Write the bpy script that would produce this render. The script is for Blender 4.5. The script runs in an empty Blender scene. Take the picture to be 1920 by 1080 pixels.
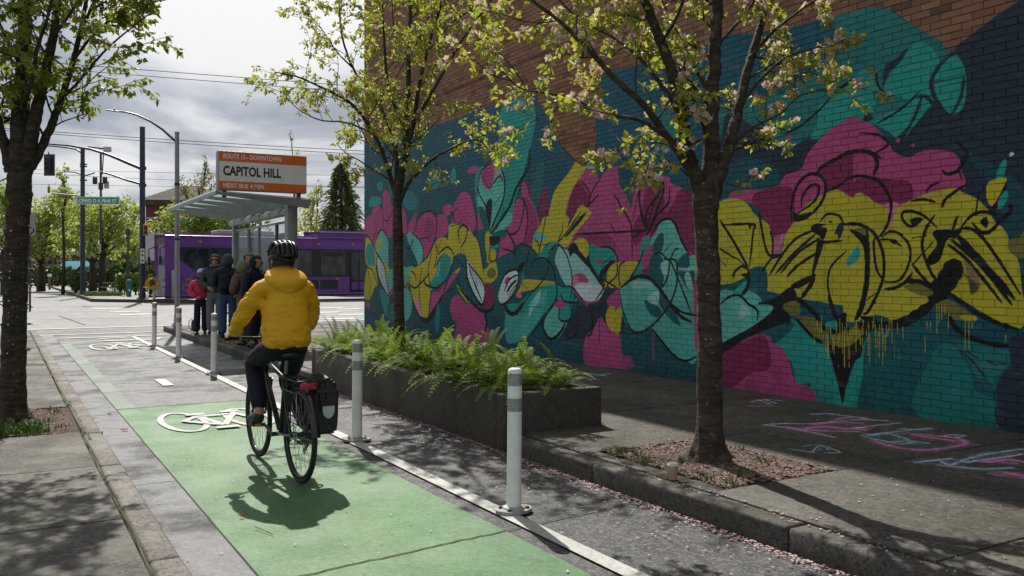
import bpy, bmesh, math, random
import numpy as np
from mathutils import Vector, Matrix, noise as mnoise

sc = bpy.context.scene
col = sc.collection
R = math.radians

# ---------------------------------------------------------------- camera
YAW = 30.34
CAM_H = 1.5
cam_d = bpy.data.cameras.new('camera')
cam = bpy.data.objects.new('camera', cam_d)
col.objects.link(cam)
cam.location = (0, 0, CAM_H)
cam.rotation_euler = (R(90), 0, R(-YAW))
cam_d.sensor_width = 36
cam_d.lens = 30.75
cam_d.shift_y = -28 / 1920
cam_d.clip_start = 0.1
cam_d.clip_end = 2000
sc.camera = cam

# ---------------------------------------------------------------- sky and sun
SUN_AZ, SUN_EL = 12.0, 48.0            # azimuth measured clockwise from the street direction (+Y)
SUN_STRENGTH = 5.0
sun_dir = Vector((math.sin(R(SUN_AZ)) * math.cos(R(SUN_EL)), math.cos(R(SUN_AZ)) * math.cos(R(SUN_EL)), math.sin(R(SUN_EL))))
sun_d = bpy.data.lights.new('sun', 'SUN')
sun_d.energy = SUN_STRENGTH
sun_d.angle = R(0.53)
sun_d.color = (1.0, 0.955, 0.88)
sun = bpy.data.objects.new('sun', sun_d)
col.objects.link(sun)
sun.location = sun_dir * 60
sun.rotation_euler = sun_dir.to_track_quat('Z', 'Y').to_euler()

world = bpy.data.worlds.new('World')
sc.world = world
world.use_nodes = True
wt = world.node_tree
wt.nodes.clear()
def wn(t, **kw):
    n = wt.nodes.new(t)
    for k, v in kw.items():
        setattr(n, k, v)
    return n
def wmath(op, a, b=None, c=None, clamp=False):
    n = wn('ShaderNodeMath', operation=op, use_clamp=clamp)
    for i, v in enumerate((a, b, c)):
        if v is None: continue
        if isinstance(v, (int, float)): n.inputs[i].default_value = v
        else: wt.links.new(v, n.inputs[i])
    return n.outputs[0]
sky = wn('ShaderNodeTexSky', sky_type='NISHITA', sun_disc=False)
sky.sun_elevation = R(SUN_EL)
sky.sun_rotation = R(SUN_AZ)
sky.air_density = 1.0
sky.dust_density = 1.5
tc = wn('ShaderNodeTexCoord')
sp = wn('ShaderNodeSeparateXYZ'); wt.links.new(tc.outputs['Generated'], sp.inputs[0])
zz = wmath('MAXIMUM', sp.outputs[2], 0.0)
den = wmath('ADD', zz, 0.22)
cx = wmath('DIVIDE', sp.outputs[0], den); cy = wmath('DIVIDE', sp.outputs[1], den)
cb = wn('ShaderNodeCombineXYZ'); wt.links.new(cx, cb.inputs[0]); wt.links.new(cy, cb.inputs[1]); cb.inputs[2].default_value = 3.7
def wnoise(scale, detail, rough=0.55, dist=0.0):
    n = wn('ShaderNodeTexNoise'); n.inputs['Scale'].default_value = scale; n.inputs['Detail'].default_value = detail
    n.inputs['Roughness'].default_value = rough; n.inputs['Distortion'].default_value = dist
    wt.links.new(cb.outputs[0], n.inputs['Vector']); return n.outputs['Fac']
def wramp(f, lo, hi):
    n = wn('ShaderNodeMapRange', interpolation_type='SMOOTHSTEP')
    n.inputs[1].default_value = lo; n.inputs[2].default_value = hi
    wt.links.new(f, n.inputs[0]); return n.outputs[0]
cover = wramp(wnoise(0.75, 6, 0.55, 0.4), 0.30, 0.46)
shade = wramp(wnoise(1.05, 8, 0.52, 0.7), 0.39, 0.62)
dt = wn('ShaderNodeVectorMath', operation='DOT_PRODUCT'); wt.links.new(tc.outputs['Generated'], dt.inputs[0]); dt.inputs[1].default_value = sun_dir
glow = wmath('POWER', wmath('MAXIMUM', dt.outputs['Value'], 0.0), 5.0)
lum = wmath('ADD', wmath('MULTIPLY_ADD', shade, 3.9, 2.3), wmath('MULTIPLY', glow, 4.4))
cc = wn('ShaderNodeMix', data_type='RGBA'); wt.links.new(shade, cc.inputs[0])
cc.inputs[6].default_value = (0.88, 0.96, 1.12, 1); cc.inputs[7].default_value = (1.0, 1.0, 1.0, 1)
cl = wn('ShaderNodeVectorMath', operation='SCALE'); wt.links.new(cc.outputs[2], cl.inputs[0]); wt.links.new(lum, cl.inputs['Scale'])
mx = wn('ShaderNodeMix', data_type='RGBA'); wt.links.new(wmath('MULTIPLY_ADD', cover, 0.28, 0.70), mx.inputs[0])
wt.links.new(sky.outputs[0], mx.inputs[6]); wt.links.new(cl.outputs[0], mx.inputs[7])
bg = wn('ShaderNodeBackground'); wt.links.new(mx.outputs[2], bg.inputs[0])
bg.inputs['Strength'].default_value = 0.1
wo = wn('ShaderNodeOutputWorld'); wt.links.new(bg.outputs[0], wo.inputs[0])

sc.view_settings.view_transform = 'Standard'
sc.view_settings.look = 'None'
sc.view_settings.exposure = 0.22
sc.view_settings.gamma = 1.0
sc.view_settings.use_curve_mapping = False
sc.render.engine = 'CYCLES'
sc.cycles.use_denoising = True
sc.cycles.max_bounces = 8
sc.cycles.transparent_max_bounces = 16

random.seed(7)
rng = np.random.default_rng(11)

# ---------------------------------------------------------------- placing helpers
SY, CY = math.sin(R(YAW)), math.cos(R(YAW))
FPX = 1640.0
def at_depth(px, py, d):
    l = (px - 960) / FPX * d
    return Vector((SY * d + CY * l, CY * d - SY * l, CAM_H - (py - 512) / FPX * d))
def ground(px, py, z=0.0):
    return at_depth(px, py, (CAM_H - z) * FPX / (py - 512))
def depth_of(x, y): return SY * x + CY * y
def to_px(x, y, z):
    d = depth_of(x, y); l = CY * x - SY * y
    return 960 + l / d * FPX, 512 - (z - CAM_H) / d * FPX, d
WALL_X = 7.5
def wall_pt(px, py):
    d = WALL_X / (SY + CY * (px - 960) / FPX)
    return CY * d - SY * (px - 960) / FPX * d, CAM_H - (py - 512) / FPX * d, d

# ---------------------------------------------------------------- object helpers
def tag(o, label=None, cat=None, group=None, kind=None):
    if label: o['label'] = label
    if cat: o['category'] = cat
    if group: o['group'] = group
    if kind: o['kind'] = kind
    return o
def thing(name, label, cat, loc=(0, 0, 0), rz=0.0, group=None):
    o = bpy.data.objects.new(name, None)
    o.empty_display_size = 0.2
    o.location = loc; o.rotation_euler = (0, 0, rz)
    col.objects.link(o)
    return tag(o, label, cat, group)
def link(name, me, parent=None, loc=None, rot=None, scale=None):
    o = bpy.data.objects.new(name, me)
    col.objects.link(o)
    if parent: o.parent = parent
    if loc is not None: o.location = loc
    if rot is not None: o.rotation_euler = rot
    if scale is not None: o.scale = scale
    return o
def kids(o): return list(o.children)
def copy_tree(o, parent=None):
    c = o.copy(); col.objects.link(c); c.parent = parent
    for ch in kids(o): copy_tree(ch, c)
    return c

class MB:
    """collects shapes, then links them as one mesh object"""
    def __init__(s): s.v = []; s.f = []; s.m = []; s.mi = 0
    def face(s, *idx): s.f.append(idx); s.m.append(s.mi)
    def poly(s, pts):
        b = len(s.v); s.v += [tuple(p) for p in pts]; s.face(*range(b, b + len(pts))); return s
    def box(s, x0, x1, y0, y1, z0, z1, bev=0.0):
        if bev > 0:
            bm = bmesh.new(); bmesh.ops.create_cube(bm, size=1)
            for v in bm.verts:
                v.co = Vector(((x0 + x1) / 2 + v.co.x * (x1 - x0), (y0 + y1) / 2 + v.co.y * (y1 - y0), (z0 + z1) / 2 + v.co.z * (z1 - z0)))
            bmesh.ops.bevel(bm, geom=list(bm.edges), offset=bev, segments=2, affect='EDGES', profile=0.5)
            s.bm(bm); return s
        b = len(s.v)
        s.v += [(x0, y0, z0), (x1, y0, z0), (x1, y1, z0), (x0, y1, z0), (x0, y0, z1), (x1, y0, z1), (x1, y1, z1), (x0, y1, z1)]
        for q in ((3, 2, 1, 0), (4, 5, 6, 7), (0, 1, 5, 4), (1, 2, 6, 5), (2, 3, 7, 6), (3, 0, 4, 7)): s.face(*[b + i for i in q])
        return s
    def bm(s, bm, M=None):
        b = len(s.v); bm.verts.ensure_lookup_table(); bm.verts.index_update()
        for v in bm.verts: s.v.append(tuple(M @ v.co if M else v.co))
        for f in bm.faces: s.face(*[b + v.index for v in f.verts])
        bm.free(); return s
    def mesh(s, me, M=None):
        b = len(s.v)
        for v in me.vertices: s.v.append(tuple(M @ v.co if M else v.co))
        for p in me.polygons: s.face(*[b + i for i in p.vertices])
        return s
    def tube(s, pts, rad, n=8, cap=True, flat=1.0):
        pts = [Vector(p) for p in pts]
        if isinstance(rad, (int, float)): rad = [rad] * len(pts)
        b = len(s.v); N = len(pts)
        t0 = (pts[1] - pts[0]).normalized()
        up = Vector((0, 0, 1)) if abs(t0.z) < 0.9 else Vector((0, 1, 0))
        u = t0.cross(up).normalized()
        for i, p in enumerate(pts):
            t = (pts[min(i + 1, N - 1)] - pts[max(i - 1, 0)])
            t = t.normalized() if t.length > 1e-9 else t0
            u = (u - t * u.dot(t))
            u = u.normalized() if u.length > 1e-6 else t.orthogonal().normalized()
            w = t.cross(u)
            for k in range(n):
                a = 2 * math.pi * k / n
                q = p + u * (math.cos(a) * rad[i]) + w * (math.sin(a) * rad[i] * flat)
                s.v.append(tuple(q))
        for i in range(N - 1):
            for k in range(n):
                k2 = (k + 1) % n
                s.face(b + i * n + k, b + i * n + k2, b + (i + 1) * n + k2, b + (i + 1) * n + k)
        if cap:
            s.face(*[b + k for k in range(n)][::-1]); s.face(*[b + (N - 1) * n + k for k in range(n)])
        return s
    def lathe(s, prof, c=(0, 0, 0), n=20, axis='z'):
        b = len(s.v)
        for (r, h) in prof:
            for k in range(n):
                a = 2 * math.pi * k / n
                x, y = r * math.cos(a), r * math.sin(a)
                p = (x, y, h) if axis == 'z' else ((h, x, y) if axis == 'x' else (x, h, y))
                s.v.append((c[0] + p[0], c[1] + p[1], c[2] + p[2]))
        for i in range(len(prof) - 1):
            for k in range(n):
                k2 = (k + 1) % n
                q = (b + i * n + k, b + i * n + k2, b + (i + 1) * n + k2, b + (i + 1) * n + k)
                s.face(*(q if axis != 'y' else q[::-1]))
        s.face(*[b + k for k in range(n)][::-1]); s.face(*[b + (len(prof) - 1) * n + k for k in range(n)])
        return s
    def ring(s, c, Rr, r, n=36, m=8, axis='x', a0=0.0, a1=2 * math.pi, flat=1.0):
        full = abs(a1 - a0 - 2 * math.pi) < 1e-6
        b = len(s.v); N = n if full else n + 1
        for i in range(N):
            a = a0 + (a1 - a0) * i / n
            for k in range(m):
                t = 2 * math.pi * k / m
                rr = Rr + r * math.cos(t); h = r * math.sin(t) * flat
                p = (h, rr * math.cos(a), rr * math.sin(a)) if axis == 'x' else ((rr * math.cos(a), rr * math.sin(a), h) if axis == 'z' else (rr * math.cos(a), h, rr * math.sin(a)))
                s.v.append((c[0] + p[0], c[1] + p[1], c[2] + p[2]))
        for i in range(n):
            i2 = (i + 1) % N
            for k in range(m):
                k2 = (k + 1) % m
                s.face(b + i * m + k, b + i2 * m + k, b + i2 * m + k2, b + i * m + k2)
        return s
    def ball(s, c, r, u=14, v=9, M=None):
        bm = bmesh.new(); bmesh.ops.create_uvsphere(bm, u_segments=u, v_segments=v, radius=1)
        rr = (r, r, r) if isinstance(r, (int, float)) else r
        T = Matrix.Translation(Vector(c)) @ (M or Matrix.Identity(4)) @ Matrix.Diagonal((rr[0], rr[1], rr[2], 1))
        return s.bm(bm, T)
    def prism(s, pts, z0, z1):
        b = len(s.v); n = len(pts)
        s.v += [(p[0], p[1], z0) for p in pts] + [(p[0], p[1], z1) for p in pts]
        s.face(*[b + i for i in range(n)][::-1]); s.face(*[b + n + i for i in range(n)])
        for i in range(n):
            j = (i + 1) % n
            s.face(b + i, b + j, b + n + j, b + n + i)
        return s
    def ribbon(s, pts, w, z):
        """flat stroke lying on the ground; pts are (x, y)"""
        pts = [Vector((p[0], p[1], 0)) for p in pts]
        b = len(s.v); N = len(pts)
        for i, p in enumerate(pts):
            t = (pts[min(i + 1, N - 1)] - pts[max(i - 1, 0)]).normalized()
            nrm = Vector((-t.y, t.x, 0))
            ww = w if isinstance(w, (int, float)) else w[i]
            for sg in (1, -1):
                q = p + nrm * (sg * ww / 2); s.v.append((q.x, q.y, z))
        for i in range(N - 1):
            s.face(b + 2 * i, b + 2 * i + 1, b + 2 * i + 3, b + 2 * i + 2)
        return s
    def me(s, name, mats, smooth=False, ang=40):
        me = bpy.data.meshes.new(name)
        me.from_pydata(s.v, [], s.f)
        mats = mats if isinstance(mats, (list, tuple)) else [mats]
        for m in mats: me.materials.append(m)
        if len(mats) > 1: me.polygons.foreach_set('material_index', s.m)
        if smooth:
            me.polygons.foreach_set('use_smooth', [True] * len(me.polygons))
            me.set_sharp_from_angle(angle=R(ang))
        me.update()
        return me
    def build(s, name, mats, parent=None, smooth=False, loc=None, rot=None, ang=40):
        return link(name, s.me(name, mats, smooth, ang), parent, loc, rot)

def catmull(pts, closed=False, per=6):
    P = [np.array(p, float) for p in pts]; n = len(P); out = []
    segs = n if closed else n - 1
    for i in range(segs):
        if closed: p0, p1, p2, p3 = P[(i - 1) % n], P[i], P[(i + 1) % n], P[(i + 2) % n]
        else: p0, p1, p2, p3 = P[max(i - 1, 0)], P[i], P[i + 1], P[min(i + 2, n - 1)]
        for k in range(per):
            t = k / per
            out.append(0.5 * ((2 * p1) + (-p0 + p2) * t + (2 * p0 - 5 * p1 + 4 * p2 - p3) * t * t + (-p0 + 3 * p1 - 3 * p2 + p3) * t ** 3))
    if not closed: out.append(P[-1])
    return out

# ---------------------------------------------------------------- materials
class NT:
    def __init__(s, name):
        s.mat = bpy.data.materials.new(name); s.mat.use_nodes = True
        s.t = s.mat.node_tree; s.t.nodes.clear()
        s.out = s.n('ShaderNodeOutputMaterial')
    def n(s, t, **kw):
        n = s.t.nodes.new(t)
        for k, v in kw.items(): setattr(n, k, v)
        return n
    def lk(s, a, b): s.t.links.new(a, b)
    def put(s, sock, v):
        if v is None: return
        if hasattr(v, 'is_output'): s.lk(v, sock)
        elif isinstance(v, (tuple, list)) and len(v) == 3 and sock.type == 'RGBA': sock.default_value = (*v, 1)
        else: sock.default_value = v
    def math(s, op, a, b=None, c=None, clamp=False):
        n = s.n('ShaderNodeMath', operation=op, use_clamp=clamp)
        for i, v in enumerate((a, b, c)): s.put(n.inputs[i], v)
        return n.outputs[0]
    def pos(s): return s.n('ShaderNodeNewGeometry').outputs['Position']
    def obj(s): return s.n('ShaderNodeTexCoord').outputs['Object']
    def noise(s, vec, scale, detail=4, rough=0.55, dist=0.0):
        n = s.n('ShaderNodeTexNoise'); s.put(n.inputs['Vector'], vec)
        n.inputs['Scale'].default_value = scale; n.inputs['Detail'].default_value = detail
        n.inputs['Roughness'].default_value = rough; n.inputs['Distortion'].default_value = dist
        return n.outputs['Fac']
    def voro(s, vec, scale, feature='F1', out='Distance'):
        n = s.n('ShaderNodeTexVoronoi', feature=feature); s.put(n.inputs['Vector'], vec); n.inputs['Scale'].default_value = scale
        return n.outputs[out]
    def rng(s, f, lo, hi, a=0.0, b=1.0):
        n = s.n('ShaderNodeMapRange'); s.put(n.inputs[0], f)
        for i, v in enumerate((lo, hi, a, b)): n.inputs[1 + i].default_value = v
        return n.outputs[0]
    def mix(s, f, a, b, blend='MIX'):
        n = s.n('ShaderNodeMix', data_type='RGBA', blend_type=blend)
        s.put(n.inputs[0], f); s.put(n.inputs[6], a); s.put(n.inputs[7], b)
        return n.outputs[2]
    def scalevec(s, vec, v):
        n = s.n('ShaderNodeMapping'); s.put(n.inputs['Vector'], vec); n.inputs['Scale'].default_value = v
        return n.outputs[0]
    def bump(s, h, strength=0.3, dist=0.01, normal=None):
        n = s.n('ShaderNodeBump'); s.put(n.inputs['Height'], h)
        n.inputs['Strength'].default_value = strength; n.inputs['Distance'].default_value = dist
        if normal is not None: s.lk(normal, n.inputs['Normal'])
        return n.outputs[0]
    def bsdf(s, color, rough=0.6, metal=0.0, normal=None, spec=0.5, **kw):
        b = s.n('ShaderNodeBsdfPrincipled')
        s.put(b.inputs['Base Color'], color); s.put(b.inputs['Roughness'], rough); s.put(b.inputs['Metallic'], metal)
        s.put(b.inputs['Specular IOR Level'], spec)
        if normal is not None: s.lk(normal, b.inputs['Normal'])
        for k, v in kw.items(): s.put(b.inputs[k.replace('_', ' ')], v)
        s.lk(b.outputs[0], s.out.inputs[0])
        return b

def srgb(r, g, b):
    f = lambda c: (c / 255 / 12.92) if c / 255 <= 0.04045 else ((c / 255 + 0.055) / 1.055) ** 2.4
    return (f(r), f(g), f(b))

def simple(name, color, rough=0.5, metal=0.0, vary=0.12, scale=6.0, bump=0.0, bscale=40.0, spec=0.5):
    m = NT(name); p = m.obj()
    c2 = tuple(max(0, c * (1 - vary * 2)) for c in color)
    c = m.mix(m.rng(m.noise(p, scale, 5), 0.35, 0.7), color, c2)
    nrm = m.bump(m.noise(p, bscale, 4), bump, 0.01) if bump else None
    r = m.rng(m.noise(p, scale * 2.3, 4), 0.3, 0.7, max(0, rough - 0.08), min(1, rough + 0.1))
    m.bsdf(c, r, metal, nrm, spec)
    return m.mat

M = {}
def build_materials():
    # asphalt with aggregate, worn tracks and damp patches
    m = NT('asphalt'); p = m.pos()
    agg = m.voro(p, 78, out='Color')
    sep = m.n('ShaderNodeSeparateColor'); m.lk(agg, sep.inputs[0])
    big = m.noise(p, 0.35, 5, 0.6); mid = m.noise(p, 3.0, 6, 0.65)
    base = m.mix(m.rng(big, 0.3, 0.7), (0.036, 0.036, 0.039), (0.068, 0.066, 0.065))
    base = m.mix(m.rng(mid, 0.38, 0.66, 0, 0.65), base, (0.034, 0.033, 0.034))
    patch = m.noise(m.scalevec(p, (1.4, 0.5, 1)), 1.3, 7, 0.75)
    base = m.mix(m.rng(patch, 0.55, 0.68, 0, 0.5), base, (0.115, 0.112, 0.108))
    base = m.mix(m.rng(sep.outputs[0], 0.55, 1.0, 0, 0.75), base, (0.2, 0.195, 0.185))
    base = m.mix(m.rng(sep.outputs[2], 0.6, 1.0, 0, 0.75), base, (0.018, 0.018, 0.019))
    sp2 = m.n('ShaderNodeSeparateColor'); m.lk(m.voro(p, 31, out='Color'), sp2.inputs[0])
    base = m.mix(m.rng(sp2.outputs[0], 0.66, 1.0, 0, 0.6), base, (0.14, 0.137, 0.13)); base = m.mix(m.rng(sp2.outputs[1], 0.7, 1.0, 0, 0.6), base, (0.022, 0.022, 0.023))
    cr = m.voro(m.scalevec(p, (1, 1, 1)), 0.33, 'DISTANCE_TO_EDGE')
    crk = m.math('LESS_THAN', m.math('ADD', cr, m.math('MULTIPLY', m.noise(p, 6, 5), 0.03)), 0.0172)
    base = m.mix(m.math('MULTIPLY', crk, 0.75), base, (0.02, 0.02, 0.02))
    sx = m.n('ShaderNodeSeparateXYZ'); m.lk(p, sx.inputs[0])
    band = m.math('MULTIPLY', m.rng(sx.outputs[1], 9.0, 12.0), m.rng(sx.outputs[1], 24.0, 19.0))
    damp = m.math('MULTIPLY', m.rng(m.noise(p, 0.8, 5, 0.6), 0.43, 0.58), m.math('ADD', m.math('MULTIPLY', band, 0.85), 0.1), clamp=True)
    base = m.mix(m.math('MULTIPLY', damp, 0.5), base, (0.03, 0.03, 0.032))
    # paler grey mixed in from the far crossing onwards
    far = m.rng(sx.outputs[1], 24.5, 27.5)
    base = m.mix(m.math('MULTIPLY', far, 0.85), base, m.mix(m.rng(m.noise(p, 0.5, 5, 0.7), 0.3, 0.7), (0.13, 0.13, 0.128), (0.2, 0.198, 0.19)))
    h = m.math('ADD', m.math('MULTIPLY', m.noise(p, 160, 3, 0.7), 0.7), m.math('MULTIPLY', crk, -1.0))
    h = m.math('ADD', h, m.math('MULTIPLY', sep.outputs[1], 0.5))
    rough = m.math('SUBTRACT', m.rng(mid, 0.3, 0.7, 0.60, 0.80), m.math('MULTIPLY', damp, 0.40))
    m.bsdf(base, rough, 0, m.bump(h, 0.8, 0.006), 0.45)
    M['asphalt'] = m.mat

    def concrete(name, a, b, dark, moss=0.0, agg_s=70, bump=0.5):
        m = NT(name); p = m.pos()
        c = m.mix(m.rng(m.noise(p, 0.9, 6, 0.65), 0.3, 0.72), a, b)
        c = m.mix(m.rng(m.noise(p, 4.5, 6, 0.7), 0.45, 0.8, 0, 0.55), c, dark)
        v = m.voro(p, agg_s, out='Color'); sep = m.n('ShaderNodeSeparateColor'); m.lk(v, sep.inputs[0])
        c = m.mix(m.rng(sep.outputs[0], 0.5, 1.0, 0, 0.75), c, tuple(min(1, x * 2.0) for x in a))
        c = m.mix(m.rng(sep.outputs[1], 0.6, 1.0, 0, 0.75), c, tuple(x * 0.22 for x in a))
        stain = m.noise(m.scalevec(p, (1.0, 1.0, 0.25)), 1.7, 8, 0.78)
        c = m.mix(m.rng(stain, 0.5, 0.66, 0, 0.6), c, tuple(x * 0.55 for x in dark))
        sp2 = m.n('ShaderNodeSeparateColor'); m.lk(m.voro(p, agg_s * .42, out='Color'), sp2.inputs[0])
        c = m.mix(m.rng(sp2.outputs[0], 0.68, 1.0, 0, 0.5), c, tuple(min(1, x * 1.7) for x in a)); c = m.mix(m.rng(sp2.outputs[1], 0.72, 1.0, 0, 0.55), c, tuple(x * 0.35 for x in a))
        if moss:
            c = m.mix(m.math('MULTIPLY', m.rng(m.noise(p, 2.2, 7, 0.72), 0.48, 0.7), moss), c, (0.05, 0.055, 0.02))
        h = m.math('ADD', m.math('MULTIPLY', sep.outputs[2], 0.5), m.noise(p, 55, 5, 0.7))
        m.bsdf(c, m.rng(m.noise(p, 1.6, 5), 0.36, 0.64, 0.40 if 'gutter' in name else 0.68, 0.9), 0, m.bump(h, bump, 0.003), 0.4)
        return m.mat
    M['sidewalk'] = concrete('sidewalk_concrete', (0.068, 0.063, 0.053), (0.106, 0.098, 0.082), (0.034, 0.032, 0.026), 0.5, 55)
    M['kerb'] = concrete('kerb_concrete', (0.06, 0.055, 0.047), (0.095, 0.086, 0.072), (0.03, 0.027, 0.022), 0.5, 80, 0.4)
    M['kerb_left'] = concrete('kerb_left_concrete', (0.115, 0.104, 0.09), (0.17, 0.152, 0.132), (0.055, 0.044, 0.035), 0.25, 80, 0.4)
    M['gutter'] = concrete('gutter_concrete', (0.058, 0.058, 0.061), (0.088, 0.088, 0.092), (0.034, 0.034, 0.036), 0.0, 62, 0.6)
    M['planter'] = concrete('planter_concrete', (0.062, 0.055, 0.046), (0.092, 0.082, 0.068), (0.03, 0.026, 0.021), 0.55, 120, 0.35)
    M['stone_pale'] = concrete('far_pavement', (0.2, 0.2, 0.19), (0.26, 0.255, 0.245), (0.14, 0.14, 0.13), 0.0, 30, 0.2)

    # painted road surfaces: worn paint over asphalt
    def paint(name, a, b, wear, wearcol=(0.085, 0.085, 0.085), spec=0.4):
        m = NT(name); p = m.pos()
        c = m.mix(m.rng(m.noise(p, 1.1, 6, 0.65), 0.3, 0.7), a, b)
        v = m.voro(p, 85, out='Color'); sep = m.n('ShaderNodeSeparateColor'); m.lk(v, sep.inputs[0])
        c = m.mix(m.rng(sep.outputs[0], 0.5, 1, 0, 0.5), c, tuple(x * 0.45 for x in a))
        c = m.mix(m.rng(sep.outputs[1], 0.7, 1, 0, 0.35), c, tuple(min(1, x * 1.5) for x in b))
        track = m.noise(m.scalevec(p, (2.2, 0.22, 1)), 1.0, 6, 0.7)
        c = m.mix(m.rng(track, 0.48, 0.66, 0, 0.35), c, tuple(x * 0.5 for x in a))
        w = m.math('ADD', m.rng(m.noise(p, 60, 5, 0.75), 0.60, 0.68), m.math('MULTIPLY', m.rng(m.noise(p, 5, 7, 0.75), 0.60, 0.68), 0.8), clamp=True)
        c = m.mix(m.math('MULTIPLY', w, wear), c, wearcol)
        scuff = m.rng(m.noise(m.scalevec(p, (2.0, 0.7, 1)), 2.6, 8, 0.8), 0.66, 0.74)
        c = m.mix(m.math('MULTIPLY', scuff, 0.35), c, tuple(min(1, x * 1.3 + 0.12) for x in a))
        h = m.math('ADD', m.noise(p, 160, 3, 0.7), m.math('MULTIPLY', sep.outputs[1], 0.5))
        sp2 = m.n('ShaderNodeSeparateColor'); m.lk(m.voro(p, 33, out='Color'), sp2.inputs[0])
        c = m.mix(m.rng(sp2.outputs[0], 0.72, 1, 0, 0.38), c, tuple(x * 0.5 for x in a)); c = m.mix(m.rng(sp2.outputs[1], 0.8, 1, 0, 0.3), c, tuple(min(1, x * 1.4) for x in b))
        m.bsdf(c, m.rng(m.noise(p, 2, 4), 0.3, 0.7, 0.5, 0.72), 0, m.bump(h, 0.6, 0.004), spec)
        return m.mat
    M['green_paint'] = paint('green_lane_paint', (0.058, 0.158, 0.052), (0.090, 0.205, 0.076), 0.85)
    M['green_faded'] = paint('faded_green_paint', (0.09, 0.115, 0.09), (0.12, 0.16, 0.125), 0.6)
    M['white_paint'] = paint('white_road_paint', (0.54, 0.54, 0.50), (0.40, 0.40, 0.37), 1.0)
    m = NT('joint_dark'); p = m.pos(); m.bsdf(m.mix(m.noise(p, 9, 5), (0.02, 0.02, 0.017), (0.045, 0.05, 0.02)), 0.95); M['joint'] = m.mat
    m = NT('moss'); p = m.pos(); m.bsdf(m.mix(m.rng(m.noise(p, 14, 6), .35, .65), (0.055, 0.075, 0.014), (0.10, 0.12, 0.03)), 0.95, 0, m.bump(m.noise(p, 120, 4), 0.8, 0.01)); M['moss'] = m.mat

    # soil / bark mulch
    m = NT('mulch'); p = m.pos(); v = m.voro(m.scalevec(p, (1, 1.6, 1)), 42, out='Color'); sep = m.n('ShaderNodeSeparateColor'); m.lk(v, sep.inputs[0])
    c = m.mix(sep.outputs[0], (0.035, 0.022, 0.015), (0.13, 0.082, 0.06)); c = m.mix(m.rng(sep.outputs[1], 0.7, 1, 0, 0.7), c, (0.30, 0.19, 0.17))
    m.bsdf(c, 0.9, 0, m.bump(m.math('ADD', sep.outputs[2], m.noise(p, 60, 4)), 0.9, 0.02), 0.2); M['mulch'] = m.mat
    m = NT('soil'); p = m.pos(); m.bsdf(m.mix(m.noise(p, 12, 6), (0.012, 0.01, 0.008), (0.04, 0.03, 0.022)), 0.95, 0, m.bump(m.noise(p, 40, 5), 0.8, 0.03)); M['soil'] = m.mat
    m = NT('chip'); p = m.pos(); m.bsdf(m.mix(m.rng(m.noise(p, 38, 2), .3, .7), (0.06, 0.036, 0.028), (0.27, 0.175, 0.15)), 0.85); M['chip'] = m.mat
    m = NT('petal'); p = m.pos(); m.bsdf(m.mix(m.rng(m.noise(p, 23, 2), .35, .65), (0.30, 0.14, 0.13), (0.62, 0.44, 0.42)), 0.7); M['petal'] = m.mat
    m = NT('grass_blade'); p = m.pos(); m.bsdf(m.mix(m.noise(p, 15, 3), (0.05, 0.12, 0.015), (0.13, 0.22, 0.03)), 0.6); M['grass'] = m.mat

    # leaves (light shines through them)
    def leafmat(name, a, b, c3, trans=0.5, rough=0.45):
        m = NT(name); p = m.pos()
        c = m.mix(m.rng(m.noise(p, 9, 3), 0.35, 0.65), a, b)
        c = m.mix(m.rng(m.noise(p, 2.7, 4), 0.5, 0.7, 0, 0.8), c, c3)
        b_ = m.n('ShaderNodeBsdfPrincipled'); m.lk(c, b_.inputs['Base Color']); b_.inputs['Roughness'].default_value = rough
        b_.inputs['Specular IOR Level'].default_value = 0.35
        t = m.n('ShaderNodeBsdfTranslucent'); m.lk(m.mix(0.5, c, m.mix(1.0, c, (1.0, 1.0, 0.25), 'MULTIPLY')), t.inputs[0])
        mx = m.n('ShaderNodeMixShader'); mx.inputs[0].default_value = trans
        m.lk(b_.outputs[0], mx.inputs[1]); m.lk(t.outputs[0], mx.inputs[2]); m.lk(mx.outputs[0], m.out.inputs[0])
        return m.mat
    M['leaf'] = leafmat('young_leaf', (0.33, 0.385, 0.062), (0.45, 0.47, 0.095), (0.44, 0.37, 0.085), 0.55)
    M['leaf_green'] = leafmat('maple_leaf', (0.18, 0.245, 0.035), (0.27, 0.33, 0.05), (0.34, 0.31, 0.06), 0.52)
    M['leaf_park'] = leafmat('park_leaf', (0.30, 0.37, 0.10), (0.42, 0.47, 0.15), (0.22, 0.30, 0.08), 0.58)
    M['leaf_dark'] = leafmat('shrub_leaf', (0.06, 0.10, 0.03), (0.11, 0.15, 0.045), (0.07, 0.10, 0.035), 0.35)
    M['leaf_hedge'] = leafmat('hedge_leaf', (0.11, 0.18, 0.025), (0.17, 0.24, 0.04), (0.08, 0.13, 0.02), 0.35)
    M['leaf_conifer'] = leafmat('conifer_leaf', (0.07, 0.10, 0.03), (0.14, 0.18, 0.055), (0.18, 0.2, 0.08), 0.35)
    M['leaf_pale'] = leafmat('pale_blossom_leaf', (0.26, 0.26, 0.14), (0.34, 0.33, 0.2), (0.2, 0.2, 0.08), 0.5)
    M['fern'] = leafmat('fern_frond', (0.175, 0.27, 0.05), (0.26, 0.35, 0.07), (0.09, 0.14, 0.028), 0.48, 0.72)
    M['blossom'] = leafmat('pink_blossom', (0.70, 0.50, 0.53), (0.80, 0.66, 0.66), (0.58, 0.36, 0.42), 0.4, 0.7)
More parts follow.
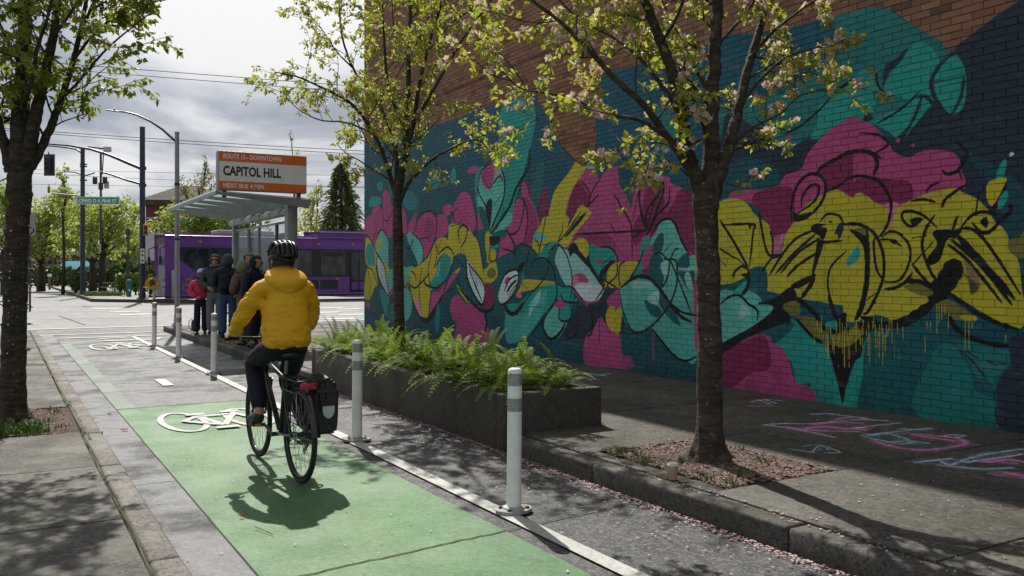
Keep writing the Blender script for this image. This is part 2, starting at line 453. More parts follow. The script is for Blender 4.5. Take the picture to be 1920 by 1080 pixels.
    def bark(name, a, b, lic, bands=26):
        m = NT(name); p = m.pos()
        st = m.noise(m.scalevec(p, (6, 6, bands)), 1.0, 5, 0.65, 0.6)
        ve = m.noise(m.scalevec(p, (30, 30, 4)), 1.0, 4, 0.6)
        c = m.mix(m.rng(st, 0.35, 0.7), a, b)
        c = m.mix(m.rng(m.noise(p, 13, 7, 0.75), 0.56, 0.68, 0, 0.75), c, lic)
        c = m.mix(m.rng(m.noise(m.scalevec(p, (22, 22, 60)), 1.0, 4, 0.7), 0.56, 0.66, 0, 0.8), c, tuple(x * .35 for x in a))
        h = m.math('ADD', m.math('MULTIPLY', st, 0.7), m.math('MULTIPLY', ve, 0.6))
        m.bsdf(c, 0.85, 0, m.bump(h, 1.0, 0.022), 0.3)
        return m.mat
    M['bark'] = bark('cherry_bark', (0.026, 0.02, 0.015), (0.095, 0.074, 0.055), (0.22, 0.2, 0.15))
    M['bark_far'] = bark('far_bark', (0.03, 0.024, 0.018), (0.065, 0.052, 0.04), (0.1, 0.09, 0.06), 8)

    M['white_plastic'] = simple('bollard_white_plastic', (0.88, 0.88, 0.85), 0.42, 0, 0.09, 9, 0.06, 30)
    M['refl_band'] = simple('reflective_band', (0.36, 0.37, 0.36), 0.35, 0.25, 0.15, 40, 0.05, 200)
    M['base_plate'] = simple('bollard_base_grey', (0.38, 0.38, 0.36), 0.6, 0, 0.15, 20, 0.1, 60)
    M['bolt'] = simple('bolt_steel', (0.10, 0.10, 0.10), 0.4, 0.8, 0.2, 30)
    M['steel'] = simple('galvanised_steel', (0.30, 0.31, 0.32), 0.45, 0.35, 0.12, 5, 0.05, 50)
    M['steel_dark'] = simple('dark_steel', (0.05, 0.052, 0.055), 0.45, 0.3, 0.15, 8)
    M['pole_navy'] = simple('navy_pole_paint', (0.022, 0.035, 0.055), 0.5, 0, 0.2, 3)
    M['black_rubber'] = simple('tyre_rubber', (0.018, 0.018, 0.018), 0.75, 0, 0.2, 30, 0.2, 120)
    M['black_metal'] = simple('black_frame_paint', (0.014, 0.014, 0.016), 0.3, 0, 0.2, 14)
    M['chrome'] = simple('bright_metal', (0.5, 0.5, 0.5), 0.28, 0.9, 0.1, 20)
    M['grey_plastic'] = simple('dark_plastic', (0.03, 0.03, 0.032), 0.5, 0, 0.2, 20)
    M['red_lens'] = simple('red_lens', (0.42, 0.012, 0.02), 0.25, 0, 0.1, 30)
    M['amber'] = simple('signal_amber', (0.75, 0.26, 0.02), 0.45, 0, 0.1, 10)
    M['pannier'] = simple('pannier_fabric', (0.016, 0.017, 0.02), 0.55, 0, 0.2, 14, 0.2, 40)
    M['reflector'] = simple('pale_reflector', (0.55, 0.57, 0.57), 0.3, 0.2, 0.06, 60)
    def cloth(name, color, scale=5.0, strength=0.5, rough=0.75, dist=0.03):
        m = NT(name); p = m.obj()
        wv = m.noise(m.scalevec(p, (1.0, 1.0, 2.1)), scale, 4, 0.5, 1.2)
        fine = m.noise(p, 140, 2)
        c = m.mix(m.rng(m.noise(p, 3, 4), .3, .7), color, tuple(x * 0.86 for x in color))
        h = m.math('ADD', wv, m.math('MULTIPLY', fine, 0.05))
        sx_ = m.n('ShaderNodeSeparateXYZ'); m.lk(p, sx_.inputs[0])
        if 'shell' in name:
            for q in (m.math('ABSOLUTE', m.math('SUBTRACT', sx_.outputs[2], .918)),):
                ln = m.math('LESS_THAN', q, 0.0022); c = m.mix(m.math('MULTIPLY', ln, 0.6), c, tuple(x * .3 for x in color)); h = m.math('SUBTRACT', h, m.math('MULTIPLY', m.rng(q, 0.0, 0.008, 1.0, 0.0), .25))
        m.bsdf(c, rough, 0, m.bump(h, strength, dist), 0.3)
        return m.mat
    M['jacket'] = cloth('mustard_shell_fabric', (0.76, 0.41, 0.011), 8, 0.32, 0.55, 0.03)
    M['trousers'] = cloth('dark_navy_trousers', (0.010, 0.012, 0.022), 8, 0.5)
    for nm, c in (('pink', (0.60, 0.05, 0.13)), ('denim', (0.045, 0.085, 0.18)), ('dark', (0.014, 0.015, 0.018)), ('char', (0.055, 0.065, 0.08)),
                  ('grey', (0.17, 0.18, 0.185)), ('brown', (0.12, 0.09, 0.065)), ('olive', (0.17, 0.21, 0.085)), ('navy', (0.012, 0.014, 0.026)),
                  ('tan', (0.22, 0.17, 0.12)), ('bluewhite', (0.42, 0.52, 0.72)), ('red', (0.30, 0.03, 0.045)), ('mitten', (0.75, 0.10, 0.11)), ('khaki', (0.3, 0.25, 0.17))):
        M['cl_' + nm] = cloth('cloth_' + nm, c, 9, 0.6)
    m = NT('skin'); m.bsdf((0.46, 0.25, 0.17), 0.5, 0, None, 0.4); M['skin'] = m.mat
    m = NT('skin_brown'); m.bsdf((0.16, 0.075, 0.045), 0.5, 0, None, 0.4); M['skin_brown'] = m.mat
    M['hair'] = simple('dark_hair', (0.018, 0.012, 0.009), 0.6, 0, 0.3, 60, 0.5, 200)
    M['shoe'] = simple('shoe_leather', (0.016, 0.016, 0.018), 0.55, 0, 0.2, 20)
    m = NT('eye_white'); m.bsdf((0.7, 0.7, 0.68), 0.3); M['eye'] = m.mat
    m = NT('helmet_shell'); m.bsdf((0.010, 0.010, 0.011), 0.36, 0, None, 0.5); M['helmet'] = m.mat
    M['helmet_foam'] = simple('helmet_foam', (0.02, 0.02, 0.022), 0.85, 0, 0.1, 60)
    m = NT('cup_paper'); p = m.obj(); m.bsdf(m.mix(m.rng(m.noise(p, 20, 4), .3, .7), (0.5, 0.36, 0.24), (0.58, 0.44, 0.31)), 0.7); M['cup'] = m.mat
    M['cup_lid'] = simple('cup_lid', (0.7, 0.67, 0.62), 0.4)

    def glass(name, tint, alpha, rough=0.05):
        m = NT(name); p = m.pos()
        g = m.n('ShaderNodeBsdfGlossy'); g.inputs['Roughness'].default_value = rough
        t = m.n('ShaderNodeBsdfTransparent'); t.inputs[0].default_value = (*tint, 1)
        d = m.n('ShaderNodeBsdfDiffuse'); d.inputs[0].default_value = (0.32, 0.36, 0.35, 1)
        mx = m.n('ShaderNodeMixShader'); m.put(mx.inputs[0], m.rng(m.noise(p, 2.5, 7, 0.7), 0.3, 0.75, alpha * 0.5, alpha * 1.5))
        m.lk(t.outputs[0], mx.inputs[1]); m.lk(d.outputs[0], mx.inputs[2])
        m2 = m.n('ShaderNodeMixShader'); m2.inputs[0].default_value = .07; m.lk(mx.outputs[0], m2.inputs[1]); m.lk(g.outputs[0], m2.inputs[2])
        m.lk(m2.outputs[0], m.out.inputs[0]); return m.mat
    M['shelter_glass'] = glass('shelter_glass', (0.84, 0.91, 0.89), 0.16)
    m = NT('shelter_roof_glass'); p = m.pos(); t = m.n('ShaderNodeBsdfTransparent'); t.inputs[0].default_value = (.8, .88, .86, 1); l = m.n('ShaderNodeBsdfTranslucent'); l.inputs[0].default_value = (.62, .70, .68, 1); d = m.n('ShaderNodeBsdfDiffuse'); d.inputs[0].default_value = (.40, .45, .44, 1)
    x1 = m.n('ShaderNodeMixShader'); x1.inputs[0].default_value = .45; m.lk(l.outputs[0], x1.inputs[1]); m.lk(d.outputs[0], x1.inputs[2]); x2 = m.n('ShaderNodeMixShader'); m.put(x2.inputs[0], m.rng(m.noise(p, 1.5, 5), .3, .7, .55, .85)); m.lk(t.outputs[0], x2.inputs[1]); m.lk(x1.outputs[0], x2.inputs[2]); m.lk(x2.outputs[0], m.out.inputs[0]); M['roof_glass'] = m.mat
    m = NT('bus_window'); p = m.pos(); m.bsdf(m.mix(m.rng(m.noise(m.scalevec(p, (1, 1, .5)), 2.6, 4), .45, .65), (0.008, 0.010, 0.012), (0.05, 0.055, 0.055)), 0.08, 0, None, 0.5); M['bus_glass'] = m.mat
    M['bus_purple'] = simple('bus_purple_paint', (0.15, 0.042, 0.28), 0.3, 0, 0.1, 1.2)
    M['bus_purple_light'] = simple('bus_roof_purple', (0.13, 0.04, 0.25), 0.35, 0, 0.1, 1.2)
    M['bus_black'] = simple('bus_black_trim', (0.012, 0.012, 0.014), 0.4)
    M['bus_grey'] = simple('bus_grey_trim', (0.30, 0.30, 0.29), 0.5)
    M['bus_yellow'] = simple('bus_yellow_rack', (0.62, 0.36, 0.03), 0.5)
    M['sign_orange'] = simple('sign_orange', (0.80, 0.17, 0.022), 0.45, 0, 0.05, 3)
    M['sign_white'] = simple('sign_white', (0.86, 0.86, 0.83), 0.45, 0, 0.05, 3)
    M['sign_black'] = simple('sign_lettering_black', (0.012, 0.012, 0.012), 0.5)
    M['sign_letter'] = simple('sign_lettering_white', (0.90, 0.88, 0.84), 0.5)
    M['sign_green'] = simple('street_sign_green', (0.012, 0.33, 0.19), 0.45)
    M['teal_bin'] = simple('teal_bin_plastic', (0.01, 0.16, 0.13), 0.5)
    M['kiosk_red'] = simple('kiosk_red', (0.55, 0.03, 0.03), 0.5)
    M['kiosk_green'] = simple('kiosk_dark_green', (0.02, 0.05, 0.035), 0.5)
    M['turquoise'] = simple('turquoise_canvas', (0.03, 0.30, 0.40), 0.6)
    M['house_red'] = simple('house_red_brick', (0.14, 0.035, 0.03), 0.85, 0, 0.2, 2, 0.3, 20)
    M['house_trim'] = simple('house_pale_trim', (0.36, 0.34, 0.31), 0.7)
    M['house_roof'] = simple('house_shingle', (0.085, 0.068, 0.055), 0.9, 0, 0.3, 3, 0.6, 12)
    M['dark_box'] = simple('dark_bin', (0.03, 0.035, 0.038), 0.6)
    M['wood'] = simple('timber', (0.22, 0.14, 0.07), 0.75, 0, 0.25, 5)
    M['wire'] = simple('cable_black', (0.014, 0.014, 0.015), 0.6)
    M['white_box'] = simple('white_box_paint', (0.5, 0.51, 0.52), 0.5, 0, 0.1, 1)
    def chalk(name, color, k=1.0):
        m = NT(name); p = m.pos()
        d = m.n('ShaderNodeBsdfDiffuse'); d.inputs[0].default_value = (*color, 1)
        t = m.n('ShaderNodeBsdfTransparent')
        mx = m.n('ShaderNodeMixShader')
        m.put(mx.inputs[0], m.math('MULTIPLY', m.rng(m.noise(p, 90, 4, 0.7), 0.38, 0.55), m.rng(m.noise(p, 6, 4), 0.3, 0.55, 0.35 * k, 0.9 * k)))
        m.lk(t.outputs[0], mx.inputs[1]); m.lk(d.outputs[0], mx.inputs[2]); m.lk(mx.outputs[0], m.out.inputs[0]); return m.mat
    M['chalk_pink'] = chalk('pink_chalk', (0.85, 0.32, 0.62))
    M['chalk_blue'] = chalk('blue_chalk', (0.45, 0.66, 0.82))
    M['chalk_white'] = chalk('lilac_chalk', (0.78, 0.70, 0.88))
    for q, c_ in (('pink', (0.85, 0.36, 0.62)), ('blue', (0.5, 0.66, 0.8)), ('white', (0.76, 0.7, 0.85))): M['smear_' + q] = chalk(q + '_chalk_dust', c_, .28)
    m = NT('sky_screen'); m.bsdf((0.02, 0.02, 0.022), 0.5); M['black_flat'] = m.mat
build_materials()
# ================================================================ ground, kerbs, pavements, markings
KERB_X, KERB_H = 3.64, 0.14
LEFT_H = 0.12
g = MB(); g.poly([(-400, -200, 0), (500, -200, 0), (500, 800, 0), (-400, 800, 0)])
tag(g.build('ground', M['asphalt']), 'grey asphalt ground reaching past the crossing', None, None, 'structure')

def sheet(name, x0, x1, y0, y1, z, mat, parent=None, kind='structure'):
    b = MB(); b.poly([(x0, y0, z), (x1, y0, z), (x1, y1, z), (x0, y1, z)])
    o = b.build(name, mat, parent)
    return tag(o, None, None, None, kind) if parent is None else o

lane = sheet('bike_lane', 1.10, 2.53, -1.0, 10.45, 0.004, M['green_paint'])
sheet('faded_lane_edge', 1.10, 1.30, 10.46, 21.5, 0.004, M['green_faded'])
# concrete gutter pan beside the left kerb, cut in slabs
gut = thing('gutter', None, None); tag(gut, 'pale concrete gutter strip beside the left kerb', None, None, 'structure')
ys = [-1.0, 1.55, 4.1, 6.64, 8.3, 10.1, 11.2, 12.4, 14.6, 17.6, 21.0, 24.0]
for a, b in zip(ys[:-1], ys[1:]):
    MB().box(0.772, 1.09, a + 0.006, b - 0.006, -0.05, 0.008).build('slab', M['gutter'], gut)
# joints across the lane and the asphalt
def joint(pts, w, z, name='pavement_joint', mat='joint'):
    b = MB(); b.ribbon(pts, w, z); return tag(b.build(name, M[mat]), None, None, None, 'structure')
def wobble(x0, y0, x1, y1, n=24, a=0.012):
    return [(x0 + (x1 - x0) * i / n + rng.normal(0, a * .2), y0 + (y1 - y0) * i / n + rng.normal(0, a)) for i in range(n + 1)]
joint(wobble(1.10, 4.23, 3.6, 4.52, 40, 0.008), 0.012, 0.0085)
joint(wobble(1.095, -1, 1.095, 22, 60, 0.004), 0.011, 0.0095)
joint(wobble(1.10, 10.45, 2.55, 10.45, 20, 0.006), 0.018, 0.0085)
for yy in (12.0, 14.8, 17.5, 20.8): joint(wobble(1.1, yy, 3.6, yy + 0.1, 24, 0.01), 0.016, 0.005)

# white edge line and dashes
def mark(name, x0, x1, y0, y1, label=None):
    return sheet(name, x0, x1, y0, y1, 0.0125, M['white_paint'])
mark('edge_line', 2.645, 2.755, -1, 22.6)
mark('lane_dash', 1.86, 2.0, 12.3, 13.1)
for y0, y1, x0, x1 in ((26.2, 26.5, 0.6, 12.0), (23.6, 23.8, 0.8, 3.5), (22.3, 22.5, 1.35, 3.4)): mark('stop_line', x0, x1, y0, y1)
for i, (px, py) in enumerate(((235, 585), (255, 590), (200, 579), (618, 578), (655, 580), (612, 586), (660, 590), (640, 598), (560, 588), (430, 580))):
    p = ground(px, py); mark('crossing_dash', p.x - 0.55, p.x + 0.55, p.y - 0.35, p.y + 0.35)
# faint tar seams on the crossing
for (a, b) in (((60, 585), (700, 579)), ((70, 600), (300, 596)), ((110, 592), (160, 610)), ((120, 573), (660, 573))):
    p, q = ground(*a), ground(*b); joint(wobble(p.x, p.y, q.x, q.y, 30, 0.03), 0.05, 0.005)

def bike_symbol(cx, cy, sx, ry, fy, label, rot=0.0):
    """two long rings and a frame, stretched along the lane so riders read it upright"""
    root = thing('bike_symbol', label, 'road marking', (cx, cy, 0.0135))
    for c in (-.30, .30):
        b = MB(); b.ribbon([((c + .185 * math.cos(a)) * sx, ry * math.sin(a)) for a in np.linspace(0, 2 * math.pi, 41)], .062, 0); b.build('wheel_ring', M['white_paint'], root)
    b = MB(); segs = [((-0.30, 0), (-0.12, 0.26)), ((-0.12, 0.26), (0.0, -0.36)), ((0.0, -0.36), (0.22, 0.24)), ((0.22, 0.30), (0.30, 0)), ((0.22, 0.2), (-0.12, 0.2)), ((-0.30, 0), (0.0, -0.36))]
    for i, (p, q) in enumerate(segs): b.ribbon([(p[0] * sx, p[1] * fy), (q[0] * sx, q[1] * fy)], 0.07, 0.0012 * (i + 1))
    for i, (x0, x1, y) in enumerate(((-.22, -.04, .32), (.12, .30, .36), (-.10, .10, -.48))): b.ribbon([(x0 * sx, y * fy), (x1 * sx, y * fy)], .12, .0085 + .0004 * i)
    b.build('frame_stroke', M['white_paint'], root)
    root.rotation_euler = (0, 0, rot); return root
bike_symbol(1.90, 9.22, 1.06, .60, 1.15, 'white bicycle symbol on the green lane beside the front wheel')
bike_symbol(2.15, 19.4, 1.2, .8, 1.8, 'worn white bicycle symbol far down the bare grey lane', math.pi)
bs = thing('lane_symbol', 'white painted chevron mark just before the far stop line', 'road marking', (2.65, 21.6, 0.0135))
b = MB(); b.ribbon([(-0.7, -0.5), (0.35, -0.6), (0.5, 0.0)], 0.22, 0); b.ribbon([(-0.7, 0.25), (0.1, 0.4)], 0.2, 0.001); b.build('stroke', M['white_paint'], bs)

# ---- left kerb and pavement
def slab_set(parent, rects, z, mat, gap=0.012, name='slab', t=0.09):
    for (x0, x1, y0, y1) in rects:
        b = MB(); b.box(x0 + gap / 2, x1 - gap / 2, y0 + gap / 2, y1 - gap / 2, z - t, z + rng.uniform(-0.002, 0.002), 0.006)
        b.build(name, mat, parent, smooth=True, ang=50)
lk = thing('left_kerb', None, None); tag(lk, 'worn pale concrete kerb along the left pavement', None, None, 'structure')
yk = [-1.0, 1.9, 4.5, 6.9, 8.35, 10.2, 12.6, 15.0, 18.0, 21.0, 24.0]
for a, b_ in zip(yk[:-1], yk[1:]):
    MB().box(0.615, 0.765, a + 0.004, b_ - 0.004, -0.1, LEFT_H + rng.uniform(-0.003, 0.003), 0.02).build('kerb_stone', M['kerb_left'], lk, smooth=True, ang=60)
lp = thing('left_pavement', None, None); tag(lp, 'weathered grey concrete pavement under the left tree', None, None, 'structure')
MB().box(-9, 0.612, -1, 23.99, -0.1, LEFT_H - 0.02).build('bed', M['joint'], lp)
LPX0, LPX1, LPY0, LPY1 = -0.75, 0.55, 8.45, 10.15      # planting pit round the left tree
rects = []
yl = [-1.0, 0.6, 2.2, 3.75, 5.35, 6.9, LPY0, LPY1, 11.8, 13.4, 15.0, 16.6, 18.2, 19.8, 21.4, 23.98]
for a, b_ in zip(yl[:-1], yl[1:]):
    if a == LPY0: rects += [(-2.4, LPX0, a, b_), (-4.2, -2.4, a, b_)]
    else: rects += [(-0.98, 0.60, a, b_), (-2.6, -0.98, a, b_), (-4.2, -2.6, a, b_)]
slab_set(lp, rects, LEFT_H, M['sidewalk'])
b = MB(); b.box(LPX0, 0.60, LPY0, LPY1, 0.02, LEFT_H - 0.012); b.build('tree_pit', M['mulch'], lp)
b = MB()
for (x, y0, y1, w) in ((0.607, -1, 8.4, 0.007), (0.607, 10.2, 24, 0.012)):
    b.ribbon([(x + rng.normal(0, 0.004), y0 + (y1 - y0) * i / 40) for i in range(41)], [w * max(.1, rng.normal(.8, .7)) for i in range(41)], LEFT_H + 0.004)
b.ribbon([(-0.9 + 1.48 * i / 14, 15.0 + rng.normal(0, .012)) for i in range(15)], [0.07 * rng.uniform(.5, 1.5) for i in range(15)], LEFT_H + 0.004)
b.ribbon([(0.64 + rng.normal(0, 0.006), 8.0 + 2.6 * i / 30) for i in range(31)], [0.018 * max(.1, rng.normal(.8, .6)) for i in range(31)], LEFT_H + 0.005)
tag(b.build('moss', M['moss']), 'green moss growing in the left kerb joint', None, None, 'stuff')

# ---- right kerb and pavement
rk = thing('right_kerb', None, None); tag(rk, 'dark weathered concrete kerb along the mural pavement', None, None, 'structure')
yk = [-1.0, 1.2, 3.3, 5.1, 6.33]
for a, b_ in zip(yk[:-1], yk[1:]):
    MB().box(KERB_X, 3.80, a + 0.004, b_ - 0.004, -0.1, KERB_H + rng.uniform(-0.002, 0.002), 0.022).build('kerb_stone', M['kerb'], rk, smooth=True, ang=60)
yk = [11.62, 13.5, 15.5, 17.5, 19.5, 21.6, 23.9]
for a, b_ in zip(yk[:-1], yk[1:]):
    MB().box(KERB_X, 3.80, a + 0.004, b_ - 0.004, -0.1, KERB_H, 0.022).build('kerb_stone', M['kerb'], rk, smooth=True, ang=60)
MB().box(3.64, 14, 23.9, 24.06, -0.1, KERB_H, 0.022).build('kerb_stone', M['kerb'], rk, smooth=True, ang=60)
rp = thing('right_pavement', None, None); tag(rp, 'grey concrete pavement between the kerb and the mural wall', None, None, 'structure')
MB().box(3.805, 7.48, -1, 23.89, -0.1, KERB_H - 0.022).build('bed', M['joint'], rp)
MB().box(7.49, 14, 19.85, 23.89, -0.1, KERB_H - 0.002).build('slab', M['sidewalk'], rp)
PX0, PX1, PY0, PY1 = 3.95, 4.97, 4.07, 5.42
rects = []
yr = [-1.0, 0.9, 2.55, PY0, PY1, 6.9, 8.6, 10.3, 12.0, 13.7, 15.4, 17.1, 18.8, 20.5, 22.2, 23.88]
for a, b_ in zip(yr[:-1], yr[1:]):
    if a == PY0: rects += [(3.81, PX0, a, b_), (PX1, 5.6, a, b_), (5.6, 7.47, a, b_)]
    else: rects += [(3.81, 5.6, a, b_), (5.6, 7.47, a, b_)]
slab_set(rp, rects, KERB_H, M['sidewalk'])
b = MB(); n = 16
for i in range(n + 1):
    for j in range(n + 1):
        u, v = i / n, j / n; e = min(u, 1 - u, v, 1 - v)
        b.v.append((PX0 + (PX1 - PX0) * u, PY0 + (PY1 - PY0) * v, KERB_H - 0.02 + 0.03 * min(1, e * 4) + rng.normal(0, 0.006)))
for i in range(n):
    for j in range(n): b.face(i * (n + 1) + j, (i + 1) * (n + 1) + j, (i + 1) * (n + 1) + j + 1, i * (n + 1) + j + 1)
b.build('tree_pit', M['mulch'], rp, smooth=True)

# ---- far corner across the junction
fc = thing('far_pavement', None, None); tag(fc, 'pale pavement of the far corner with the bus stop island', None, None, 'structure')
c0, c1, c2 = ground(93, 538), ground(168, 563), ground(178, 566)
e1 = at_depth(395, 0, 43.3); e2 = at_depth(399, 0, 44.0); e0 = at_depth(300, 0, 45.0)
poly = [(c0.x, c0.y), (c1.x, c1.y), (c2.x, c2.y), (e1.x, e1.y), (e2.x, e2.y), (e0.x, e0.y), (e0.x + 6, e0.y + 12), (60, 66), (60, 130), (c0.x, 130)]
b = MB(); b.prism(poly[::-1] if False else poly, -0.1, 0.15); b.build('slab', M['stone_pale'], fc)
def kerb_run(pts, parent, w=0.16, h=0.16):
    for p, q in zip(pts[:-1], pts[1:]):
        p, q = Vector((*p, 0)), Vector((*q, 0)); t = (q - p).normalized(); nrm = Vector((t.y, -t.x, 0))
        b = MB(); b.prism([(p + nrm * w)[:2], (q + nrm * w)[:2], (q + nrm * .003)[:2], (p + nrm * .003)[:2]], -0.1, h); b.build('kerb_stone', M['kerb'], parent)
kerb_run([(c0.x, c0.y), (c1.x, c1.y), (c2.x, c2.y), (e1.x, e1.y)], fc)
b = MB(); q = [at_depth(x, 0, d) for x, d in ((205, 50.5), (262, 50.5), (268, 60), (188, 64))]
b.poly([(v.x, v.y, 0.156) for v in q]); tag(b.build('lawn', M['grass']), None, None, None, 'structure')

# ================================================================ brick building with the mural
WZ0 = KERB_H - 0.02
TEX_Y0, TEX_Y1, TEX_Z0, TEX_Z1, TEXEL = 1.0, 20.0, 0.0, 4.8, 0.006
TW, TH = int((TEX_Y1 - TEX_Y0) / TEXEL), int((TEX_Z1 - TEX_Z0) / TEXEL)
canvas = np.zeros((TH, TW, 4), np.float32)
PAL = {'Y': (196, 184, 48), 'y': (122, 118, 54), 'm': (184, 74, 130), 'M': (134, 38, 86), 't': (30, 156, 146), 'a': (98, 190, 176), 'T': (10, 94, 100),
       'N': (14, 84, 98), 'D': (36, 52, 70), 'k': (14, 15, 19), 'w': (202, 222, 222), 'p': (150, 206, 200), 'o': (220, 130, 100), 'c': (40, 170, 165),
       'B': (14, 86, 106), 'K': (232, 150, 160), 'g': (26, 120, 118), 'P': (104, 48, 92)}
PALL = {k: np.array(srgb(*v), np.float32) * 1.28 for k, v in PAL.items()}
def fill(poly, colr, alpha=1.0):
    """scanline fill of a closed polygon given in texel coordinates"""
    P = np.asarray(poly, float)
    x0, x1 = int(max(0, math.floor(P[:, 0].min()) - 1)), int(min(TW, math.ceil(P[:, 0].max()) + 2))
    y0, y1 = int(max(0, math.floor(P[:, 1].min()))), int(min(TH, math.ceil(P[:, 1].max()) + 1))
    if x1 <= x0 or y1 <= y0: return
    tog = np.zeros((y1 - y0, x1 - x0 + 1), np.int8)
    Q = np.roll(P, -1, 0)
    for (ax, ay), (bx, by) in zip(P, Q):
        if ay == by: continue
        if ay > by: ax, ay, bx, by = bx, by, ax, ay
        r0, r1 = max(y0, math.ceil(ay - 0.5)), min(y1 - 1, math.ceil(by - 0.5) - 1)
        if r1 < r0: continue
        rows = np.arange(r0, r1 + 1)
        xs = ax + (rows + 0.5 - ay) * (bx - ax) / (by - ay)
        ci = np.clip(np.ceil(xs - 0.5).astype(int) - x0, 0, x1 - x0)
        np.add.at(tog, (rows - y0, ci), 1)
    mask = (np.cumsum(tog, 1)[:, :-1] & 1).astype(bool)
    sub = canvas[y0:y1, x0:x1]
    c = PALL[colr] if isinstance(colr, str) else colr
    sub[mask, :3] = sub[mask, :3] * (1 - alpha) + c * alpha
    sub[mask, 3] = np.maximum(sub[mask, 3], alpha)
def tex(px, py):
    y, z, d = wall_pt(px, py)
    return ((TEX_Y1 - y) / TEXEL, (z - TEX_Z0) / TEXEL), d
VIEW = {'A': (680, 300, 3.176), 'B': (820, 280, 2.842), 'C': (920, 400, 4.154), 'D': (1000, 160, 3.6), 'E': (1100, 400, 3.6), 'F': (1340, 180, 3.6),
        'G': (1340, 400, 3.0), 'H': (1620, 240, 2.571), 'I': (1560, 560, 4.0), 'J': (1340, 0, 3.31), 'X': (0, 0, 1.0)}
cur = ['X']
def tr(p):
    ox, oy, s = VIEW[cur[0]]; return ox + p[0] / s, oy + p[1] / s
def S(c, *pts, sm=True, alpha=1.0):
    P = [tr(p) for p in pts]
    if sm: P = catmull(P, True, 5)
    fill([tex(*p)[0] for p in P], c, alpha)
def L(w, *pts, c='k', taper=True, sm=True):
    P = [tr(p) for p in pts]; wpx = w / VIEW[cur[0]][2]
    if sm and len(P) > 2: P = catmull(P, False, 7)
    T = []; n = len(P)
    for i, p in enumerate(P):
        t, d = tex(*p); e = min(i, n - 1 - i) / max(1, n - 1)
        f = min(1.0, 0.45 + 3.2 * e) if taper else 1.0
        T.append((np.array(t), wpx * 1.75 * d / FPX / TEXEL / 2 * f * (1 + 0.12 * math.sin(i * 1.7 + w))))
    for (p, r), (q, s_) in zip(T[:-1], T[1:]):
        t = q - p; l = np.hypot(*t)
        if l < 1e-6: continue
        nrm = np.array((-t[1], t[0])) / l
        fill([p + nrm * r, q + nrm * s_, q - nrm * s_, p - nrm * r], c)
    for (p, r) in T: fill([p + r * np.array((math.cos(a), math.sin(a))) for a in np.linspace(0, 2 * math.pi, 9)[:-1]], c)
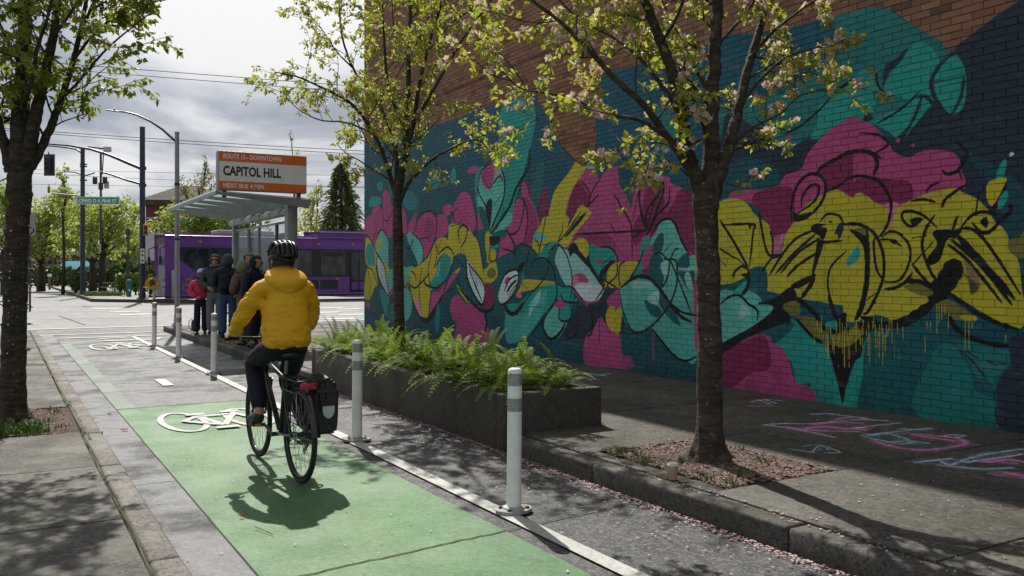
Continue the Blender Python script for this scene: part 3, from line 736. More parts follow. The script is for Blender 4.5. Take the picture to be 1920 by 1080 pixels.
# ---- the mural, painted shape by shape on the wall's own plane
def V(k): cur[0] = k
def paint_mural():
    V('X')
    # grounds
    S('N', (600, 288), (690, 264), (740, 256), (860, 222), (985, 184), (1030, 171), (1120, 142), (1310, 88), (1430, 66), (1500, 46), (1580, 28), (1630, 12), (1672, 18), (1706, 44), (1764, 78), (1780, 100),
      (1793, 86), (1820, 75), (1827, 60), (1862, 33), (1911, 0), (2100, -120), (4200, -1200), (4200, 2300), (1920, 825), (1400, 750), (680, 640), (600, 632), sm=False)
    S('B', (860, 224), (985, 186), (1100, 150), (1310, 92), (1360, 82), (1350, 300), (1200, 330), (1130, 300), (1000, 300), (880, 330))
    S('D', (1620, 290), (1700, 240), (1780, 130), (1793, 86), (1827, 60), (1862, 33), (1911, 0), (2100, -120), (4200, -1200), (4200, 2300), (1920, 825), (1880, 780), (1850, 600), (1700, 420), sm=False)
    S('t', (937, 215), (950, 195), (985, 184), (1004, 210), (1000, 250), (985, 310), (970, 360), (950, 415), (925, 440), (900, 410), (890, 350), (897, 315), (930, 300))
    S('g', (1230, 205), (1255, 203), (1265, 235), (1275, 260), (1245, 290), (1210, 305), (1195, 300), (1235, 270))
    S('g', (1000, 330), (1020, 300), (1010, 380), (985, 400), alpha=0.4)
    V('J')
    S('g', (300, 205), (520, 160), (740, 100), (960, 40), (1080, 60), (1210, 150), (1400, 260), (1450, 330), (1380, 420), (1500, 335), (1550, 420), (1560, 560), (1520, 690), (1450, 720), (1380, 620), (1390, 720),
      (1290, 850), (1130, 865), (1080, 820), (880, 730), (780, 760), (600, 890), (430, 985), (380, 900), (330, 850), (280, 790), (150, 830), (20, 830), (0, 600), (0, 260), sm=False)
    S('B', (0, 260), (300, 205), (520, 162), (740, 105), (720, 300), (640, 430), (480, 560), (200, 610), (0, 620))
    S('t', (650, 650), (780, 570), (890, 450), (960, 440), (1030, 530), (1080, 480), (1200, 300), (1300, 265), (1390, 380), (1340, 560), (1370, 640), (1280, 850), (1130, 860), (1080, 820), (900, 730), (780, 760), (600, 880), (640, 740))
    S('g', (980, 560), (1120, 590), (1200, 640), (1080, 700), (960, 740), (1000, 640))
    S('D', (1290, 700), (1370, 640), (1390, 720), (1330, 870), (1130, 870), (1200, 780), (1240, 690))
    S('t', (1380, 420), (1490, 350), (1545, 420), (1560, 540), (1540, 660), (1470, 710), (1390, 620), (1350, 530))
    S('t', (1210, 640), (1290, 600), (1340, 640), (1300, 700), (1220, 800), (1180, 840))
    S('D', (40, 870), (80, 700), (260, 800), (330, 850), (420, 900), (420, 960), (560, 870), (640, 880), (560, 993), (0, 993))
    for w, *pts in ((10, (1000, 440), (1008, 520), (1050, 580)), (9, (1270, 570), (1150, 680), (1000, 770)), (14, (1285, 600), (1240, 720), (1170, 850)), (14, (1250, 605), (1310, 600), (1375, 690), (1340, 790), (1310, 885)),
                    (18, (1480, 330), (1400, 400), (1345, 500), (1362, 600), (1430, 705), (1520, 728), (1572, 670), (1592, 560), (1582, 500)), (14, (1545, 470), (1530, 590), (1470, 712)), (16, (1355, 515), (1530, 480))): L(w, *pts, c='D' if w > 12 else 'k')
    S('D', (1040, 520), (1060, 400), (1110, 375), (1205, 290), (1150, 385), (1080, 455), (1045, 550)); S('k', (770, 545), (850, 490), (810, 540)); S('D', (920, 735), (955, 700), (985, 740), (930, 752))
    L(9, (430, 830), (520, 790), (640, 690), (740, 580)); L(7, (250, 730), (340, 800), (430, 800)); L(7, (560, 820), (540, 860))
    S('m', (1120, 872), (1150, 858), (1140, 888)); S('m', (1208, 902), (1240, 890), (1236, 912)); S('m', (445, 850), (470, 838), (472, 895), (450, 902))
    # --- magenta field of the middle
    V('D')
    S('m', (225, 960), (225, 800), (260, 700), (300, 630), (370, 555), (420, 560), (445, 640), (480, 590), (530, 548), (570, 560), (582, 670), (640, 770), (655, 840), (676, 740), (700, 640), (730, 545), (808, 538), (814, 610), (915, 615),
      (925, 660), (1000, 690), (1100, 760), (1240, 800), (1240, 1200), (700, 1250), (240, 1150))
    S('M', (225, 850), (262, 720), (300, 640), (360, 720), (380, 790), (290, 950), (222, 980)); S('M', (760, 640), (790, 610), (850, 640), (880, 700), (900, 860), (1000, 700), (1120, 780), (1240, 820), (1240, 1200), (820, 1000), (690, 1080), (668, 960), (730, 840))
    S('M', (290, 1000), (480, 1000), (560, 1080), (500, 1150), (300, 1100), alpha=0.6)
    S('P', (40, 800), (60, 720), (80, 690), (96, 730), (80, 830), (55, 930)); S('p', (355, 555), (378, 495), (416, 475), (420, 555), alpha=0.5)
    S('Y', (165, 1062), (75, 990), (100, 880), (130, 750), (165, 680), (215, 620), (270, 540), (290, 505), (320, 540), (360, 548), (330, 600), (270, 690), (230, 790), (215, 900), (222, 1010))
    # brick left bare in the notch of the painting
    cur[0] = 'X'
    P = catmull([(1004, 178), (1030, 171), (1120, 143), (1106, 190), (1118, 240), (1116, 282), (1106, 301), (1090, 309), (1066, 291), (1050, 270), (1030, 225)], True, 5)
    keep = canvas[..., 3].copy()
    fill([tex(*p)[0] for p in P], np.zeros(3, np.float32), 1.0)
    V('D')
    for w, *pts in ((8, (325, 645), (360, 690), (380, 740), (375, 800)), (8, (445, 640), (400, 710), (380, 770)), (9, (440, 740), (370, 812), (170, 1060)), (9, (290, 1005), (480, 995), (700, 985), (765, 980)),
                    (10, (540, 735), (575, 780), (580, 800), (630, 880), (660, 960), (668, 1170)), (6, (670, 920), (700, 760), (720, 690)), (13, (760, 975), (730, 880), (715, 760), (730, 660), (770, 615), (815, 628), (850, 690), (840, 745), (765, 850), (770, 965)),
                    (13, (800, 622), (850, 612), (880, 690), (850, 800), (790, 950), (765, 1010)), (10, (918, 690), (915, 780), (870, 840), (800, 905)), (9, (915, 780), (914, 890)), (8, (520, 940), (548, 988)), (9, (670, 1035), (720, 992), (765, 980)), (8, (65, 1000), (45, 1080)), (6, (195, 930), (172, 1050)),
                    (6, (430, 860), (420, 930))): L(w, *pts)
    L(7, (760, 850), (790, 880), (770, 960)); L(7, (820, 740), (800, 850), (770, 930))
    # --- leftmost group
    V('A')
    S('t', (395, 120), (420, 60), (455, 60), (468, 120), (440, 170), (400, 165), alpha=0.7); S('t', (530, 60), (548, 50), (556, 100), (540, 142), (520, 120)); S('c', (240, 200), (300, 190), (330, 260), (300, 300), (250, 280), alpha=0.35)
    S('t', (40, 240), (60, 218), (108, 225), (105, 262), (42, 280)); S('t', (85, 140), (120, 130), (115, 180), (90, 180), alpha=0.7); S('t', (150, 60), (185, 40), (190, 180), (160, 200), alpha=0.35)
    S('m', (8, 400), (30, 335), (52, 330), (60, 295), (90, 270), (118, 290), (122, 190), (142, 180), (165, 215), (166, 255), (182, 290), (190, 420), (150, 470), (120, 420), (90, 440), (70, 500), (40, 470), (10, 445))
    S('m', (235, 290), (255, 330), (263, 420), (250, 497), (232, 470)); S('m', (268, 415), (280, 370), (319, 308), (320, 345), (300, 438), (275, 440))
    S('m', (308, 430), (320, 370), (345, 330), (385, 306), (420, 315), (437, 345), (440, 400), (425, 480), (395, 560), (365, 592), (345, 500), (312, 462))
    S('M', (380, 350), (420, 360), (430, 420), (400, 470), (370, 430), alpha=0.5)
    S('m', (438, 345), (470, 325), (500, 340), (508, 420), (470, 462), (436, 460)); S('m', (480, 280), (505, 262), (536, 280), (530, 312), (500, 336), (480, 312))
    S('m', (528, 345), (548, 262), (580, 200), (605, 188), (640, 215), (660, 290), (672, 380), (650, 430), (600, 385), (540, 395))
    S('Y', (14, 490), (25, 465), (46, 472), (80, 540), (92, 600), (60, 650), (15, 600)); S('a', (75, 490), (95, 440), (115, 415), (142, 450), (157, 500), (155, 600), (140, 645), (100, 570), (78, 540))
    S('t', (18, 560), (30, 505), (55, 502), (72, 560), (70, 632), (35, 628)); S('Y', (85, 478), (112, 475), (96, 545), (84, 545)); S('T', (155, 500), (185, 450), (195, 640), (158, 630))
    S('Y', (8, 760), (30, 640), (75, 642), (88, 740), (70, 762), (40, 832), (6, 815)); S('w', (86, 590), (102, 588), (146, 690), (154, 795), (130, 772), (96, 685)); S('Y', (130, 610), (156, 640), (163, 670), (150, 705), (136, 660))
    S('a', (165, 655), (197, 650), (197, 760), (155, 805), (150, 705)); S('m', (155, 795), (186, 748), (192, 775), (165, 805))
    S('t', (105, 770), (150, 800), (165, 855), (200, 810), (200, 950), (145, 938), (115, 855)); S('T', (150, 860), (200, 830), (200, 950), (150, 938), alpha=0.7)
    S('a', (245, 630), (296, 620), (290, 685), (245, 745)); S('a', (245, 770), (290, 800), (290, 905), (265, 952), (240, 948)); S('T', (240, 440), (270, 490), (268, 560), (322, 610), (290, 632), (240, 622))
    S('a', (265, 440), (292, 434), (340, 480), (363, 550), (345, 622), (322, 630), (326, 608), (290, 530), (268, 480)); S('m', (252, 745), (272, 742), (264, 778)); S('m', (16, 855), (36, 843), (42, 888), (28, 882))
    for w, *pts in ((6, (8, 440), (40, 465), (90, 570)), (7, (90, 570), (84, 610), (92, 700), (150, 808)), (7, (90, 570), (130, 640), (154, 795)), (4, (98, 600), (140, 730)), (4, (108, 605), (146, 720)), (4, (94, 640), (140, 770)),
                    (6, (245, 500), (275, 530), (302, 470)), (6, (250, 620), (300, 480)), (6, (292, 434), (340, 480), (363, 550), (345, 622), (290, 628)), (6, (75, 492), (95, 440), (115, 415), (142, 450), (157, 500), (155, 610)),
                    (7, (310, 430), (330, 350), (370, 312), (410, 308), (437, 342), (440, 400), (425, 480), (395, 560), (366, 592)), (5, (340, 470), (380, 463), (402, 488)), (5, (75, 360), (80, 420), (60, 490)), (5, (120, 290), (118, 400), (85, 440)),
                    (5, (30, 640), (60, 660), (85, 740)), (5, (30, 650), (45, 740), (40, 830)), (6, (16, 480), (12, 560), (20, 640)), (5, (180, 290), (150, 360), (120, 350)), (6, (528, 350), (550, 300), (560, 292)), (6, (155, 860), (165, 855), (197, 815))): L(w, *pts)
    # --- yellow and turquoise figure
    S('Y', (275, 690), (285, 650), (330, 630), (380, 590), (410, 540), (430, 490), (470, 460), (512, 462), (512, 400), (545, 382), (600, 384), (640, 420), (690, 520), (640, 620), (600, 560), (545, 572), (530, 620), (480, 680), (440, 740), (405, 790), (385, 940), (340, 932), (300, 840), (285, 770), (273, 740))
    S('t', (380, 740), (430, 690), (445, 610), (470, 566), (500, 560), (526, 592), (516, 660), (480, 722), (430, 757), (395, 757)); S('Y', (368, 725), (395, 700), (440, 650), (430, 685), (390, 742)); S('p', (452, 620), (462, 615), (452, 680), (440, 690), alpha=0.6)
    S('T', (540, 590), (560, 570), (600, 560), (625, 600), (620, 770), (560, 705), (518, 685)); S('m', (410, 790), (460, 770), (540, 672), (580, 640), (570, 672), (480, 800), (420, 882), (392, 918), (402, 850)); S('Y', (548, 668), (582, 638), (568, 672))
    S('K', (310, 845), (330, 820), (356, 928), (335, 922)); S('k', (335, 930), (390, 938), (420, 890), (470, 810), (450, 880), (385, 975)); S('Y', (560, 742), (615, 800), (640, 850), (615, 840), (575, 782))
    S('M', (440, 760), (465, 735), (470, 765), (450, 785)); S('t', (440, 880), (455, 860), (455, 1000), (430, 1020), alpha=0.6)
    S('m', (520, 880), (535, 820), (568, 803), (597, 840), (640, 858), (700, 880), (740, 990), (800, 1120), (560, 1080), (560, 990), (530, 935))
    for w, *pts in ((7, (275, 740), (310, 762), (340, 740), (400, 672)), (7, (275, 690), (283, 770), (300, 840), (340, 932), (382, 945), (430, 880), (480, 795)), (6, (352, 640), (336, 770), (346, 890)), (6, (412, 550), (390, 660), (406, 780), (393, 920)),
                    (6, (430, 490), (442, 560), (422, 650)), (6, (470, 462), (442, 560)), (7, (448, 562), (500, 520), (535, 545), (545, 575)), (6, (440, 490), (458, 562)), (6, (500, 470), (548, 470), (562, 512)), (7, (512, 400), (545, 382), (600, 384), (634, 420)),
                    (7, (570, 500), (562, 430), (585, 390), (616, 402), (622, 450), (590, 522)), (6, (586, 500), (582, 570)), (6, (590, 522), (645, 470)), (8, (365, 700), (375, 742), (440, 762), (472, 732)), (7, (540, 575), (532, 640), (478, 792)), (7, (545, 575), (620, 655)), (7, (560, 705), (632, 852)), (8, (470, 805), (540, 765)), (6, (285, 660), (310, 680), (320, 720)), (6, (430, 640), (450, 600), (470, 568))): L(w, *pts)
    # --- tulip
    V('B')
    S('m', (365, 405), (395, 310), (430, 265), (448, 258), (450, 185), (470, 178), (490, 250), (520, 310), (542, 380), (548, 430), (510, 512), (460, 500), (430, 522), (400, 472), (368, 432)); S('M', (455, 270), (480, 260), (530, 360), (520, 480), (470, 500), (480, 400), alpha=0.6)
    S('m', (330, 540), (350, 450), (400, 478), (412, 580), (370, 590), (345, 620), (318, 700), (318, 610)); S('M', (540, 270), (570, 225), (590, 240), (590, 380), (560, 380)); S('P', (476, 180), (490, 175), (505, 250), (490, 240))
    S('m', (160, 120), (175, 97), (215, 90), (215, 115), (175, 130)); S('m', (212, 345), (235, 360), (250, 410), (232, 430), (210, 430))
    S('T', (310, 610), (340, 570), (400, 540), (420, 520), (440, 620), (420, 680), (360, 800), (368, 1010), (330, 930), (300, 850), (300, 740))
    S('T', (205, 455), (235, 425), (262, 470), (250, 545), (225, 500))
    S('a', (215, 250), (213, 170), (240, 110), (285, 68), (332, 80), (352, 130), (357, 220), (340, 285), (300, 400), (280, 445), (250, 370), (225, 305)); S('p', (212, 300), (225, 200), (240, 300), alpha=0.3)
    S('m', (234, 145), (250, 100), (282, 72), (302, 75), (300, 150), (275, 212), (244, 190)); S('o', (305, 78), (325, 82), (335, 150), (308, 160), alpha=0.45); S('k', (256, 310), (272, 268), (291, 270), (290, 330), (280, 412), (262, 355))
    S('T', (220, 308), (250, 320), (272, 400), (272, 442), (238, 400)); S('a', (315, 425), (350, 360), (390, 312), (398, 338), (395, 382), (350, 432), (300, 445)); S('t', (380, 330), (398, 295), (405, 285), (400, 340))
    S('T', (365, 468), (300, 472), (283, 455), (350, 428))
    S('Y', (60, 450), (62, 405), (90, 396), (150, 402), (168, 450), (200, 458), (222, 500), (236, 580), (250, 640), (300, 588), (320, 640), (312, 690), (268, 719), (235, 702), (200, 652), (165, 600), (150, 560), (138, 522), (100, 560), (60, 500)); S('Y', (256, 450), (291, 455), (282, 590), (262, 592))
    S('T', (233, 520), (256, 528), (264, 588), (243, 572)); S('t', (283, 500), (316, 490), (322, 522), (290, 532)); S('k', (278, 465), (332, 468), (322, 502), (288, 512)); S('Y', (280, 540), (315, 540), (312, 585), (282, 590))
    S('y', (265, 655), (283, 632), (305, 638), (312, 665), (296, 686), (272, 682))
    S('M', (245, 722), (280, 713), (302, 760), (302, 820), (270, 848), (240, 832), (255, 772)); S('w', (157, 615), (172, 603), (240, 700), (253, 760), (242, 822), (205, 782), (166, 692))
    for w, *pts in ((6, (215, 250), (216, 180), (240, 110), (292, 66)), (9, (338, 95), (358, 170), (350, 270), (300, 390), (280, 445)), (6, (278, 212), (234, 140)), (6, (276, 212), (330, 142), (348, 172)), (6, (216, 200), (226, 245), (260, 312), (280, 445)), (13, (490, 0), (486, 90), (420, 210), (380, 312), (288, 448)), (8, (355, 312), (318, 425)),
                    (7, (366, 410), (385, 452), (430, 432), (455, 350), (460, 275), (440, 262)), (7, (460, 502), (480, 400), (476, 310), (455, 270)), (6, (410, 560), (405, 500), (370, 432)), (9, (157, 605), (160, 690), (200, 782), (240, 828), (254, 760)), (7, (165, 605), (240, 705), (253, 760)), (6, (166, 612), (192, 700), (238, 812)), (5, (176, 625), (236, 725)), (5, (186, 652), (215, 722)), (5, (170, 645), (222, 762)),
                    (10, (112, 735), (170, 802), (240, 862), (290, 852), (303, 812)), (10, (256, 862), (262, 930), (246, 995)), (6, (200, 458), (222, 500), (236, 580), (246, 660)), (7, (120, 500), (112, 440), (130, 405), (158, 420), (150, 480), (122, 525)), (6, (70, 410), (120, 398)), (5, (136, 530), (150, 600)), (7, (285, 440), (270, 600)), (5, (288, 500), (280, 590), (312, 588), (312, 540)), (6, (210, 340), (212, 430), (190, 465)), (5, (300, 300), (350, 230)), (6, (92, 395), (85, 350), (70, 330)), (6, (345, 530), (400, 545), (420, 580))): L(w, *pts)
    # --- middle turquoise creature
    V('C')
    S('T', (95, 370), (130, 340), (200, 350), (240, 400), (230, 520), (110, 540), (80, 450)); S('T', (185, 335), (200, 270), (235, 240), (290, 252), (340, 290), (368, 322), (440, 250), (490, 222), (545, 240), (600, 290), (622, 400), (510, 560), (380, 580), (300, 545), (230, 525), (215, 430))
    S('t', (368, 330), (440, 250), (490, 225), (540, 245), (480, 280), (450, 345), (400, 340)); S('D', (600, 860), (690, 720), (830, 700), (860, 800), (830, 950), (690, 975), (560, 962))
    S('p', (500, 362), (520, 280), (548, 252), (620, 300), (700, 340), (770, 420), (850, 520), (882, 600), (830, 682), (750, 692), (690, 640), (640, 582), (590, 562), (550, 500), (520, 430)); S('t', (500, 545), (560, 560), (632, 590), (652, 690), (680, 650), (600, 705), (560, 692), (510, 650))
    S('w', (655, 565), (720, 540), (862, 560), (882, 600), (830, 682), (752, 692), (700, 640)); S('m', (630, 565), (634, 500), (680, 465), (732, 478), (760, 540), (690, 538), (660, 560), (640, 582)); S('K', (630, 530), (650, 495), (680, 490), (680, 530), (645, 580), alpha=0.7)
    S('m', (635, 590), (652, 592), (742, 682), (832, 675), (836, 692), (755, 706), (742, 726))
    S('t', (118, 722), (230, 692), (300, 622), (400, 572), (500, 552), (516, 650), (480, 702), (400, 802), (320, 922), (268, 978), (128, 1012), (120, 880)); S('a', (120, 800), (280, 780), (300, 700), (420, 600), (440, 640), (380, 820), (250, 980), (130, 1000), alpha=0.55)
    S('p', (293, 822), (310, 720), (370, 610), (392, 600), (376, 680), (322, 760)); S('Y', (238, 548), (255, 515), (380, 520), (502, 536), (500, 552), (400, 566), (330, 592), (212, 618), (228, 580)); S('o', (198, 645), (205, 620), (240, 630), (230, 662)); S('t', (240, 500), (250, 460), (260, 510), (245, 540))
    S('w', (55, 645), (70, 570), (110, 480), (160, 445), (202, 440), (217, 480), (205, 562), (160, 652), (110, 702), (70, 702)); S('m', (108, 545), (120, 503), (152, 498), (130, 552))
    S('k', (203, 442), (240, 385), (272, 380), (230, 462)); S('a', (415, 885), (430, 810), (480, 740), (520, 700), (560, 720), (620, 700), (632, 770), (600, 832), (580, 892), (530, 962), (470, 967), (430, 932)); S('t', (530, 740), (620, 705), (630, 775), (600, 828), (540, 825)); S('m', (488, 712), (515, 690), (545, 673), (582, 710), (545, 747))
    S('Y', (325, 250), (340, 160), (390, 90), (420, 30), (600, 20), (596, 120), (642, 160), (612, 240), (560, 262), (525, 225), (440, 232), (375, 322), (330, 282)); S('a', (335, 172), (362, 140), (410, 160), (442, 200), (380, 216), (335, 198))
    S('Y', (590, 130), (640, 40), (700, -60), (772, -25), (772, 20), (650, 162), (600, 202), (572, 192)); S('k', (585, 172), (690, 30), (742, -5), (702, 62), (602, 172)); S('Y', (640, 235), (680, 195), (732, 200), (764, 250), (757, 320), (735, 352), (700, 312), (668, 242))
    S('Y', (828, 500), (910, 540), (882, 595), (850, 540)); S('t', (765, 250), (800, 243), (852, 268), (930, 268), (978, 320), (970, 362), (900, 432), (850, 495), (790, 422), (765, 352)); S('m', (815, 388), (830, 363), (872, 368), (865, 397)); S('k', (605, 275), (632, 235), (668, 240), (700, 315), (740, 352), (764, 330), (775, 420), (740, 400), (650, 310), (620, 340))
    for w, *pts in ((9, (105, 605), (150, 512), (212, 480)), (14, (125, 615), (160, 560), (202, 520)), (8, (132, 640), (190, 560)), (8, (140, 660), (205, 545)), (11, (55, 645), (70, 570), (110, 480), (160, 445), (202, 440), (217, 480), (205, 562), (160, 652), (110, 702), (70, 702), (55, 645)), (22, (102, 712), (150, 778), (200, 770), (262, 690)),
                    (8, (270, 690), (300, 640), (400, 530), (450, 430), (450, 380), (400, 345), (340, 370), (310, 422)), (9, (450, 350), (460, 300), (500, 255), (542, 255), (592, 330), (627, 450), (632, 580), (616, 692)), (10, (440, 350), (490, 440), (515, 600), (508, 662), (420, 812), (278, 982)), (8, (500, 540), (560, 570), (640, 580), (742, 722)),
                    (10, (540, 630), (580, 688), (685, 696)), (16, (412, 812), (403, 880), (450, 970), (500, 967), (560, 902), (582, 842)), (10, (535, 740), (535, 826), (602, 836), (632, 780), (612, 702)), (7, (680, 722), (668, 932), (560, 987), (540, 962)), (6, (840, 682), (790, 772), (790, 932), (682, 972)), (7, (845, 672), (850, 1022)),
                    (20, (640, 250), (700, 320), (780, 425), (888, 590)), (10, (888, 592), (960, 500), (987, 430), (980, 332), (930, 268), (850, 263)), (26, (850, 492), (885, 440), (960, 368)), (9, (870, 390), (962, 333)), (9, (185, 335), (200, 270), (235, 240), (290, 254), (372, 325)), (8, (280, 480), (280, 380), (300, 280)), (9, (180, 310), (215, 430)), (7, (140, 360), (135, 450)),
                    (9, (520, 228), (590, 150), (700, -10)), (7, (522, 220), (555, 140), (565, 80)), (8, (440, -30), (395, 210), (372, 322)), (6, (338, 200), (375, 240), (378, 322)), (8, (540, 250), (610, 292)), (8, (240, 545), (285, 590)), (6, (360, 250), (440, 240)), (6, (280, 725), (420, 730)), (7, (940, 90), (965, 140)), (6, (810, 720), (730, 800))): L(w, *pts)
    # --- turquoise hat figure by the trunk
    V('E')
    S('Y', (135, 425), (150, 370), (205, 333), (342, 327), (310, 400), (280, 452), (230, 502), (160, 502), (138, 462)); S('D', (90, 602), (120, 520), (200, 508), (232, 600), (252, 782), (220, 802), (130, 742), (100, 682)); S('m', (133, 590), (200, 515), (222, 530), (237, 600), (215, 642), (170, 642))
    S('m', (-10, 842), (40, 790), (90, 700), (130, 752), (220, 812), (240, 950), (302, 970), (302, 1052), (150, 1040), (-10, 1015)); S('Y', (128, 690), (150, 633), (186, 633), (196, 662), (210, 638), (242, 638), (236, 700), (220, 807), (180, 802), (138, 752))
    S('T', (220, 810), (250, 780), (300, 802), (440, 775), (520, 880), (600, 965), (660, 990), (740, 970), (740, 1100), (300, 1070), (300, 965), (245, 950), alpha=0.35)
    S('t', (288, 432), (350, 342), (370, 200), (400, 150), (422, 170), (412, 262), (375, 312), (386, 402), (340, 422))
    S('a', (430, 195), (470, 120), (500, 60), (545, 38), (582, 60), (612, 130), (652, 210), (692, 290), (745, 340), (745, 960), (665, 992), (600, 962), (520, 872), (440, 772), (380, 792), (320, 802), (270, 752), (235, 632), (219, 520), (260, 470), (330, 438), (405, 440), (420, 330))
    S('t', (230, 620), (440, 610), (560, 620), (740, 650), (740, 955), (665, 988), (600, 960), (520, 870), (440, 772), (320, 800), (270, 750), alpha=0.35)
    for pts in (((438, 235), (480, 150), (516, 136), (517, 220), (490, 272), (450, 272)), ((408, 302), (460, 275), (512, 300), (522, 430), (500, 502), (460, 462), (418, 432)), ((618, 312), (680, 268), (692, 360), (620, 362)), ((618, 392), (722, 388), (722, 500), (680, 512), (638, 442)), ((482, 522), (560, 602), (612, 700), (634, 762), (580, 732), (510, 652), (480, 582)), ((388, 592), (430, 600), (502, 650), (490, 702), (430, 682))): S('T', *pts)
    for pts in (((298, 472), (350, 453), (462, 480), (400, 502), (310, 502)), ((408, 572), (482, 520), (482, 602), (440, 612)), ((498, 342), (547, 330), (542, 420), (515, 412)), ((663, 412), (692, 403), (717, 500), (690, 512), (668, 470)), ((618, 370), (722, 368), (717, 387), (620, 387))): S('p', *pts)
    S('m', (373, 312), (400, 240), (442, 218), (432, 290), (402, 382), (384, 382)); S('m', (722, 502), (748, 490), (748, 882), (728, 882)); S('M', (375, 380), (415, 380), (415, 420), (385, 420)); S('m', (440, 820), (455, 815), (455, 980), (440, 990), alpha=0.4)
    for w, *pts in ((8, (230, 500), (217, 440), (225, 350), (262, 324)), (10, (219, 500), (240, 640), (290, 772), (340, 805), (400, 786), (480, 720), (560, 610), (602, 500), (612, 400), (605, 330), (580, 310), (520, 310)), (16, (235, 497), (330, 430), (420, 438), (500, 520), (562, 610), (640, 700), (708, 732)), (12, (428, 165), (480, 70), (545, 36), (592, 65), (642, 190), (692, 282)),
                    (8, (450, 275), (500, 270), (555, 316), (592, 250), (622, 237)), (7, (510, 277), (586, 188)), (9, (500, 512), (545, 430), (560, 310)), (9, (560, 310), (612, 430), (710, 687)), (7, (540, 430), (540, 502)), (10, (545, 590), (640, 665), (745, 690)), (10, (438, 773), (520, 880), (600, 968), (670, 994), (745, 966)), (8, (90, 570), (85, 882)), (8, (135, 482), (200, 420), (205, 333)),
                    (8, (207, 507), (150, 470), (78, 433)), (9, (20, 330), (52, 402), (118, 482), (62, 582)), (8, (280, 460), (350, 340), (385, 240)), (8, (30, 650), (35, 800), (0, 830)), (10, (400, 105), (390, 40), (362, -20)), (9, (405, 150), (440, 90), (470, 20)), (6, (140, 800), (330, 812))): L(w, *pts)
    # --- yellow hands and face
    V('F')
    S('D', (40, 640), (80, 440), (230, 400), (262, 230), (300, 208), (360, 262), (400, 330), (460, 350), (462, 440), (440, 472), (590, 300), (662, 310), (642, 380), (590, 492), (440, 562), (420, 612), (240, 642), (100, 660)); S('N', (60, 500), (230, 410), (420, 500), (420, 600), (240, 640), (60, 640))
    S('m', (100, 690), (140, 640), (300, 632), (430, 602), (470, 540), (580, 492), (622, 400), (700, 300), (800, 210), (860, 178), (920, 138), (985, 160), (1080, 210), (1180, 330), (1230, 500), (1180, 700), (900, 685), (820, 632), (690, 682), (590, 762), (520, 862), (470, 942), (440, 1062), (390, 1062), (370, 882), (320, 802), (240, 722))
    S('M', (690, 520), (750, 450), (880, 392), (1000, 377), (1080, 400), (1160, 480), (1160, 690), (900, 682), (822, 632), (700, 680), (760, 640), (722, 540)); S('M', (300, 642), (520, 622), (522, 862), (440, 952), (400, 952), (320, 802), (252, 712)); S('K', (400, 960), (450, 940), (450, 1060), (395, 1060), alpha=0.4); S('K', (440, 940), (480, 930), (480, 980), (450, 990), alpha=0.5)
    S('Y', (0, 760), (40, 710), (120, 690), (210, 720), (272, 802), (330, 842), (372, 892), (387, 1062), (350, 1120), (150, 1250), (-30, 1280), (-120, 1280), (-120, 800))
    S('Y', (330, 1130), (440, 1080), (480, 932), (540, 842), (600, 752), (700, 682), (820, 632), (920, 682), (1080, 720), (1200, 800), (1200, 1400), (300, 1300))
    V('H')
    S('N', (500, 120), (640, 330), (700, 560), (771, 700), (771, 300), alpha=0.6)
    S('m', (-40, 30), (60, 38), (110, 80), (150, 120), (212, 140), (280, 110), (350, 105), (420, 115), (457, 150), (467, 200), (487, 250), (482, 292), (430, 292), (300, 322), (220, 347), (160, 392), (140, 472), (90, 502), (60, 420), (-40, 360))
    S('M', (-40, 250), (60, 238), (150, 250), (222, 262), (222, 352), (60, 362), (-40, 342)); S('K', (88, 382), (160, 360), (162, 420), (130, 492), (94, 498), alpha=0.7)
    S('Y', (-60, 350), (60, 362), (110, 402), (118, 470), (130, 480), (160, 392), (200, 360), (300, 317), (430, 290), (472, 310), (540, 340), (592, 390), (622, 440), (682, 500), (702, 560), (742, 640), (757, 760), (775, 860), (775, 940), (730, 972), (660, 942), (560, 882), (400, 792), (330, 832), (300, 852), (180, 932), (60, 900), (-100, 900))
    S('N', (300, 850), (340, 825), (400, 790), (470, 842), (560, 902), (660, 950), (740, 975), (790, 960), (790, 1080), (200, 1080), (60, 960), (180, 930)); S('y', (340, 822), (420, 832), (520, 902), (535, 932), (430, 922), (350, 862)); S('Y', (460, 905), (530, 905), (540, 925), (480, 925))
    V('G')
    S('T', (188, 322), (287, 310), (287, 482), (230, 492), (190, 442)); S('a', (20, 450), (150, 450), (200, 438), (262, 482), (250, 512), (322, 515), (310, 562), (200, 652), (20, 742)); S('p', (133, 592), (150, 510), (202, 560), (140, 592)); S('c', (170, 380), (185, 400), (150, 450), (100, 450))
    S('t', (290, 650), (420, 588), (560, 702), (640, 742), (680, 900), (722, 1062), (720, 1140), (500, 1100), (540, 962), (460, 952), (428, 832), (340, 742)); S('T', (280, 640), (400, 590), (440, 640), (340, 730), (300, 690)); S('t', (720, 1062), (740, 980), (830, 740), (930, 640), (900, 760), (880, 1000), (860, 1160), (720, 1130)); S('T', (850, 760), (1000, 640), (1150, 640), (1180, 760), (1000, 1100), (850, 1080))
    S('m', (20, 800), (100, 740), (180, 702), (290, 680), (332, 740), (362, 742), (412, 812), (430, 882), (460, 952), (540, 982), (555, 1070), (300, 1050), (20, 990)); S('M', (30, 800), (120, 740), (280, 690), (312, 862), (200, 900), (100, 982), (30, 970))
    S('y', (458, 582), (560, 590), (622, 652), (600, 722), (540, 692), (480, 622)); S('y', (378, 512), (460, 490), (482, 560), (430, 572)); S('y', (660, 680), (720, 660), (832, 650), (802, 722), (740, 752), (680, 750))
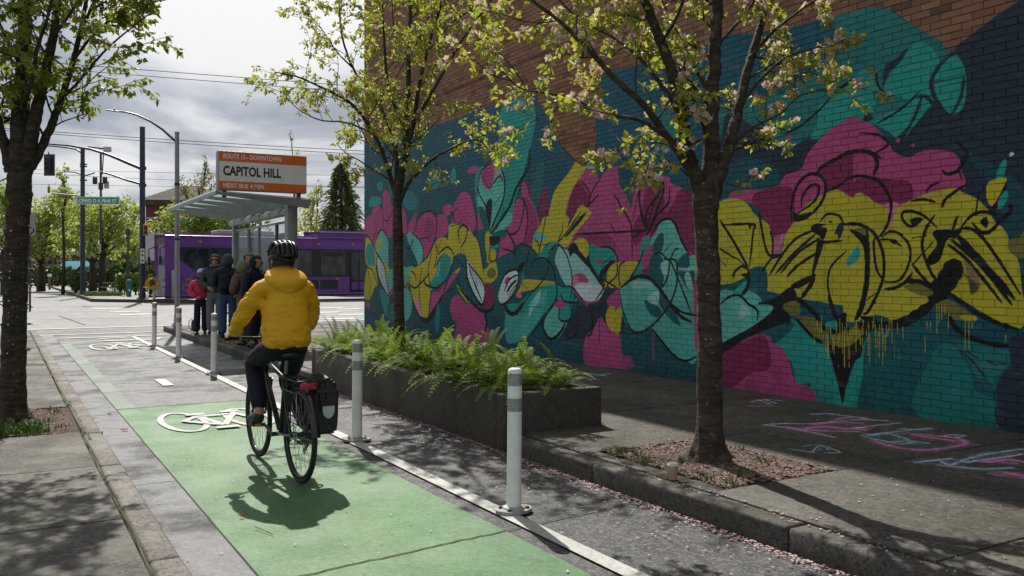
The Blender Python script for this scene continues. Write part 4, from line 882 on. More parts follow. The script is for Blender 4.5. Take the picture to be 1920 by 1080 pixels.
    S('k', (238, 510), (330, 480), (430, 413), (462, 482), (400, 502), (380, 530), (412, 562), (422, 602), (300, 652), (180, 702), (20, 802), (20, 745), (200, 642), (310, 560), (322, 520))
    S('k', (430, 402), (560, 338), (547, 375), (470, 422)); S('k', (555, 345), (590, 240), (610, 170), (580, 150), (560, 250), (545, 330)); S('k', (640, 742), (688, 640), (690, 580), (740, 560), (742, 640), (830, 620), (820, 580), (905, 588), (902, 642), (850, 692), (822, 802), (780, 842), (742, 962), (723, 1062), (714, 1062), (690, 962), (660, 842)); S('y', (665, 682), (720, 664), (822, 652), (796, 720), (740, 748), (684, 746))
    S('k', (540, 95), (560, 60), (625, 62), (600, 75), (632, 90), (605, 160), (590, 130)); S('D', (672, 115), (700, 55), (726, 60), (720, 105), (695, 152), (690, 120)); S('c', (743, 262), (800, 188), (817, 240), (755, 297)); S('t', (845, 165), (872, 165), (865, 232), (848, 210)); S('t', (620, 620), (682, 603), (682, 662), (630, 662)); S('y', (780, 92), (845, 85), (852, 140), (810, 142)); S('k', (637, 42), (665, 45), (650, 55)); S('k', (145, 345), (180, 335), (175, 360)); S('k', (188, 60), (205, 70), (195, 90))
    for w, *pts in ((17, (455, 480), (480, 492), (560, 562), (620, 652), (710, 668)), (12, (460, 590), (500, 642), (560, 702), (640, 742)), (16, (485, 478), (540, 400), (560, 345)), (8, (740, 212), (660, 290), (635, 370), (645, 460), (690, 602)), (16, (640, 460), (660, 530), (688, 602)), (20, (765, 95), (830, 150), (856, 230), (851, 400), (820, 540), (788, 602)), (9, (845, 492), (905, 448)), (8, (840, 572), (905, 500)),
                    (10, (305, 352), (380, 230), (460, 140), (565, 92)), (10, (340, 342), (450, 220), (565, 118)), (10, (370, 337), (470, 220), (592, 140)), (11, (405, 357), (470, 290), (582, 218)), (20, (318, 240), (375, 233)), (18, (322, 248), (268, 322)), (10, (182, 312), (150, 298), (112, 330), (103, 362)), (14, (188, 310), (188, 400), (150, 464)), (9, (30, 512), (80, 470), (140, 463), (190, 510), (238, 545), (240, 602)), (16, (30, 200), (112, 252)), (10, (118, 250), (182, 302)), (7, (30, 262), (67, 302)),
                    (9, (592, 48), (620, 12), (650, 3), (700, 15), (725, 60)), (9, (600, 165), (640, 160), (715, 155)), (12, (722, 62), (800, 60), (870, 90), (905, 120)), (9, (852, 90), (858, 140), (790, 100)), (6, (895, 150), (895, 280)), (7, (365, 572), (410, 620), (420, 600)), (9, (40, 66), (215, 62), (215, 110), (195, 300)), (11, (30, 40), (100, 150), (188, 305)), (10, (250, -10), (262, 80), (290, 210), (322, 245)), (8, (322, 245), (325, 150), (310, 100))): L(w, *pts)
    V('F')
    for w, *pts in ((14, (520, 852), (515, 760), (540, 640), (590, 560), (660, 524), (732, 560), (747, 640), (710, 732), (640, 802), (540, 832)), (12, (585, 742), (590, 680), (640, 610), (692, 600), (702, 640), (670, 712), (560, 792)), (17, (684, 527), (720, 480), (810, 430), (900, 385), (1000, 374), (1075, 395), (1120, 420)), (13, (752, 642), (830, 610), (900, 560), (980, 540), (1080, 560), (1110, 565)), (7, (970, 255), (1010, 250), (1080, 262))): L(w, *pts)
    S('k', (528, 782), (570, 802), (660, 782), (620, 832), (540, 846))
    V('H')
    for w, *pts in ((10, (-10, 232), (60, 250), (110, 310), (129, 380), (110, 470), (68, 532)), (13, (-10, 112), (40, 125), (63, 170), (45, 227)), (8, (45, 125), (105, 90), (110, 65), (70, 35), (-5, 25)), (11, (375, 203), (400, 222), (450, 205), (485, 150), (490, 110), (440, 65)), (10, (455, 205), (468, 242)), (10, (375, 382), (390, 345), (440, 305), (492, 272)), (7, (295, 312), (320, 280), (362, 263)), (8, (225, 352), (290, 345), (342, 357)),
                    (9, (352, 482), (290, 425), (230, 402), (190, 405), (181, 430), (205, 466), (240, 472), (282, 438)), (10, (340, 420), (300, 480), (280, 550), (290, 620), (330, 710), (368, 752)), (10, (440, 492), (510, 485), (570, 530), (650, 640), (752, 802)), (20, (450, 520), (540, 620), (722, 822)), (10, (400, 560), (500, 640), (662, 842)), (13, (420, 540), (560, 660), (712, 852)), (60, (440, 660), (395, 740), (330, 820)), (30, (330, 842), (270, 890), (180, 940), (60, 962), (-20, 950)),
                    (13, (380, 772), (470, 842), (560, 902), (660, 947), (745, 972)), (16, (400, 900), (450, 972), (560, 1032), (705, 1052)), (10, (98, 777), (150, 770), (200, 740), (232, 698)), (14, (200, 740), (260, 740), (335, 777)), (9, (230, 662), (332, 548)), (10, (230, 655), (300, 740), (352, 772)), (8, (85, 525), (120, 500), (170, 510), (217, 570), (216, 650), (170, 732), (98, 742)), (8, (100, 737), (60, 682), (45, 560), (55, 528)), (10, (-5, 480), (40, 500), (80, 570), (96, 660), (80, 760), (20, 882), (-5, 895)),
                    (15, (15, 500), (12, 750), (-5, 822)), (7, (68, 540), (130, 540), (182, 572)), (11, (468, 477), (520, 420), (580, 405), (632, 420), (642, 460), (600, 502), (560, 500), (520, 455)), (13, (608, 412), (650, 340), (682, 280)), (12, (648, 447), (705, 405), (700, 368)), (12, (538, 402), (552, 308)), (6, (230, 530), (300, 520))): L(w, *pts)
    S('k', (222, 440), (270, 430), (277, 450), (235, 472)); S('k', (328, 512), (350, 490), (440, 490), (472, 490), (440, 532), (400, 540), (360, 642), (298, 662), (308, 620), (350, 560)); S('k', (436, 440), (457, 418), (432, 492), (420, 490)); S('y', (188, 762), (260, 750), (332, 790), (300, 812), (230, 790)); S('k', (120, 542), (155, 538), (150, 562)); S('k', (556, 452), (592, 428), (592, 482))
    S('t', (638, 212), (660, 170), (682, 148), (682, 200), (660, 247), (638, 242)); S('Y', (588, 312), (600, 260), (682, 238), (672, 280), (620, 372), (594, 352)); S('t', (648, 342), (682, 298), (692, 340), (660, 387), (643, 382)); S('w', (697, 132), (708, 118), (722, 126), (708, 138)); S('y', (690, 562), (702, 540), (750, 520), (800, 470), (800, 600), (740, 627), (700, 592)); S('P', (480, 640), (540, 700), (560, 760), (520, 800), (500, 720), alpha=0.6); S('k', (470, 690), (530, 740), (550, 770), (515, 805), (500, 740), alpha=0.6)
    V('I')
    S('T', (290, 240), (520, 220), (780, 160), (880, 300), (760, 400), (640, 620), (580, 800), (430, 880), (200, 830), (230, 560), (240, 400)); S('g', (600, 762), (650, 620), (720, 480), (760, 400), (860, 318), (960, 308), (1040, 320), (1200, 360), (1332, 400), (1330, 480), (1250, 600), (1232, 640), (1222, 760), (1270, 902), (1190, 1002), (1000, 962), (700, 902), (600, 820))
    S('D', (1330, 300), (1500, 250), (1700, 200), (1700, 1200), (1270, 980), (1220, 782), (1240, 622), (1332, 480)); S('T', (960, 380), (1020, 470), (1090, 600), (1160, 680), (1190, 740), (1060, 680), (1060, 600), (1000, 480)); S('T', (1060, 620), (1150, 600), (1220, 680), (1250, 900), (1200, 740))
    for w, *pts in ((12, (870, 318), (940, 360), (1000, 460), (1080, 600)), (10, (970, 390), (1070, 490), (1150, 600)), (9, (1000, 390), (1060, 430), (1100, 450)), (9, (1160, 465), (1220, 490), (1330, 485)), (12, (1340, 480), (1260, 570), (1232, 640)), (10, (1380, 350), (1370, 480))): L(w, *pts, c='T' if w > 10 else 'D')
    # drips of paint
    r = np.random.default_rng(5)
    V('G')
    for x in np.linspace(560, 1000, 62):
        x += r.normal(0, 3); y0 = r.uniform(575, 700); ln = abs(r.normal(60, 70)) + 25
        if 690 < x < 740: ln += r.uniform(40, 150)
        L(1.5 + r.uniform(0, 1.0), (x, y0), (x + r.normal(0, 1), y0 + ln), c='Y', taper=False)
    for x in (570, 585, 630, 850, 905, 930, 955, 985, 1010, 1035): y0 = r.uniform(650, 850); L(1.4, (x, y0), (x, y0 + r.uniform(40, 130)), c='y', taper=False)
    V('H')
    for x, y0, y1 in ((300, 930, 970), (318, 935, 985), (350, 850, 990), (360, 860, 940), (372, 850, 925), (388, 850, 900), (405, 890, 970), (487, 925, 1070), (505, 925, 1065), (520, 930, 970), (680, 1000, 1030), (292, 1010, 1080), (160, 940, 990), (185, 960, 1020)): L(1.6, (x, y0), (x, y1), c='Y', taper=False)
    return P
notch = paint_mural()
# the notch of unpainted brick shows again (no paint there)
def clear(poly):
    save = canvas.copy(); canvas[..., 3] = 0; fill(poly, np.ones(3, np.float32), 1.0); m = canvas[..., 3] > 0.5
    canvas[:] = save; canvas[m, 3] = 0.0
notch_keep = catmull([(1100, 300), (1092, 308), (1072, 294), (1051, 270), (1030, 225), (1006, 180), (1030, 168), (1124, 139), (1108, 190), (1118, 240), (1115, 280), (1104, 303)], True, 5)
clear([tex(*p)[0] for p in notch_keep])
img = bpy.data.images.new('mural_paint', TW, TH, alpha=True, float_buffer=True)
img.pixels.foreach_set(canvas.ravel()); img.update(); img.pack()

m = NT('painted_brick'); p = m.pos()
sx = m.n('ShaderNodeSeparateXYZ'); m.lk(p, sx.inputs[0])
u = m.math('DIVIDE', m.math('SUBTRACT', TEX_Y1, sx.outputs[1]), TEX_Y1 - TEX_Y0); v = m.math('DIVIDE', m.math('SUBTRACT', sx.outputs[2], TEX_Z0), TEX_Z1 - TEX_Z0)
# hand-painted wobble of the edges
wob = m.n('ShaderNodeTexNoise'); m.lk(p, wob.inputs['Vector']); wob.inputs['Scale'].default_value = 22; wob.inputs['Detail'].default_value = 4
ws = m.n('ShaderNodeSeparateColor'); m.lk(wob.outputs['Color'], ws.inputs[0])
u = m.math('ADD', u, m.math('MULTIPLY', m.math('SUBTRACT', ws.outputs[0], 0.5), 0.0005)); v = m.math('ADD', v, m.math('MULTIPLY', m.math('SUBTRACT', ws.outputs[1], 0.5), 0.0018))
cv = m.n('ShaderNodeCombineXYZ'); m.lk(u, cv.inputs[0]); m.lk(v, cv.inputs[1])
ti = m.n('ShaderNodeTexImage'); ti.image = img; ti.extension = 'CLIP'; ti.interpolation = 'Linear'; m.lk(cv.outputs[0], ti.inputs['Vector'])
BL, BH = 0.203, 0.0675
row = m.math('FLOOR', m.math('DIVIDE', m.math('SUBTRACT', sx.outputs[2], WZ0), BH))
colm = m.math('FLOOR', m.math('DIVIDE', m.math('ADD', sx.outputs[1], m.math('MULTIPLY', m.math('MODULO', row, 2.0), BL / 2)), BL))
cid = m.n('ShaderNodeCombineXYZ'); m.lk(row, cid.inputs[0]); m.lk(colm, cid.inputs[1])
wnz = m.n('ShaderNodeTexWhiteNoise', noise_dimensions='2D'); m.lk(cid.outputs[0], wnz.inputs['Vector'])
bt = m.mix(m.rng(wnz.outputs['Value'], 0, 1), (0.22, 0.108, 0.064), (0.36, 0.185, 0.108))
bt = m.mix(m.math('GREATER_THAN', wnz.outputs['Value'], 0.93), bt, (0.16, 0.085, 0.058))
bt = m.mix(m.rng(m.noise(p, 45, 5, 0.7), 0.5, 0.75, 0, 0.5), bt, (0.15, 0.088, 0.062))
recess = m.rng(sx.outputs[0], 7.5035, 7.505)
raw = m.mix(recess, bt, (0.055, 0.046, 0.04))
pc = m.mix(m.rng(m.noise(p, 1.6, 6, 0.65), 0.3, 0.75, 0, 0.32), ti.outputs['Color'], m.mix(1.0, ti.outputs['Color'], (0.55, 0.58, 0.6), 'MULTIPLY'))
big_ = m.noise(p, 0.75, 7, 0.7, 0.6)
pc = m.mix(m.rng(big_, 0.46, 0.68, 0, 0.42), pc, m.mix(1.0, pc, (0.42, 0.46, 0.5), 'MULTIPLY'))
lap = m.noise(m.scalevec(p, (1, 1.1, 4.5)), 2.2, 5, 0.65)
pc = m.mix(m.rng(lap, 0.56, 0.7, 0, 0.22), pc, m.mix(0.35, pc, (0.6, 0.6, 0.58)))
chip_ = m.noise(p, 26, 8, 0.8)
pc = m.mix(m.rng(chip_, 0.665, 0.70, 0, 0.7), pc, (0.12, 0.075, 0.055))
pc = m.mix(m.rng(wnz.outputs['Value'], 0, 1, 0, 0.18), pc, m.mix(1.0, pc, (0.6, 0.62, 0.62), 'MULTIPLY'))
pc = m.mix(m.rng(m.noise(p, 70, 5, 0.75), 0.63, 0.72, 0, 0.45), pc, (0.05, 0.05, 0.05))
pc = m.mix(m.math('MULTIPLY', recess, 0.6), pc, m.mix(1.0, pc, (0.3, 0.3, 0.32), 'MULTIPLY'))
streak = m.noise(m.scalevec(p, (1, 7, 0.35)), 1.3, 6, 0.7)
pc = m.mix(m.rng(streak, 0.52, 0.75, 0, 0.3), pc, m.mix(1.0, pc, (0.55, 0.55, 0.55), 'MULTIPLY'))
lowgrime = m.math('MULTIPLY', m.rng(sx.outputs[2], 0.55, 0.14), m.rng(m.noise(p, 3.5, 6, 0.7), 0.4, 0.7))
c = m.mix(ti.outputs['Alpha'], raw, pc)
c = m.mix(m.math('MULTIPLY', lowgrime, 0.5), c, (0.03, 0.035, 0.03))
hgt = m.math('ADD', m.noise(p, 75, 5, 0.7), m.math('MULTIPLY', m.noise(p, 14, 3), 0.8))
m.bsdf(c, m.rng(ti.outputs['Alpha'], 0, 1, 0.85, 0.6), 0, m.bump(hgt, 0.5, 0.006), 0.35)
M['painted_brick'] = m.mat

bld = thing('brick_building', 'tall brick building whose street wall carries a big flower and bird mural', 'building', (WALL_X, 0, 0))
B_Y0, B_Y1, B_H = -4.0, 19.8, 12.6
MB().box(0.0055, 13, B_Y0, B_Y1 - 0.0, 0.0, B_H).build('wall', M['painted_brick'], bld)
MB().box(-0.06, 13.06, B_Y0 - .06, B_Y1 + .06, B_H, B_H + 0.25, 0.02).build('parapet', M['kerb'], bld)
cells = []
nrow = int((9.2 - WZ0) / BH); y_lo = 1.2
for r_ in range(nrow):
    off = BL / 2 if r_ % 2 else 0.0
    k0 = int(math.floor((y_lo + off) / BL)); k1 = int(math.ceil((B_Y1 + off) / BL))
    for k in range(k0, k1):
        ya = max(k * BL - off + 0.0035, y_lo); yb = min((k + 1) * BL - off - 0.0035, B_Y1 - 0.001)
        if yb - ya < 0.03: continue
        za = WZ0 + r_ * BH + 0.004; zb = za + BH - 0.008
        cells.append((ya, yb, za, zb))
def vis(c):
    px, py, d = to_px(WALL_X, (c[0] + c[1]) / 2, (c[2] + c[3]) / 2)
    return d if (0 < px < 1915 and 0 < py < 1075 and c[1] - c[0] > BL * 0.9) else 1e9
order = sorted(range(len(cells)), key=lambda i: vis(cells[i]))
single = set(order[:290])
bvar = []
for k in range(6):
    b = MB(); L2, H2 = (BL - 0.007) / 2, (BH - 0.008) / 2; j = lambda: rng.normal(0, 0.0012)
    b.v = [(0 + j(), -L2 + j(), -H2 + j()), (0 + j(), L2 + j(), -H2 + j()), (0 + j(), L2 + j(), H2 + j()), (0 + j(), -L2 + j(), H2 + j()), (0.05, -L2, -H2), (0.05, L2, -H2), (0.05, L2, H2), (0.05, -L2, H2)]
    b.f = [(0, 3, 2, 1), (0, 1, 5, 4), (1, 2, 6, 5), (2, 3, 7, 6), (3, 0, 4, 7)]; b.m = [0] * 5
    bvar.append(b.me('brick', M['painted_brick']))
bw = MB(); jit = rng.normal(0, 0.0012, (len(cells), 8))
for i, (ya, yb, za, zb) in enumerate(cells):
    if i in single:
        link('brick', bvar[i % 6], bld, (float(jit[i, 0]) * 0.8, (ya + yb) / 2, (za + zb) / 2)); continue
    q = jit[i]; b0 = len(bw.v)
    bw.v += [(q[0], ya + q[4], za + q[5]), (q[1], yb + q[6], za + q[7]), (q[2], yb + q[6], zb + q[4]), (q[3], ya + q[4], zb + q[5]), (.05, ya, za), (.05, yb, za), (.05, yb, zb), (.05, ya, zb)]
    for f in ((0, 3, 2, 1), (0, 1, 5, 4), (1, 2, 6, 5), (2, 3, 7, 6), (3, 0, 4, 7)): bw.face(*[b0 + t for t in f])
tag(bw.build('brickwork', M['painted_brick'], bld), None, None, None, 'stuff')
# soldier course ledge seen as a dark line above the painting
MB().box(-0.006, 0.02, y_lo, B_Y1, 5.005, 5.02).build('ledge', M['joint'], bld)
# ================================================================ street trees
def leaf_mesh(name, mat, L=0.07, Wd=0.042, curl=0.25, fold=0.25):
    b = MB(); n = 4; rows = []
    for i in range(n + 1):
        t = i / n; w = Wd / 2 * math.sin(math.pi * min(1, t * 0.93 + 0.07)) ** 0.8 * (1.15 - 0.45 * t); y = L * t; z = -curl * L * t * t
        rows.append(((-w, y, z + fold * w), (0, y, z), (w, y, z + fold * w)))
    for r_ in rows: b.v += list(r_)
    for i in range(n):
        for k in range(2): b.face(i * 3 + k, i * 3 + k + 1, (i + 1) * 3 + k + 1, (i + 1) * 3 + k)
    return b.me(name, mat, True, 180)
def blossom_mesh(name, mat, r=0.022):
    b = MB()
    for k in range(5):
        a = 2 * math.pi * k / 5; c, s_ = math.cos(a), math.sin(a); t = (-s_, c)
        b.poly([(0, 0, 0), (r * .6 * c + t[0] * r * .45, r * .6 * s_ + t[1] * r * .45, r * .25), (r * c, r * s_, r * .45), (r * .6 * c - t[0] * r * .45, r * .6 * s_ - t[1] * r * .45, r * .25)])
    return b.me(name, mat)
def rotz(v, axis, ang): return Matrix.Rotation(ang, 3, axis) @ v
def rnd_dir():
    v = Vector(rng.normal(0, 1, 3)); return v.normalized()

def street_tree(name, label, base, trunk_pts, trunk_rad, limbs, leafm, leafL, n_single, seed, group, twig_density=1.0, blossoms=0, trunk_sides=20, leafs_per=5, droop=0.5):
    """limbs: list of (points, r0, r1); every point is a world position"""
    global rng
    rng = np.random.default_rng(seed)
    root = thing(name, label, 'tree', base, 0, group); B = Vector(base)
    # trunk with root flare and bark ripples
    tp = catmull(trunk_pts, False, 16); N = len(tp); b = MB()
    rr = np.interp(np.linspace(0, 1, N), np.linspace(0, 1, len(trunk_rad)), trunk_rad)
    b.tube([Vector(p) - B for p in tp], [q - .012 for q in rr], trunk_sides)
    for i, v in enumerate(b.v):
        q = Vector(v); d_ = mnoise.noise(Vector((q.x * 9, q.y * 9, q.z * 4 + seed))) * 0.012 + mnoise.noise(Vector((q.x * 30, q.y * 30, q.z * 26))) * 0.009 + abs(mnoise.noise(Vector((q.x * 14, q.y * 14, q.z * 52 + seed)))) * 0.008
        h = tp[min(N - 1, i // trunk_sides)]; c = Vector(h) - B; rad = (q - c); rad.z = 0
        flare = 0.075 * math.exp(-max(0, q.z - .02) / 0.09) * (1 + 0.5 * math.sin(5 * math.atan2(rad.y, rad.x) + seed))
        if rad.length > 1e-6: b.v[i] = tuple(q + rad.normalized() * (d_ + flare))
    trunk = b.build('trunk', M['bark'], root, True, ang=180)
    twigs = MB(); leaves = []; blos = []
    def tip(p, d, sc=1.0, k=None):
        k = k or int(rng.integers(max(2, leafs_per - 2), leafs_per + 2))
        for i in range(k):
            o = rnd_dir(); o = (o + d * 0.35 + Vector((0, 0, -droop))).normalized()
            leaves.append((p + o * leafL * 0.25 + rnd_dir() * leafL * 0.35, o, sc * rng.uniform(0.6, 1.2)))
        if blossoms and rng.random() < blossoms:
            for i in range(int(rng.integers(3, 7))): blos.append((p + rnd_dir() * 0.035, rnd_dir()))
    def grow(p, d, ln, r, lvl):
        n = 4; pts = [p]; dd = d.copy(); rads = [r]
        for i in range(n):
            dd = (dd + rnd_dir() * 0.22 + Vector((0, 0, 0.06 if lvl < 2 else -0.02))).normalized()
            pts.append(pts[-1] + dd * (ln / n)); rads.append(r * (1 - 0.75 * (i + 1) / n) + 0.0012)
        twigs.tube(pts, rads, 5 if lvl == 1 else 4, cap=False)
        for i in range(1, n + 1):
            if lvl < 2 and ln > 0.22:
                for q in range(int(rng.integers(1, 3))):
                    s_ = rnd_dir(); nd = (dd + s_ * 0.9).normalized()
                    grow(pts[i], nd, ln * rng.uniform(0.35, 0.6), max(0.002, rads[i] * 0.6), lvl + 1)
            else:
                if rng.random() < 0.75: tip(pts[i], dd)
        tip(pts[-1], dd)
    for (lp_, r0, r1, dens) in limbs:
        lp_ = [Vector(p) for p in catmull(lp_, False, 8)]; n = len(lp_)
        rads = [r0 + (r1 - r0) * (i / (n - 1)) ** 0.8 for i in range(n)]
        lp_ = [p + rnd_dir() * min(0.008, rads[i] * 0.16) * (1 if 0 < i < n - 1 else 0) for i, p in enumerate(lp_)]
        b = MB(); b.tube([p - B for p in lp_], rads, 10 if r0 > 0.03 else 7)
        b.build('branch', M['bark'], root, True, ang=180)
        acc = 0.0
        for i in range(1, n):
            d = (lp_[i] - lp_[i - 1]); acc += d.length * dens * twig_density * (0.55 + 1.0 * i / n)
            while acc > 0.16:
                acc -= 0.16 * rng.uniform(0.7, 1.3)
                dn = d.normalized(); s_ = rnd_dir(); s_ = (s_ - dn * s_.dot(dn)).normalized()
                nd = (dn * rng.uniform(0.3, 0.9) + s_ + Vector((0, 0, 0.15))).normalized()
                grow(lp_[i], nd, rng.uniform(0.22, 0.62) * (0.8 + 0.3 * (1 - i / n)), max(0.0035, rads[i] * 0.3), 1)
        tip(lp_[-1], (lp_[-1] - lp_[-2]).normalized(), 1.0, 7)
    # all small twigs in one mesh
    tb = MB(); tb.v = [tuple(Vector(v) - B) for v in twigs.v]; tb.f = twigs.f; tb.m = twigs.m
    tag(tb.build('twig', M['bark'], root, True, ang=180), None, None, None, 'stuff')
    # leaves: the ones showing largest are single parts, the rest one mass
    metas = [leaf_mesh('leaf', leafm, leafL, leafL * w, c, f) for w, c, f in ((0.6, 0.3, 0.3), (0.52, 0.55, 0.15), (0.66, 0.1, 0.5))]
    def mat_of(p, o, sc_):
        y = o; x = y.cross(rnd_dir()).normalized(); z = x.cross(y)
        Mx = Matrix((x, y, z)).transposed().to_4x4(); return Matrix.Translation(p - B) @ Mx @ Matrix.Scale(sc_, 4)
    def key(l):
        px, py, d = to_px(*l[0]); return d if (-5 < px < 1925 and -5 < py < 1085 and d > 0.3) else 1e6 + d
    leaves.sort(key=key)
    mass = MB(); lv = [[v.co.copy() for v in me.vertices] for me in metas]; lf = [[tuple(p.vertices) for p in me.polygons] for me in metas]
    for i, (p, o, s_) in enumerate(leaves):
        k = i % 3; T = mat_of(p, o, s_)
        if i < n_single:
            ob = link('leaf', metas[k], root); ob.matrix_local = T
        else:
            b0 = len(mass.v); mass.v += [tuple(T @ v) for v in lv[k]]
            for f in lf[k]: mass.face(*[b0 + q for q in f])
    if mass.v: tag(mass.build('foliage', leafm, root, True, ang=180), None, None, None, 'stuff')
    if blos:
        bm_ = blossom_mesh('blossom', M['blossom']); blos.sort(key=key); rest = MB(); bv = [v.co.copy() for v in bm_.vertices]; bf = [tuple(p.vertices) for p in bm_.polygons]
        for i, (p, o) in enumerate(blos):
            T = mat_of(p, o, rng.uniform(0.8, 1.4))
            if i < 90: ob = link('blossom', bm_, root); ob.matrix_local = T
            else:
                b0 = len(rest.v); rest.v += [tuple(T @ v) for v in bv]
                for f in bf: rest.face(*[b0 + q for q in f])
        if rest.v: tag(rest.build('blossom_mass', M['blossom'], root), None, None, None, 'stuff')
    return root, len(leaves)

STREET = 'flowering trees along the bike lane'
def limb(d0, pts, r0, r1, dens=1.0):
    """pts: (px, py, depth offset) sighted at the tree's own depth"""
    return ([at_depth(x, y, d0 + o) for x, y, o in pts], r0, r1, dens)

# right tree in the mulch square
dR = 6.32; bR = ground(1330, 862, KERB_H)
tpR = [(bR.x, bR.y, KERB_H - 0.05), at_depth(1331, 800, dR), at_depth(1330, 620, dR), at_depth(1326, 470, dR), at_depth(1322, 385, dR), at_depth(1320, 340, dR)]
limR = [limb(dR, [(1322, 400, 0), (1308, 345, 0), (1292, 290, -.05), (1275, 210, -.15), (1258, 130, -.25), (1232, 60, -.3), (1205, -10, -.4), (1180, -90, -.5), (1150, -200, -.6)], .062, .02, .7),
        limb(dR, [(1328, 390, 0), (1333, 300, .05), (1335, 200, .1), (1340, 100, .15), (1346, 0, .2), (1350, -110, .25), (1360, -260, .3)], .075, .025, .75),
        limb(dR, [(1330, 385, 0), (1352, 320, .02), (1374, 250, .1), (1392, 170, .2), (1412, 95, .3), (1432, 30, .4), (1455, -40, .5), (1490, -150, .6)], .055, .018, .8),
        limb(dR, [(1302, 330, -.02), (1255, 262, -.2), (1205, 195, -.35), (1150, 145, -.45), (1105, 95, -.5), (1055, 45, -.55), (1000, 2, -.6), (950, -40, -.7)], .032, .008, 1.15),
        limb(dR, [(1255, 262, -.2), (1200, 225, -.1), (1140, 215, 0), (1085, 190, .1), (1030, 175, .15), (975, 165, .2), (938, 128, .2)], .018, .005, 1.2),
        limb(dR, [(1262, 190, -.15), (1225, 140, -.1), (1190, 100, 0), (1140, 65, .1), (1090, 40, .2), (1040, -10, .3)], .018, .006, 1.1),
        limb(dR, [(1385, 200, .15), (1425, 150, .1), (1470, 110, 0), (1510, 95, -.1), (1555, 82, -.1)], .014, .004, .9),
        limb(dR, [(1405, 110, .25), (1450, 60, .3), (1500, 20, .35), (1560, -20, .4), (1610, -60, .4)], .016, .005, 1.0),
        limb(dR, [(1366, 280, .1), (1410, 240, .0), (1460, 215, -.1), (1500, 180, -.1), (1550, 165, -.15)], .011, .004, .9),
        limb(dR, [(1312, 355, 0), (1280, 320, -.2), (1250, 300, -.3), (1215, 285, -.4), (1180, 268, -.4)], .008, .003, .8),
        limb(dR, [(1240, 80, -.3), (1270, 30, -.5), (1290, -30, -.7)], .016, .006, 1.0),
        limb(dR, [(1336, 190, .1), (1300, 120, .3), (1270, 60, .5), (1240, 0, .7)], .018, .006, 1.1),
        limb(dR, [(1340, 90, .15), (1385, 40, .3), (1420, -10, .4), (1440, -80, .6)], .016, .006, 1.0),
        limb(dR, [(1330, -40, .2), (1250, -120, .3), (1150, -180, .4), (1060, -220, .4)], .02, .008, 1.5), limb(dR, [(1350, -60, .2), (1420, -140, .1), (1500, -200, 0), (1600, -240, 0)], .02, .008, 1.5), limb(dR, [(1346, -80, .2), (1330, -200, -.3), (1300, -330, -.6)], .02, .008, 1.6), limb(dR, [(1440, -10, .4), (1520, -90, .6), (1640, -120, .8)], .018, .007, 1.5), limb(dR, [(1350, -150, .3), (1380, -260, .8), (1420, -380, 1.1)], .02, .008, 1.6),  # dense limbs above the view, added so their shade falls on the pavement
        limb(dR, [(1345, 330, 0), (1365, 345, -.15), (1385, 350, -.25)], .006, .003, .8)]
street_tree('cherry_tree', 'blossoming cherry tree in the mulch square with a takeaway cup at its foot', (bR.x, bR.y, KERB_H - .02), tpR, [.118, .104, .096, .092, .1, .08], limR, M['leaf'], 0.050, 290, 3, STREET, .76, 0.24, leafs_per=4)

# middle tree in the planter
dP = 10.5; xP = at_depth(748, 640, dP)
tpP = [(xP.x, xP.y, 0.40), at_depth(748, 600, dP), at_depth(747, 500, dP), at_depth(746, 420, dP), at_depth(746, 370, dP), at_depth(752, 320, dP)]
limP = [limb(dP, [(750, 340, 0), (760, 280, 0), (764, 190, .1), (767, 100, .2), (770, 0, .3), (772, -90, .4)], .05, .016, 1.0),
        limb(dP, [(746, 380, 0), (731, 330, 0), (708, 265, -.1), (665, 200, -.2), (615, 170, -.3), (560, 145, -.4), (515, 135, -.5)], .036, .006, 1.0),
        limb(dP, [(744, 350, 0), (741, 270, .2), (720, 215, .4), (690, 165, .5), (662, 128, .6), (640, 60, .7), (636, -20, .8)], .034, .008, 1.0),
        limb(dP, [(747, 385, 0), (765, 345, -.1), (786, 322, -.2), (812, 298, -.4), (850, 277, -.5), (895, 262, -.6), (930, 300, -.7)], .03, .006, .95),
        limb(dP, [(752, 330, 0), (773, 240, -.2), (786, 160, -.4), (805, 80, -.5), (826, 10, -.6), (840, -70, -.7)], .034, .010, 1.0),
        limb(dP, [(775, 235, -.2), (800, 190, -.4), (835, 130, -.6), (870, 70, -.7), (925, -5, -.9), (960, -60, -1)], .022, .008, 1.0),
        limb(dP, [(762, 250, 0), (730, 170, -.3), (722, 100, -.5), (718, 30, -.6), (714, -50, -.7)], .022, .008, 1.05),
        limb(dP, [(700, 250, -.1), (650, 230, .1), (600, 225, .2), (560, 205, .2), (525, 170, .2)], .014, .004, 1.0),
        limb(dP, [(735, 340, 0), (700, 318, -.2), (672, 300, -.3), (650, 288, -.3), (630, 268, -.3)], .012, .004, 1.0),
        limb(dP, [(660, 126, .6), (630, 95, .5), (600, 50, .4), (575, 25, .3)], .012, .004, .9),
        limb(dP, [(766, 130, .2), (740, 60, .5), (735, -10, .7)], .014, .006, 1.0), limb(dP, [(766, 110, .2), (800, 40, .5), (815, -30, .7)], .014, .006, 1.0),
        limb(dP, [(742, 300, .2), (700, 280, .6), (670, 230, .9), (640, 190, 1.0)], .014, .005, 1.1), limb(dP, [(800, 100, -.5), (850, 40, -.3), (890, 10, -.2), (900, -50, -.1)], .014, .005, 1.0)]
street_tree('cherry_tree', 'slender young tree growing out of the fern planter', (xP.x, xP.y, 0.42), tpP, [.085, .075, .072, .07, .066, .05], limP, M['leaf'], 0.048, 290, 4, STREET, .80, 0.03, leafs_per=4)

